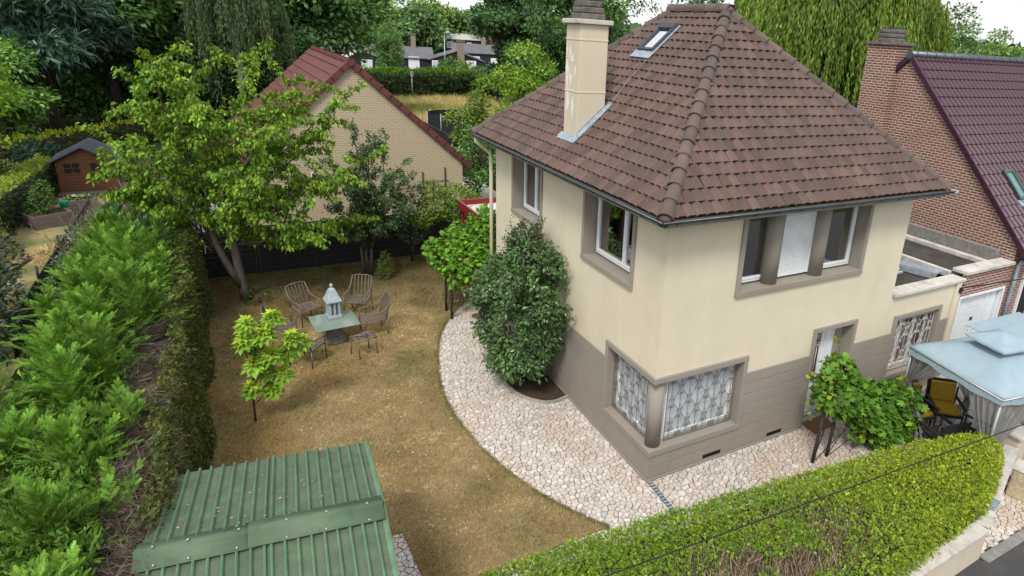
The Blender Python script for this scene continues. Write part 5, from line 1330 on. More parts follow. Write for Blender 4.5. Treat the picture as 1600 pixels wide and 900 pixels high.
pl = [(-8.55,.1),(-8.95,-1.1),(-8.5,-1.6),(-9.5,.6),(-9.2,1.9),(-8.75,2.6),(-9.6,3.0),(-8.95,3.7),(-9.3,4.6),(-8.6,4.5),(-8.85,5.6),(-9.25,5.9),(-8.45,6.4),(-9.2,6.9),(-8.7,7.6),(-9.2,8.1),(-8.35,8.4),(-9.0,8.9),(-8.5,9.7),(-9.15,10.0),(-8.9,10.9),(-8.3,11.3),(-9.1,11.7),(-8.8,12.4),(-8.2,12.9),(-9.0,13.2),(-8.7,13.9),(-8.1,14.3)]
pl += [(-7.95,6.6),(-8.0,7.5),(-7.9,8.3),(-8.0,9.2),(-7.9,10.2),(-7.95,11.0),(-7.85,11.9),(-8.2,5.7),(-8.35,3.5),(-8.4,1.5),(-9.1,-2.4),(-8.4,-2.8)]
for i, (x, y) in enumerate(pl):
    far_ = y > 10.6; b = (.075,.15,.05) if (far_ and i % 2) else GRN
    plume(x+rr.normal(0,.08), y+rr.normal(0,.1), 1.75, 2.75+rr.uniform(0,.6)+(.3 if 3 < y < 11 and x > -9.1 else 0)-(.35 if y < 2.2 else 0)-(.35 if x > -8.06 else 0), rr.uniform(.55,.75)*(.6 if x > -8.06 else 1), 560 if y < 8 else 460, np.array(b)*rr.uniform(.8,1.25), 100+i)
for i in range(16):                                              # young shoots on the brown shoulder
    plume(rr.uniform(-8.4,-7.7), rr.uniform(-2.6, 4.5), 1.95, rr.uniform(2.45,2.8), .26, 110, np.array(GRN)*rr.uniform(.8,1.2), 300+i, 'young_shoot')
# greyish dead patch at the far end
n = 5200; x = rng.normal(-8.6,.75,n); y = rng.normal(15.2,1.5,n); z = 1.7+1.25*np.exp(-((x+8.6)/1.1)**2)*vnoise(x, y, .6, 7)+rng.normal(0,.12,n)
o = scatter('dead_sprays', TWIG, np.stack([x,y,z],1), frames(rnd_up(n,.9), rdir(n, rng)), rng.uniform(.25,.5,n), vcol((.20,.185,.13), n, .3, .08, rng), M['leaf_soft']); part_of(lh, o)

# ---- helper: woody skeleton with twigs and leaf nodes
def grow(rng, limbs, nsub, sub_len, droop, step, r0=.05, horiz=.6, t0=.3, wig=.12):
    "limbs: list of (start, end, radius); returns wood and twig nodes"
    mb = MB(); NP = []; ND = []
    for s, e, r in limbs:
        s, e = Vector(s), Vector(e); d = e-s; L = d.length; n = 7; pts = []
        off = Vector((rng.normal(0,1), rng.normal(0,1), rng.normal(.4,.4)))*L*wig*.6
        for i in range(n): t = i/(n-1); pts.append(s+d*t+off*math.sin(math.pi*t))
        mb.tube(pts, [r*(1-.8*i/(n-1)) for i in range(n)], 6)
        for j in range(nsub):
            t = t0+(1-t0)*(j+rng.random())/nsub; i = min(int(t*(n-1)), n-2); b = pts[i].lerp(pts[i+1], t*(n-1)-i)
            dd = d.normalized()*.55+Vector((rng.normal(0,1), rng.normal(0,1), rng.normal(0,.5)))*horiz; dd.normalize()
            l = sub_len*rng.uniform(.5,1.15); k = max(3, int(l/step)); q = b.copy(); path_ = [q.copy()]
            for m_ in range(k):
                q = q+dd*(l/k); dd = (dd+Vector((0,0,-droop/k))+Vector((rng.normal(0,.06), rng.normal(0,.06), rng.normal(0,.06)))).normalized(); path_.append(q.copy()); NP.append(tuple(q)); ND.append(tuple(dd))
            mb.tube(path_[::2]+[path_[-1]], [max(.004, r*.25*(1-.7*i/len(path_[::2]))) for i in range(len(path_[::2])+1)], 4)
    return mb, np.array(NP), np.array(ND)

def leaves_on(name, rng, NP, ND, per, tmpl, ln, wd, base, hang, spread, mat, parent, var=.25, hue=.12):
    P = np.repeat(NP, per, 0); D0 = np.repeat(ND, per, 0); n = len(P)
    P = P+rng.normal(0, spread, (n, 3)); D = D0*.45+rdir(n, rng)*.8; D[:, 2] -= hang
    U = rnd_up(n, .5)
    return scatter(name, tmpl, P, frames(D, U), rng.uniform(.7,1.2,n)*ln, vcol(base, n, var, hue, rng), mat, parent, S2=rng.uniform(.7,1.2,n)*wd)

# ---- cherry tree at the back left
rng = np.random.default_rng(51)
t = empty('cherry_tree', (-6.29,12.37,0), 0, 'open bright green cherry tree with drooping leaves at back left', 'tree')
Bx, By = -6.29, 12.37
mb = MB(); mb.tube([(0,0,0),(-.03,.0,.4),(-.08,0,1.0),(-.12,.05,2.0),(-.1,.1,3.0),(.0,.1,4.2)], [.17,.13,.12,.105,.09,.06], 9); mb.tube([(-.02,0,.35),(-.28,-.08,1.0),(-.5,-.1,1.7),(-.66,-.1,2.5),(-.8,-.2,3.4)], [.11,.1,.09,.08,.06], 8); mb.build('trunk', M['bark'], t)
tips = [(-7.6,12.2,6.85),(-5.65,12.9,7.0),(-4.4,12.2,6.5),(-8.6,11.8,4.9),(-8.95,12.4,4.2),(-2.95,12.3,6.1),(-8.1,13.3,6.0),(-6.9,11.2,5.9),(-5.0,11.0,5.6),(-3.4,13.2,5.0),(-3.7,11.4,3.9),(-3.3,12.2,2.3),(-7.4,11.3,4.4),(-5.6,10.8,4.2),(-4.2,13.8,5.9),(-8.4,12.9,3.4),(-6.7,13.6,6.6),(-6.2,12.6,5.4),(-5.2,12.4,4.6),(-7.3,12.5,3.9),(-4.4,12.6,3.6),(-5.6,11.6,3.2),(-2.6,12.0,4.2),(-4.6,11.2,2.6),(-7.0,12.4,7.0)]
limbs = []
for x, y, z in tips:
    sx, sz = (-.1, min(3.6, max(1.7, z*.5))) if x > -6.6 else (-.65, min(3.2, max(1.6, z*.45)))
    limbs.append(((sx, .05, sz), (x-Bx, y-By, z), .042))
mb, NP, ND = grow(rng, limbs, 15, 1.0, .55, .075, horiz=.75, t0=.22); mb.build('branches', M['bark'], t)
leaves_on('crown', rng, NP, ND, 8, LEAF, .14, .078, (.16,.28,.030), .95, .055, M['leaf'], t, .3, .16)

# ---- pear tree in front of the fence
rng = np.random.default_rng(52); t = empty('pear_tree', (-2.68,13.1,0), 0, 'upright dark green fruit tree in front of the black fence', 'tree')
mb = MB()
for dx, a in ((0,-.12),(.12,.1),(-.1,.25)): mb.tube([(dx,0,0),(dx*1.4,.02,.9),(dx*2+a,.05,1.8)], [.06,.05,.04], 7)
mb.build('trunk', M['bark'], t)
limbs = [((rng.uniform(-.15,.2),0,rng.uniform(.9,1.6)), (x+2.68,yy,z), .032) for x, yy, z in [(-2.95,.1,5.15),(-2.3,.3,4.7),(-1.75,0,4.6),(-3.4,.2,3.8),(-1.2,-.2,3.9),(-1.9,.5,4.3),(-2.6,-.5,4.3),(-3.0,-.4,3.3),(-1.3,.4,3.0),(-3.5,.1,2.5),(-1.1,-.3,2.2),(-2.2,-.7,3.4),(-2.4,.7,3.9),(-3.3,-.6,1.9),(-1.7,-.7,2.4),(-2.9,.6,2.8)]]
mb, NP, ND = grow(rng, limbs, 9, .55, .15, .06, horiz=.55, t0=.15); mb.build('branches', M['bark_dark'], t)
leaves_on('crown', rng, NP, ND, 13, LEAF, .11, .064, (.085,.148,.048), .25, .06, M['leaf_gloss'], t, .3, .14)
# ---- small spreading tree and bushes beside it
def bush(name, label, cat, loc, blobs, n, ls, lw, base, mat, seed, trunk=None, rag=.02, tmpl=LEAF, group=None, var=.25, hue=.12, up_=.4, part='foliage', inner=True):
    rng = np.random.default_rng(seed); t = empty(name, loc, 0, label, cat, group); P = []; Nn = []; B = np.array(blobs, float)
    vol = np.array([b[3]*b[4]+b[4]*b[5]+b[3]*b[5] for b in B]); idx = rng.choice(len(B), n, p=vol/vol.sum())
    d = rdir(n, rng); r = np.clip(1-np.abs(rng.normal(0,.17,n)), .3, 1.1); bb = B[idx]; P = bb[:, :3]+d*bb[:, 3:6]*r[:, None]
    P += (np.stack([vnoise(P[:, 0]+P[:, 2], P[:, 1]+P[:, 2]*.7, .35, s) for s in (1, 2, 3)], 1)-.5)*.28*min(1, bb[:, 3].mean())+rng.normal(0, rag, (n, 3))
    # drop leaves that lie deep inside another blob
    deep = np.zeros(n, bool)
    for b in B: deep |= (((P-b[:3])/b[3:6])**2).sum(1) < .45
    k = ~deep & (P[:, 2]+loc[2] > .02); k &= vnoise(P[:, 0]*1.3+P[:, 2], P[:, 1]*1.3-P[:, 2], .25, seed) > .26
    P, d = P[k], d[k]; m_ = len(P); D = d*.7+rdir(m_, rng)*.8; D[:, 2] -= .15; U = d+rnd_up(m_, up_)
    tone = 1+.35*(vnoise(P[:, 0]+P[:, 2]*.6, P[:, 1]-P[:, 2]*.6, .5, seed+1)[:, None]-.5)
    scatter(part, tmpl, P, frames(D, U), rng.uniform(.7,1.25,m_)*ls, vcol(base, m_, var, hue, rng)*tone, mat, t, S2=rng.uniform(.7,1.25,m_)*lw)
    if trunk is None: trunk = [((0,0,0),(b[0],b[1],b[2]), .035) for b in B[:8]]
    mb = MB()
    for s, e, r_ in trunk: s, e = Vector(s), Vector(e); mb.tube([s, s.lerp(e,.5)+Vector((rng.normal(0,.05), rng.normal(0,.05), 0)), e], [r_, r_*.8, r_*.45], 6)
    mb.build('stems', M['bark_dark'], t); return t
bush('apple_tree', 'small spreading yellow-green tree by the fence near the veranda', 'tree', (.45,13.6,0), [(-.5,0,2.1,.6,.5,.5),(.1,.2,2.35,.6,.55,.45),(.55,-.1,2.2,.45,.45,.4),(-1.1,0,1.75,.5,.4,.4),(-.7,.1,2.6,.4,.4,.4),(.0,-.3,1.9,.5,.4,.35)], 6000, .12, .06, (.16,.24,.04), M['leaf'], 61, [((0,0,0),(-.15,0,.8),.05),((-.15,0,.8),(-.8,0,1.8),.035),((-.15,0,.8),(.4,0,1.9),.035),((-.15,0,.8),(-.1,.1,2.1),.03),((-.5,0,1.3),(-1.2,-.2,1.6),.02)])
bush('dark_bush', 'dark green leafy bush between the fruit tree and the small tree', 'bush', (-1.0,13.9,0), [(0,0,1.9,.55,.4,.6),(-.3,0,2.7,.3,.3,.6),(.35,.1,2.3,.3,.3,.6),(.1,.1,1.2,.6,.4,.5)], 4600, .10, .055, (.065,.12,.042), M['leaf_gloss'], 62)
bush('dark_bush', 'low bush growing at the foot of the cherry tree', 'bush', (-6.0,11.95,.02), [(0,0,.22,.35,.3,.28),(.1,-.2,.15,.2,.2,.2)], 700, .07, .04, (.05,.09,.025), M['leaf'], 63)
bush('dark_bush', 'tuft of tall green stems beside the fruit tree trunk', 'bush', (-2.2,12.5,.02), [(0,0,.45,.18,.16,.5),(-.1,.1,.25,.16,.14,.3)], 800, .11, .03, (.10,.14,.025), M['leaf'], 64)
# ---- sapling with broad fig-like leaves
rng = np.random.default_rng(71); t = empty('fig_sapling', (-6.40,5.28,.02), 0, 'young sapling with bright lobed leaves alone on the lawn', 'tree')
mb = MB(); mb.tube([(0,0,0),(.02,.02,.6),(.10,.02,1.2),(.12,.0,1.8),(.35,.0,2.35)], [.024,.02,.017,.014,.008], 6)
heads = [(.10,0,2.25,.22),(.55,.05,2.30,.24),(.35,-.15,2.05,.26),(.0,-.1,1.95,.22),(1.0,.0,1.68,.26),(.75,.1,1.45,.24),(.15,-.1,1.42,.24),(.62,-.05,1.05,.25),(.35,.1,1.12,.22),(.02,-.05,.85,.2),(.40,.0,.72,.2),(.85,-.1,1.85,.2),(.2,.15,1.7,.2),(.45,-.1,1.55,.22)]
for x, y, z, r in heads: mb.tube([(.08,.01,z*.62),(x*.6,y*.6,z*.85),(x,y,z)], [.011,.009,.006], 5)
mb.build('stem', M['bark_dark'], t); P = []; D = []; C_l = []; Sz = []
for x, y, z, r in heads:
    m_ = 30
    for k in range(m_):
        a = k*2.4; e = (k/m_); rad = r*(.25+.85*e); P.append((x+rad*.55*math.cos(a), y+rad*.55*math.sin(a), z+.11*(1-e)-.12*e)); D.append((math.cos(a), math.sin(a), .75-1.35*e))
        C_l.append(np.array((.42,.56,.05))*(1-e)+np.array((.17,.35,.045))*e); Sz.append(.11+.075*e)
P = np.array(P); D = np.array(D)+rng.normal(0,.18,(len(P),3)); c = np.array(C_l)*np.exp(rng.normal(0,.2,(len(P),1)))
scatter('leaves', PALM, P, frames(D, rnd_up(len(P),.35)), np.array(Sz)*rng.uniform(.8,1.25,len(P)), c, M['leaf'], t)
# ---- large glossy shrub by the house
bush('camellia_shrub', 'large dark glossy evergreen shrub against the villa wall', 'shrub', (-.68,4.55,.05), [(0,0,1.55,.88,1.25,1.15),(.02,.1,2.55,.72,1.0,.85),(-.15,.5,2.1,.7,.85,.8),(.1,-.55,1.75,.62,.8,.9),(.12,-.1,3.05,.62,.85,.6),(.2,-.7,2.85,.4,.5,.5),(-.1,.75,1.2,.75,.8,.8),(.15,.2,3.42,.32,.5,.38),(.1,-.85,2.3,.42,.5,.55),(-.2,-.25,.95,.75,.95,.6)], 22000, .125, .062, (.076,.148,.046), M['leaf_gloss'], 81,
     [((0,0,0),(.1,.1,1.3),.05),((.1,-.1,0),(-.2,-.5,1.1),.035),((-.1,.1,0),(-.2,.6,1.2),.035),((0,-.1,0),(.2,-.7,1.0),.03),((-.05,0,0),(-.4,-.2,.9),.025)], var=.4, rag=.05)
rng = np.random.default_rng(82)
# upright thin shoots above it belong to the same shrub
sroot = bpy.data.objects['camellia_shrub']; limbs = [((.1,.1,2.6), (rng.uniform(-.35,.5), rng.uniform(-.6,.75), rng.uniform(3.5,4.0)), .012) for _ in range(16)]
mb, NP, ND = grow(rng, limbs, 6, .28, .0, .05, horiz=.4, t0=.4); mb.build('top_shoots', M['bark_dark'], sroot); leaves_on('top_leaves', rng, NP, ND, 2, LEAF, .075, .036, (.055,.075,.036), -.2, .03, M['leaf_gloss'], sroot, .35)
limbs = []
for _ in range(46):
    d = rdir(1, rng)[0]; d[2] = abs(d[2])*.9-.15; d[0] = -abs(d[0]) if rng.random() < .75 else d[0]*.6; limbs.append(((0,d[1]*.5,1.9+d[2]*.7), (d[0]*1.18, d[1]*1.62, 1.95+d[2]*1.75), .012))
mb, NP, ND = grow(rng, limbs, 6, .26, .25, .05, horiz=.5, t0=.6); mb.build('side_shoots', M['bark_dark'], sroot); leaves_on('shoot_leaves', rng, NP, ND, 3, LEAF, .115, .058, (.072,.145,.045), .1, .03, M['leaf_gloss'], sroot, .35)
# ---- leafy arbour at the far end of the path
def arbour(name, label, loc, posts, blobs, n, ls, base, seed):
    t = bush(name, label, 'vine', loc, blobs, n, ls, ls, base, M['leaf'], seed, [((p[0],p[1],0),(b[0],b[1],b[2]),.009) for p, b in zip(posts*3, blobs)], tmpl=VINE, var=.33, hue=.14, up_=.6, rag=.055)
    for x, y, h, dx in posts:
        mb = MB(); mb.tube([(x,y,0),(x+dx*.5,y,h*.5),(x+dx,y,h)], .038, 8); mb.build('post', M['wood_post'], t)
    return t
arbour('leafy_arbour', 'bright green climbing arbour on two posts at the far end of the path', (-1.15,8.9,.0), [(-.02,.33,1.9,.03),(-.03,-.26,1.9,.02)], [(.0,.1,1.85,.5,.7,.42),(.55,.0,1.75,.55,.7,.5),(.45,.3,2.3,.5,.6,.35),(1.0,.1,2.2,.45,.55,.5),(1.1,.0,2.75,.4,.5,.45),(.2,-.3,1.45,.4,.4,.4),(.85,-.3,1.5,.45,.4,.5),(-.3,.2,2.05,.3,.5,.25)], 5600, .115, (.13,.275,.03), 91)
arbour('grape_vine', 'grape vine on two dark posts before the front door', (3.62,-1.05,.0), [(-.18,-.0,1.6,.08),(.26,.02,1.6,.08)], [(.12,.05,1.55,.40,.36,.32),(.5,.1,1.55,.42,.4,.34),(.42,.2,1.88,.34,.34,.26),(1.05,.0,1.15,.30,.3,.28),(1.6,-.05,.95,.46,.42,.38),(1.25,-.2,.75,.5,.4,.4),(1.85,.0,.95,.42,.4,.38),(2.25,-.05,.85,.38,.35,.36),(2.6,.0,.7,.35,.35,.36),(2.2,-.2,.45,.45,.35,.35),(1.65,-.25,.4,.45,.35,.35),(.25,-.1,1.28,.22,.22,.22)], 4300, .135, (.09,.195,.022), 92)
rng = np.random.default_rng(93); gv = bpy.data.objects['grape_vine']
limbs = [((.2,.1,1.8),(-.55,.1,2.15),.008),((.2,.1,1.8),(-.75,.0,1.75),.008),((.3,.1,1.8),(.3,.3,2.65),.008),((1.8,0,1.0),(2.7,.1,1.1),.008),((1.8,0,1.0),(2.4,-.1,1.5),.008),((1.2,-.1,.7),(.75,-.45,.6),.008),((0,.1,1.6),(-.5,-.1,1.35),.008)]
mb, NP, ND = grow(rng, limbs, 3, .25, .5, .07, horiz=.5, t0=.4); mb.build('tendrils', M['bark'], gv); leaves_on('young_leaves', rng, NP, ND, 1, VINE, .085, .085, (.22,.28,.02), .3, .03, M['leaf'], gv, .3)
bush('roadside_shrub', 'green clipped shrub beside the neighbouring house wall at right edge', 'shrub', (13.4,-1.2,0), [(0,0,.8,1.0,.8,.8),(-.7,.2,.6,.8,.6,.6),(.6,-.3,.9,.8,.7,.8)], 4200, .08, .05, (.07,.14,.022), M['leaf'], 94)

# ================================================================== the garden on the left
mb = MB(); mb.prism([(-16.5,8),(-11.1,8),(-10.6,30),(-13.0,30),(-16.5,22)], -.035, -.005)
def lawn2():
    m, t, b, N, L = new_mat('patchy_lawn')
    c = mixc(t, ramp(t, noise(t, .5, 6, .65), .40, .58), (.12,.155,.04), (.36,.28,.13)); c = mixc(t, ramp(t, noise(t, 22, 4, .7), .45, .7, 0, .6), c, (.06,.06,.02))
    L.new(c, b.inputs['Base Color']); b.inputs['Roughness'].default_value = .95; bump(t, b, noise(t, 30, 4, .8), .8, .03); return m
tag(mb.build('garden_lawn', lawn2()), kind='structure')
cb = empty('garden_cabin', (-11.75,28.4,0), 0, 'orange-brown wooden garden cabin with dark pitched roof', 'cabin')
cp = lambda o: part_of(cb, o)
CX0, CX1, CY0, CY1 = -12.85, -10.75, 28.0, 30.2
mb = MB(); mb.extr([(CX0,CY0,.12),(CX1,CY0,.12),(CX1,CY0,1.42),((CX0+CX1)/2,CY0,2.02),(CX0,CY0,1.42)], (0,CY1-CY0,0)); cp(mb.build('cabin_body', M['cabin']))
for k in range(13):
    z = .14+k*.14; half = (CX1-CX0)/2 if z < 1.30 else (CX1-CX0)/2*(2.02-z-.13)/.60
    if half < .1: break
    mb = MB(); mx_ = (CX0+CX1)/2; mb.box(mx_-half,CY0-.03,z,mx_+half,CY0-.002,z+.13); cp(mb.build('board', M['cabin'], None, .008))
for s in (-1, 1):
    mx_ = (CX0+CX1)/2; mb = MB(); pts = [(mx_,CY0-.35,2.13),(mx_+s*1.35,CY0-.35,1.40),(mx_+s*1.35,CY1+.2,1.40),(mx_,CY1+.2,2.13)]
    mb.extr(pts if s < 0 else pts[::-1], (0,0,-.06)); cp(mb.build('roof_slope', M['slate'], None, .01))
for x0, x1, z0, z1 in ((-12.55,-12.0,.95,1.38),(-11.62,-11.08,.62,1.36)):
    mb = MB(); mb.box(x0,CY0-.045,z0,x1,CY0-.032,z1); w_ = cp(mb.build('window', M['dark']))
    mb = MB()
    for a in ((x0-.04,x0,z0,z1),(x1,x1+.04,z0,z1),(x0,x1,z0-.04,z0),(x0,x1,z1,z1+.04),((x0+x1)/2-.015,(x0+x1)/2+.015,z0,z1),(x0,x1,(z0+z1)/2-.012,(z0+z1)/2+.012)): mb.box(a[0],CY0-.06,a[2],a[1],CY0-.03,a[3])
    mb.build('window_frame', M['cabin'], w_)
mb = MB(); mb.box(CX0,CY0-.55,.0,CX1-.4,CY0-.04,.13); cp(mb.build('porch_deck', M['bedwood'], None, .01))
def raised_bed(loc, rz, sx, sy, h, label, plant=None):
    t = empty('raised_bed', loc, rz, label, 'planter', 'raised beds in the left garden')
    for k in range(3):
        for a in ((-sx,-sy,sx,-sy+.04),(-sx,sy-.04,sx,sy),(-sx,-sy+.04,-sx+.04,sy-.04),(sx-.04,-sy+.04,sx,sy-.04)):
            mb = MB(); mb.box(a[0],a[1],k*h/3+.004,a[2],a[3],(k+1)*h/3-.004); mb.build('plank', M['bedwood'], t, .006)
    mb = MB(); mb.box(-sx+.04,-sy+.04,.02,sx-.04,sy-.04,h-.06); mb.build('soil', M['soil'], t)
raised_bed((-12.45,22.9,0), .55, .62, .48, .5, 'grey plank raised bed with a leafy plant, nearer of two'); raised_bed((-11.75,24.7,0), .5, .5, .42, .55, 'grey plank raised bed farther back near the cabin')
bush('tomato_plant', 'tall light green plant growing in the nearer raised bed', 'plant', (-12.55,23.0,.45), [(0,0,.45,.4,.35,.5),(.1,0,.85,.28,.28,.35),(-.15,0,.3,.35,.3,.3)], 1500, .12, .05, (.085,.165,.04), M['leaf'], 121)
bush('salad_plants', 'low leafy greens in the farther raised bed', 'plant', (-11.75,24.7,.5), [(0,0,.06,.42,.35,.12)], 500, .10, .07, (.14,.22,.05), M['leaf'], 122)
mb = MB(); mb.lathe(-12.0,23.5,[(.13,.5),(.15,.72),(.15,.76),(.11,.76)],12); tag(mb.build('green_bucket', M['green_plastic']), 'small bright green bucket between the raised beds', 'bucket')
mb = MB(); mb.box(-12.0,24.9,.565,-11.4,25.1,.62); tag(mb.build('white_crate', M['white_paint'], None, .01), 'white crate lid on the farther raised bed', 'crate')
wf = empty('wire_fence', (-11.1,15,0), 0, 'wire fence with dark posts and black sheeting behind the conifer hedge', 'fence')
for k, y in enumerate((10.5,13.7,16.7,19.7,22.7)):
    mb = MB(); mb.tube([(-11.15,y,0),(-11.1,y,1.25)], .035, 6); part_of(wf, mb.build('post', M['black']))
for k, y in enumerate((10.5,13.7,16.7,19.7)):
    mb = MB(); mb.extr([(-11.13,y+.05,.02),(-11.12,y+2.95,.02),(-11.12,y+2.95,.95),(-11.13,y+.05,.95)], (.02,0,0)); part_of(wf, mb.build('sheeting', M['bitumen']))
mb = MB(); mb.tube([(-14.2,16.0,.02),(-13.0,17.0,.03),(-12.45,17.6,.03),(-12.1,19.4,.03)], .05, 5); tag(mb.build('border_edging', M['wood_post']), 'dark log edging along the flower border on the left', 'edging')
bush('straw_heap', 'pale heap of dry straw on the left lawn', 'straw', (-11.75,18.5,0), [(0,0,.1,.38,.8,.2),(.15,.9,.08,.25,.5,.15)], 1800, .22, .02, (.48,.36,.17), M['leaf_soft'], 123)
bush('border_flowers', 'yellowish flowers and grasses in the left border', 'plant', (-13.1,18.3,0), [(0,0,.5,.6,.9,.5),(-.4,1.2,.6,.6,.8,.6),(.2,-1.0,.4,.5,.6,.4)], 2600, .14, .035, (.22,.215,.055), M['leaf'], 124, hue=.22)
bush('orange_shrub', 'rust-tinged shrub at the left edge by the low hedge', 'shrub', (-13.9,20.8,0), [(0,0,.6,.5,.6,.6),(-.3,.6,.8,.4,.5,.5)], 1200, .12, .05, (.20,.13,.04), M['leaf'], 125, hue=.25)
bush('laurel_shrub', 'dark blue-green shrub at the left edge beside the conifer hedge', 'shrub', (-11.9,11.2,0), [(0,0,1.3,1.0,1.4,1.2),(-.6,1.6,1.5,1.0,1.2,1.3),(.2,-1.5,1.1,.8,1.1,1.0),(-.5,3.2,1.4,.9,1.0,1.1),(-.2,.5,2.1,.8,1.0,.8)], 9000, .15, .07, (.040,.072,.034), M['leaf_gloss'], 126, hue=.1)
bush('laurel_shrub', 'dark climber hanging on the wire fence behind the conifers', 'shrub', (-10.5,15.5,0), [(0,0,.8,.5,1.0,.8),(0,1.8,.8,.5,1.0,.7),(.1,-1.8,.8,.5,1.0,.8),(.1,3.6,.7,.5,1.0,.6)], 5600, .12, .06, (.036,.068,.026), M['leaf_gloss'], 127)
mb = MB(); mb.extr([(-10.9,5.6,2.35),(-12.5,5.6,1.5),(-12.5,1.5,1.5),(-10.9,1.5,2.35)], (0,0,-.08)); so = empty('brown_shed_roof', (-11.5,3.5,0), 0, 'reddish-brown shed roof beyond the conifers, lower left edge', 'shed')
part_of(so, mb.build('roof_slope', plain('brown_sheet', (.13,.075,.058), .8, .25, 5))); mb = MB(); mb.box(-12.4,1.7,0,-11.0,5.4,1.5); part_of(so, mb.build('shed_body', M['cabin']))

def box_hedge(label, poly, z1, n, base, seed, ls=.14, topcol=None, mat='leaf'):
    rng = np.random.default_rng(seed); c0 = np.mean(np.array(poly), 0); t = empty('clipped_hedge', (c0[0],c0[1],0), 0, label, 'hedge')
    a = sum(poly[i][0]*poly[(i+1) % len(poly)][1]-poly[(i+1) % len(poly)][0]*poly[i][1] for i in range(len(poly))); poly = poly if a > 0 else poly[::-1]
    mb = MB(); mb.prism(shrink(poly, min(.2, ls)), 0, z1-ls*.8); part_of(t, mb.build('inner_wood', M['hedge_core']))
    P, Nn = hedge_surface(poly, .05, z1, n, rng, 1.2, ls*.35); m_ = len(P); c = vcol(base, m_, .25, .1, rng)
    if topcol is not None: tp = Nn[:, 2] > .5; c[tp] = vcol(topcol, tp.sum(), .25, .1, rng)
    part_of(t, scatter('foliage', SPRIG, P, frames(Nn+rdir(m_, rng)*.9, rdir(m_, rng)), rng.uniform(.7,1.3,m_)*ls, c, M[mat])); return t
box_hedge('low clipped hedge with top coloured as if sunlit, running towards the cabin', [(-14.9,19),(-13.6,19),(-12.95,28.6),(-13.7,30)], 1.35, 9000, (.035,.065,.022), 131, .13, (.23,.31,.045))  # sun on the top is put into its brighter leaf colour
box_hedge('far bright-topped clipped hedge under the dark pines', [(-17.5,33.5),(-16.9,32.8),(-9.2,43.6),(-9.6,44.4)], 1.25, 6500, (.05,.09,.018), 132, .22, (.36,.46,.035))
bush('round_shrub', 'dark rounded shrub before the pines behind the cabin', 'shrub', (-14.4,33.2,0), [(0,0,.8,.9,.9,.85),(.5,.4,.6,.7,.7,.65)], 1800, .22, .1, (.028,.062,.040), M['leaf'], 133)
bush('yellow_shrubs', 'yellow-green shrubs beyond the low hedge at far left', 'shrub', (-16.3,28.5,0), [(0,0,.6,1.1,1.2,.6),(1.0,1.8,.6,.9,1.0,.6),(-.8,-1.8,.7,1.0,1.1,.7)], 3200, .18, .09, (.13,.16,.04), M['leaf'], 134)
mb = MB(); mb.lathe(-12.2,46.3,[(3.6,-.02),(3.0,.28),(1.8,.55),(.5,.7)],24); tag(mb.build('earth_mound', M['soil']), kind='structure')

# ================================================================== beyond the gardens
mb = MB(); mb.prism([(-6,42),(30,42),(34,78),(-6,72)], -.035, -.01)
def meadow():
    m, t, b, N, L = new_mat('dry_meadow')
    c = mixc(t, ramp(t, noise(t, .35, 6, .65), .35, .65), (.44,.39,.19), (.33,.32,.14)); c = mixc(t, ramp(t, noise(t, 5, 5, .7), .45, .7, 0, .6), c, (.58,.48,.26))
    L.new(c, b.inputs['Base Color']); b.inputs['Roughness'].default_value = 1; b.inputs['Specular IOR Level'].default_value = .02; bump(t, b, noise(t, 8, 5, .8), 1., .1); return m
tag(mb.build('meadow', meadow()), kind='structure')
rng = np.random.default_rng(201); n = 13000; x = rng.uniform(3,22,n); y = rng.uniform(43,73,n)
c = vcol((.52,.42,.20), n, .3, .12, rng); gr = vnoise(x, y, 3, 3)[:, None] > .62; c = np.where(gr, c*np.array((.55,.75,.5)), c)
tag(scatter('meadow_grass', GRASS, np.stack([x,y,np.full(n,-.02)],1), frames(rnd_up(n,.5), rdir(n,rng)), rng.uniform(.4,.85,n), c, M['grassblade'], S2=rng.uniform(.25,.5,n)), 'tall dry straw-coloured grass in the meadow', 'grass', kind='stuff')
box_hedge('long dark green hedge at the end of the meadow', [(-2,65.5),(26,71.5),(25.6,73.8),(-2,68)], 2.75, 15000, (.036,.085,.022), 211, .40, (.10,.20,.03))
bush('bright_shrub', 'bright green shrub mound above the far hedge', 'shrub', (20.5,78,0), [(0,0,2.6,2.4,1.4,1.6),(2.2,.5,2.2,1.8,1.2,1.3)], 1800, .4, .2, (.10,.22,.03), M['leaf'], 212)

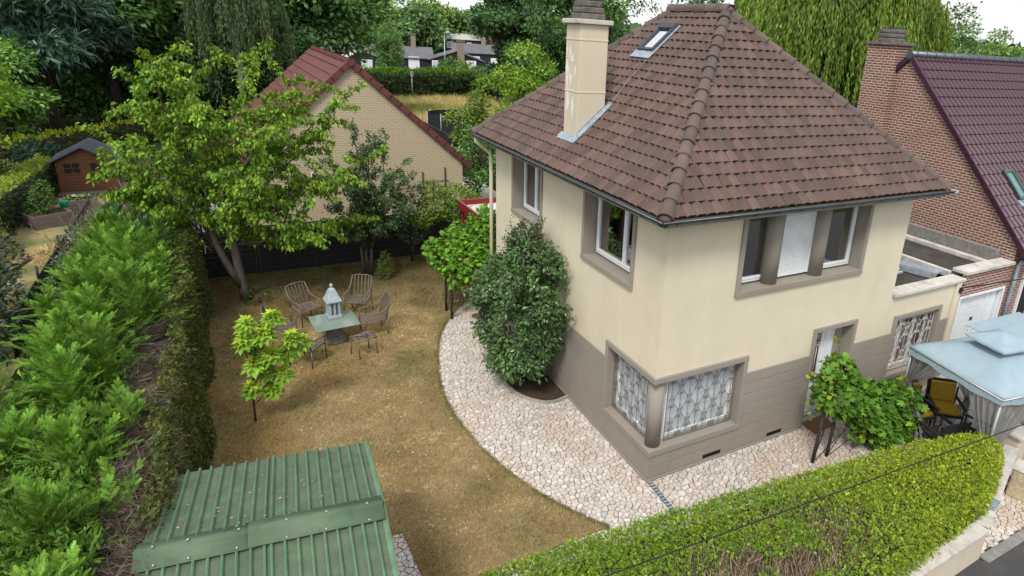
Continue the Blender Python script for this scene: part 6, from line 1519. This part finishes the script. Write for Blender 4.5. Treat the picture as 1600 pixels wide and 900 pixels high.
def black_house(loc, rz, w, d, h, rise, label, chim=None, wins=(), roofm='grey_roof', gable_front=True):
    t = empty('black_bungalow', loc, rz, label, 'house', 'black clad houses beyond the hedge')
    mb = MB()
    if gable_front: mb.extr([(-w/2,0,0),(w/2,0,0),(w/2,0,h),(0,0,h+rise),(-w/2,0,h)], (0,d,0))
    else: mb.extr([(-w/2,0,0),(-w/2,0,h),(-w/2,d/2,h+rise),(-w/2,d,h),(-w/2,d,0)], (w,0,0))
    mb.build('walls', M['black_board'], t)
    if gable_front: sls = [[(0,-.2,h+rise+.12),(s*(w/2+.3),-.2,h-.3*rise/(w/2)+.12),(s*(w/2+.3),d+.2,h-.3*rise/(w/2)+.12),(0,d+.2,h+rise+.12)] for s in (-1,1)]
    else: sls = [[(-w/2-.2,-.3,h-.3*rise/(d/2)+.1),(w/2+.2,-.3,h-.3*rise/(d/2)+.1),(w/2+.2,d/2,h+rise+.1),(-w/2-.2,d/2,h+rise+.1)], [(-w/2-.2,d/2,h+rise+.1),(w/2+.2,d/2,h+rise+.1),(w/2+.2,d+.3,h-.3*rise/(d/2)+.1),(-w/2-.2,d+.3,h-.3*rise/(d/2)+.1)]]
    for s in sls:
        mb = MB(); mb.extr(s, (0,0,-.12)); mb.build('roof_slope', M[roofm], t)
    for (x0, x1, z0, z1) in wins:
        mb = MB(); mb.box(x0,-.06,z0,x1,-.01,z1); f = mb.build('window', M['white_paint'], t)
        if x1-x0 < 1.5:
            mb = MB(); mb.box(x0+.12,-.08,z0+.12,x1-.12,-.062,z1-.12); mb.build('pane', M['curtain_dim'], f)
    if chim:
        x, y, zt, cw = chim; mb = MB(); mb.box(x-cw/2,y-.3,0,x+cw/2,y+cw*.7,zt); c_ = mb.build('chimney', M['brown_stone'], t)
        mb = MB(); mb.box(x-cw/2-.1,y-.4,zt,x+cw/2+.1,y+cw*.7+.1,zt+.25); mb.build('chimney_cap', M['stack'], c_)
black_house((29.5,105,0), -.25, 9, 10, 2.5, 1.5, 'black gabled bungalow with tall brown chimney beyond the hedge', (.6,-.35,5.6,1.2), [(1.5,3.2,.3,2.6),(-4.2,-3.2,.4,2.4)])
black_house((20.5,108,0), -.2, 11, 9, 2.6, 1.6, 'grey-roofed black house just left of the street lamp', (2.5,4,6.2,.8), [(1.4,3.2,.5,2.8),(-3,-1.8,.8,2.4)], gable_front=False)
black_house((13.6,101,0), -.05, 5, 6, 2.6, 1.0, 'small black house with one white window left of the round tree', None, [(-.6,1.1,1.0,2.4)], 'pale_roof')
black_house((8.5,112,0), -.1, 12, 9, 3.0, 1.7, 'long grey-roofed house farthest left behind the gable', (3,4,6.4,.9), [(-3,-2,.8,2.3)], gable_front=False)
black_house((38,118,0), -.3, 10, 9, 3.4, 1.5, 'black house with small white window at right of the row', (1.0,4,6.6,.8), [(-1.2,.1,1.4,2.8),(2.2,3.8,.6,2.6)], gable_front=False)
black_house((42,140,0), -.3, 9, 8, 5.4, 1.1, 'two-storey house with pale roof behind the black bungalows', None, [(-3.6,-2.4,3.4,4.8),(-1.4,-.3,3.4,4.8),(.8,1.8,3.4,4.8)], 'pale_roof', False)
def street_lamp(loc, h, label, arm=True):
    t = empty('street_lamp', loc, 0, label, 'lamp post'); mb = MB(); mb.tube([(0,0,0),(0,0,h)], [.09,.06], 8); mb.build('pole', M['steel'], t)
    mb = MB()
    if arm: mb.tube([(0,0,h),(0,0,h+.2),(.4,-.1,h+.3)], .05, 6); mb.lathe(.45,-.12,[(.1,h+.15),(.35,h+.22),(.3,h+.4),(.05,h+.5)],12)
    else: mb.box(-.16,-.14,h-.5,.16,.14,h+.1)
    mb.build('lamp_head', M['canopy'] if arm else M['steel'], t)
street_lamp((21.0,83.5,0), 6.9, 'tall street lamp with pale head before the black houses'); street_lamp((12.6,68.2,0), 2.9, 'short grey marker post in front of the far hedge', False)
tr = empty('trampoline', (7.6,36.5,0), 0, 'round black trampoline with net behind the beige house', 'trampoline')
mb = MB(); mb.lathe(0,0,[(1.75,.78),(1.78,.82),(1.75,.86),(.2,.84)],28); mb.build('bed', M['black_soft'], tr)
for k in range(8):
    a = k*math.pi/4; mb = MB(); mb.tube([(1.8*math.cos(a),1.8*math.sin(a),0),(1.85*math.cos(a),1.85*math.sin(a),2.5)], .03, 6); mb.build('pole', M['steel'], tr)
mb = MB(); seg = 28
for k in range(seg):
    a, b = 2*math.pi*k/seg, 2*math.pi*(k+1)/seg; mb.poly([(1.8*math.cos(a),1.8*math.sin(a),.84),(1.8*math.cos(b),1.8*math.sin(b),.84),(1.8*math.cos(b),1.8*math.sin(b),2.4),(1.8*math.cos(a),1.8*math.sin(a),2.4)])
mb.build('safety_net', M['black_soft'], tr)
mb = MB(); mb.extr([(3.3,19,.02),(5.6,19,.02),(5.6,27,.02),(3.3,27,.02)], (0,0,.02)); tag(mb.build('side_drive', M['pale_roof']), kind='structure')
mb = MB(); mb.box(2.9,22,0,2.98,31,1.9); o = mb.build('dark_screen_fence', M['fence']); o.location = (2.4,8,0); tag(o, 'dark screen fence before the meadow by the trampoline', 'fence')

# ------------------------------------------------------------------ background trees
def tree(label, loc, h, rx, rz0, n, ls, base, seed, name='leafy_tree', nclump=26, flat=.8, trunk_r=.25, bark='bark_dark', mat='leaf', shape='round', tmpl=LEAF, lw=.6, hue=.12, var=.24, crown_top=None):
    "crown between rz0 and h, radius rx, made of leaf clumps"
    base = np.array(base)*(1.3 if loc[0] < 6 and 35 < loc[1] < 65 else 1); rng = np.random.default_rng(seed); t = empty(name, loc, 0, label, 'tree'); zc = (rz0+h)/2; hz = (h-rz0)/2; B = []
    for i in range(nclump):
        d = rdir(1, rng)[0]; r = rng.uniform(.35,.95)
        if shape == 'cone': f = rng.random(); a = rng.uniform(0,2*math.pi); rr_ = rx*(1-f*.9)*rng.uniform(.3,1); p = np.array((rr_*math.cos(a), rr_*math.sin(a), rz0+(h-rz0)*f)); cr = rx*.32*(1.1-f*.7)
        else: p = np.array((d[0]*rx*r, d[1]*rx*r, zc+d[2]*hz*r)); cr = rx*rng.uniform(.24,.40)
        B.append((*p, cr, cr, cr*flat))
    B = np.array(B); w = B[:, 3]**2; idx = rng.choice(len(B), n, p=w/w.sum()); d = rdir(n, rng); d[:, 2] = np.where(rng.random(n) < .25, d[:, 2], np.abs(d[:, 2])*.9-.1)
    bb = B[idx]; P = bb[:, :3]+d*bb[:, 3:6]*np.clip(1-np.abs(rng.normal(0,.25,n)), .1, 1.15)[:, None]+rng.normal(0, ls*.5, (n,3))
    D = d*.8+rdir(n, rng)*.8; D[:, 2] -= .25
    tone = np.exp(rng.normal(0,.16,len(B)))[idx][:, None]
    scatter('crown', tmpl, P, frames(D, d+rnd_up(n,.4)), rng.uniform(.7,1.3,n)*ls, vcol(np.array(base)*2.2, n, var, hue, rng)*tone, M[mat], t, S2=rng.uniform(.7,1.3,n)*ls*lw)
    mb = MB(); top = zc+hz*.3; mb.tube([(0,0,0),(rng.normal(0,.1),rng.normal(0,.1),top*.4),(rng.normal(0,.25),rng.normal(0,.25),top)], [trunk_r,trunk_r*.75,trunk_r*.3], 8); mb.build('trunk', M[bark], t)
    mb = MB()
    for b in B[:14]:
        s = Vector((0,0,max(rz0*.7, b[2]*.55))); e = Vector(b[:3]); mb.tube([s, s.lerp(e,.55)+Vector((0,0,-.1)), e], [trunk_r*.4,trunk_r*.25,trunk_r*.08], 5)
    mb.build('limbs', M[bark], t); return t
NEED = (np.array([(0,0,0),(.16,.5,.05),(0,1,0),(-.16,.5,.05),(.1,.1,.2),(.3,.7,.3),(.42,.95,.1),(-.1,.1,-.2),(-.3,.7,-.2),(-.42,.95,-.1)], float), np.array([(0,1,2),(0,2,3),(4,5,6),(7,8,9)]), np.array([1,.9,1.1,.85]))
DKG = (.026,.055,.024)
tree('tall dark pine at far left behind the cabin', (-14.9,42,0), 13, 4.6, 4.2, 12000, .62, (.028,.055,.036), 301, 'pine_tree', 34, .45, .34, mat='leaf_soft', tmpl=NEED, lw=.7, hue=.06)
tree('dark pine with bare lower trunk at left edge', (-17.6,44.5,0), 13, 4.4, 4.5, 10000, .6, (.027,.052,.034), 302, 'pine_tree', 30, .45, .3, mat='leaf_soft', tmpl=NEED, lw=.7, hue=.06)
tree('broad dark green oak on the earth mound', (-12.2,46.2,.5), 12.5, 5.0, 3.6, 11000, .48, (.042,.085,.026), 303, nclump=34, trunk_r=.36)
tree('tall dark oak right of the mound, behind the cherry', (-8.3,52,0), 13, 5.6, 4.2, 12000, .5, (.044,.082,.028), 304, nclump=36, trunk_r=.36)
tree('large dark oak above the red roof ridge', (.4,53,0), 13.5, 5.7, 2.6, 18000, .5, (.040,.082,.026), 305, nclump=46, trunk_r=.4)
tree('dark oak beside the weeping birch', (-3.5,60,0), 14, 5.8, 3.0, 13000, .55, (.036,.075,.026), 306, nclump=38, trunk_r=.4)
tree('bright yellow-green tree at the far left edge', (-14.6,26.0,0), 8.2, 1.9, 2.2, 5200, .2, (.10,.18,.02), 307, nclump=22, trunk_r=.12)
tree('bushy green tree under the pines at far left', (-16.8,37.5,0), 6.2, 2.6, .6, 6500, .28, (.055,.105,.026), 308, nclump=26, trunk_r=.12)
tree('mid green undergrowth tree between the pines and the oak', (-13.6,49.5,0), 7.5, 3.2, .5, 6500, .36, (.045,.090,.022), 309, nclump=26, trunk_r=.15)
tree('dark thicket tree behind the cabin roof', (-9.3,46.5,0), 7, 3.0, .4, 6000, .34, (.028,.058,.020), 310, nclump=24, trunk_r=.15)
tree('dark thicket tree behind the cherry crown', (-4.8,48.5,0), 7.5, 3.2, .4, 6500, .36, (.026,.052,.024), 311, nclump=24, trunk_r=.15)
tree('dark thicket tree left of the red roof', (-.5,47,0), 6.5, 3.0, .4, 6000, .34, (.028,.060,.022), 312, nclump=24, trunk_r=.15)
tree('bushy green tree behind the red roof ridge', (4.3,50,0), 3.4, 1.6, .4, 5000, .32, (.050,.10,.024), 313, nclump=22, trunk_r=.14)
for i, (x, y, h) in enumerate(((-19.5,47,5),(-16.2,50,4.5),(-10.6,53,5),(-7.0,55,4.5),(-2.2,53.5,5),(-20.5,39,4.5),(-13.2,56,6))):
    tree('%s in the dark undergrowth below the tall trees' % ('leftmost bush','second bush from left','middle bush','fourth bush, right of the oak trunk','bush below the weeping birch','bush nearest the left edge','tallest bush')[i], (x,y,0), h, 3.2, .1, 4200, .36, (.034,.066,.022), 450+i, 'undergrowth_bush', 20, .8, .1)
# weeping birch
def weeping(label, loc, h, rx, n_str, slen, base, seed, ls, lw, step, name, bark, top_flat=.35, trunk_r=.28, per=2, mat='leaf'):
    rng = np.random.default_rng(seed); t = empty(name, loc, 0, label, 'tree'); P = []; D = []; Ci = []
    groups = [(rng.uniform(0,2*math.pi), math.sqrt(rng.uniform(.08,1)), rng.uniform(.7,1.35)) for _ in range(max(12, n_str//14))]
    for i in range(n_str):
        ga, gr_, gt = groups[i % len(groups)]; a = ga+rng.normal(0,.10); r = rx*min(1.05, gr_+rng.normal(0,.06)); z = h*(1-top_flat*(r/rx)**2)+rng.normal(0,.35); x, y = r*math.cos(a), r*math.sin(a)
        L = slen*rng.uniform(.5,1.15)*(.55+.5*r/rx); k = int(L/step); sway = rng.normal(0,.05,2); out = np.array((math.cos(a), math.sin(a)))*.5
        for j in range(k):
            s = j/k; P.append((x+out[0]*math.sqrt(s)+sway[0]*j*step, y+out[1]*math.sqrt(s)+sway[1]*j*step, max(.2, z-L*s))); D.append((out[0]*.4*(1-s), out[1]*.4*(1-s), -1)); Ci.append(gt)
    P = np.repeat(np.array(P), per, 0); D = np.repeat(np.array(D), per, 0); Ci = np.repeat(np.array(Ci), per); n = len(P); P = P+rng.normal(0,.07,(n,3)); D = D+rdir(n, rng)*.26
    scatter('hanging_foliage', LEAF, P, frames(D, rdir(n, rng)), rng.uniform(.7,1.3,n)*ls, vcol(base, n, .22, .12, rng)*Ci[:, None], M[mat], t, S2=rng.uniform(.7,1.3,n)*lw)
    mb = MB(); mb.tube([(0,0,0),(.1,0,h*.4),(.0,.1,h*.75),(.1,0,h*.95)], [trunk_r,trunk_r*.75,trunk_r*.45,.04], 8); mb.build('trunk', M[bark], t)
    mb = MB()
    for _ in range(14):
        a = rng.uniform(0,2*math.pi); z0 = h*rng.uniform(.4,.8); r = rx*.8; mb.tube([(0,0,z0),(r*.45*math.cos(a),r*.45*math.sin(a),z0+h*.13),(r*math.cos(a),r*math.sin(a),h*.75)], [trunk_r*.35,trunk_r*.2,.03], 5)
    mb.build('limbs', M[bark], t)
weeping('grey-green weeping birch behind the cherry tree', (-5.0,43.5,0), 13.0, 2.9, 380, 7.0, (.085,.128,.055), 321, .26, .08, .20, 'weeping_birch', 'bark_birch', .25, .2, 2)
weeping('big weeping willow with hanging light green curtains behind the villa', (21.5,16.4,0), 14.5, 5.4, 1650, 11.5, (.15,.235,.038), 322, .28, .08, .19, 'weeping_willow', 'bark', .35, .45, 2)
weeping('smaller willow crown at the right of the big willow', (26.3,15.6,0), 10.6, 2.6, 420, 6.5, (.14,.20,.045), 323, .25, .075, .18, 'weeping_willow', 'bark', .3, .3, 2)
# trees behind the villa
tree('bright yellow-green maple left of the villa roof', (7.7,25.6,0), 7.1, 2.6, 1.2, 13000, .17, (.10,.165,.02), 331, nclump=36, trunk_r=.14)
tree('olive green tree beside the bright maple', (6.2,28.4,0), 5.0, 1.4, .8, 4600, .17, (.085,.125,.026), 332, nclump=22, trunk_r=.1)
tree('dark green shrubby tree under the maple by the veranda', (4.2,21.5,0), 4.2, 1.5, .2, 4800, .15, (.050,.10,.028), 333, nclump=24, trunk_r=.08)
tree('dense dark cedar behind the maple', (22.4,60.5,0), 15, 5.6, 1.5, 15000, .5, (.030,.062,.028), 334, 'cedar_tree', 40, .5, .35, mat='leaf_soft', hue=.08)
tree('dark evergreen left of the chimney', (25.5,54,0), 16, 5.6, 1.0, 15000, .5, (.032,.068,.026), 335, 'cedar_tree', 40, .55, .35, mat='leaf_soft', hue=.08)
tree('mid green tree seen just right of the chimney', (17.2,32.5,0), 13.4, 3.6, 2.0, 9500, .26, (.055,.11,.028), 336, nclump=32, trunk_r=.2)
tree('dark leafy tree behind the chimney stack', (12.5,33.5,0), 11.6, 3.2, 1.0, 9000, .25, (.034,.072,.024), 337, nclump=32, trunk_r=.2)
tree('dark hedge-like tree behind the roof ridge', (18.5,24.5,0), 12.6, 3.6, 1.0, 9500, .22, (.030,.070,.032), 338, nclump=34, trunk_r=.2)
tree('dark green tree between ridge and willow', (22.0,23.8,0), 12.6, 3.4, 1.0, 9000, .22, (.030,.068,.028), 339, nclump=34, trunk_r=.2)
tree('light green young tree at the foot of the willow', (14.6,11.6,0), 5.6, 1.5, 1.0, 3200, .14, (.09,.165,.025), 340, nclump=18, trunk_r=.08)
# far right
tree('leafy tree row left part above the plum roof', (50,31,0), 11.6, 4.6, 1.0, 8000, .38, (.075,.125,.035), 341, nclump=30, trunk_r=.25)
tree('airy taller tree in the middle above the plum roof', (57,33,0), 12.4, 4.4, 1.0, 7000, .36, (.07,.12,.045), 342, nclump=28, trunk_r=.25)
tree('leafy tree at the right end above the plum roof', (62.5,32,0), 11.4, 4.0, 1.0, 6500, .36, (.08,.135,.035), 343, nclump=26, trunk_r=.25)
ap = empty('pale_flats', (74,33,0), 0, 'pale blue-grey block of flats at the far right skyline', 'building')
mb = MB(); mb.box(-3,0,0,5,8,9.2); mb.build('block', plain('pale_panel', (.50,.56,.58), .7, .08, 1), ap)
for k in range(3):
    for j in range(2):
        mb = MB(); mb.box(-3.04,1+k*2.4,5.6+j*1.7,-3.0,2.6+k*2.4,6.6+j*1.7); mb.build('window', M['curtain_dim'], ap)
an = empty('aerial_mast', (18.0,4.3,8.0), 0, 'thin television aerial on the plum roof at right edge', 'aerial')
mb = MB(); mb.tube([(0,0,0),(0,0,2.6)], .018, 5); mb.build('mast', M['steel'], an)
for z in (1.4,1.75,2.1): mb = MB(); mb.tube([(-.5,0,z),(.5,0,z)], .01, 4); mb.build('rod', M['steel'], an)
# far skyline
far_c = [(.12,.18,.05),(.07,.12,.042),(.125,.19,.05),(.065,.115,.045)]
sk = [(10,128,12.2,6),(17,140,13.0,7),(24,146,12.0,6.5),(30,140,13.4,7),(37,148,12.5,7),(44,150,13.0,7),(50,138,14.5,6.5),(3,120,12.0,6),(-6,110,14,6.5)]
labs = ['yellow-green far tree above the roof ridge','tall dark far tree left of the round tree','far tree straight behind the round tree','tall far tree right of the round tree','dark far tree behind the street lamp','far tree above the black bungalow','bright far tree above the two-storey house','far dark tree behind the big oak, left of the ridge','far dark tree showing between the oaks']
for i, (x, y, h, r) in enumerate(sk): tree(labs[i], (x,y,0), h, r, .6, 5200, .95, far_c[i % 4], 360+i, nclump=34, trunk_r=.35)
tree('purple-brown copper beech above the black houses', (47,128,0), 10.2, 3.2, .8, 3000, .7, (.055,.032,.036), 380, nclump=24, trunk_r=.3)
tree('rounded willow-like green tree before the black houses', (15.6,94.4,0), 7.9, 2.4, .8, 9000, .34, (.066,.118,.038), 381, 'round_tree', 40, 1.1, .2, tmpl=LEAF, lw=.35)
tree('pale tan-green tree beside the cedar', (31.5,84,0), 9.0, 2.6, .8, 3000, .5, (.10,.095,.045), 382, nclump=22, trunk_r=.2)
tree('small dark green shrubby tree at the right end of the far hedge', (22.5,67,0), 4.6, 2.4, .2, 3200, .36, (.040,.085,.03), 383, nclump=20, trunk_r=.1)
# distant wood closing the horizon
rng = np.random.default_rng(400); n = 30000; a = rng.uniform(-1.2,1.7,n); R = rng.uniform(190,260,n); x = CAMP[0]+R*np.sin(a); y = CAMP[1]+R*np.cos(a); top = 8.5+4*vnoise(a*60, R*.05, 3, 5); z = top*rng.random(n)**.6
o = scatter('distant_wood', LEAF, np.stack([x,y,z],1), frames(rdir(n,rng), rnd_up(n,.6)), rng.uniform(2.2,4.0,n), vcol((.06,.11,.04), n, .25, .12, rng), M['leaf']); tag(o, 'distant belt of trees along the horizon', 'woodland', kind='stuff')
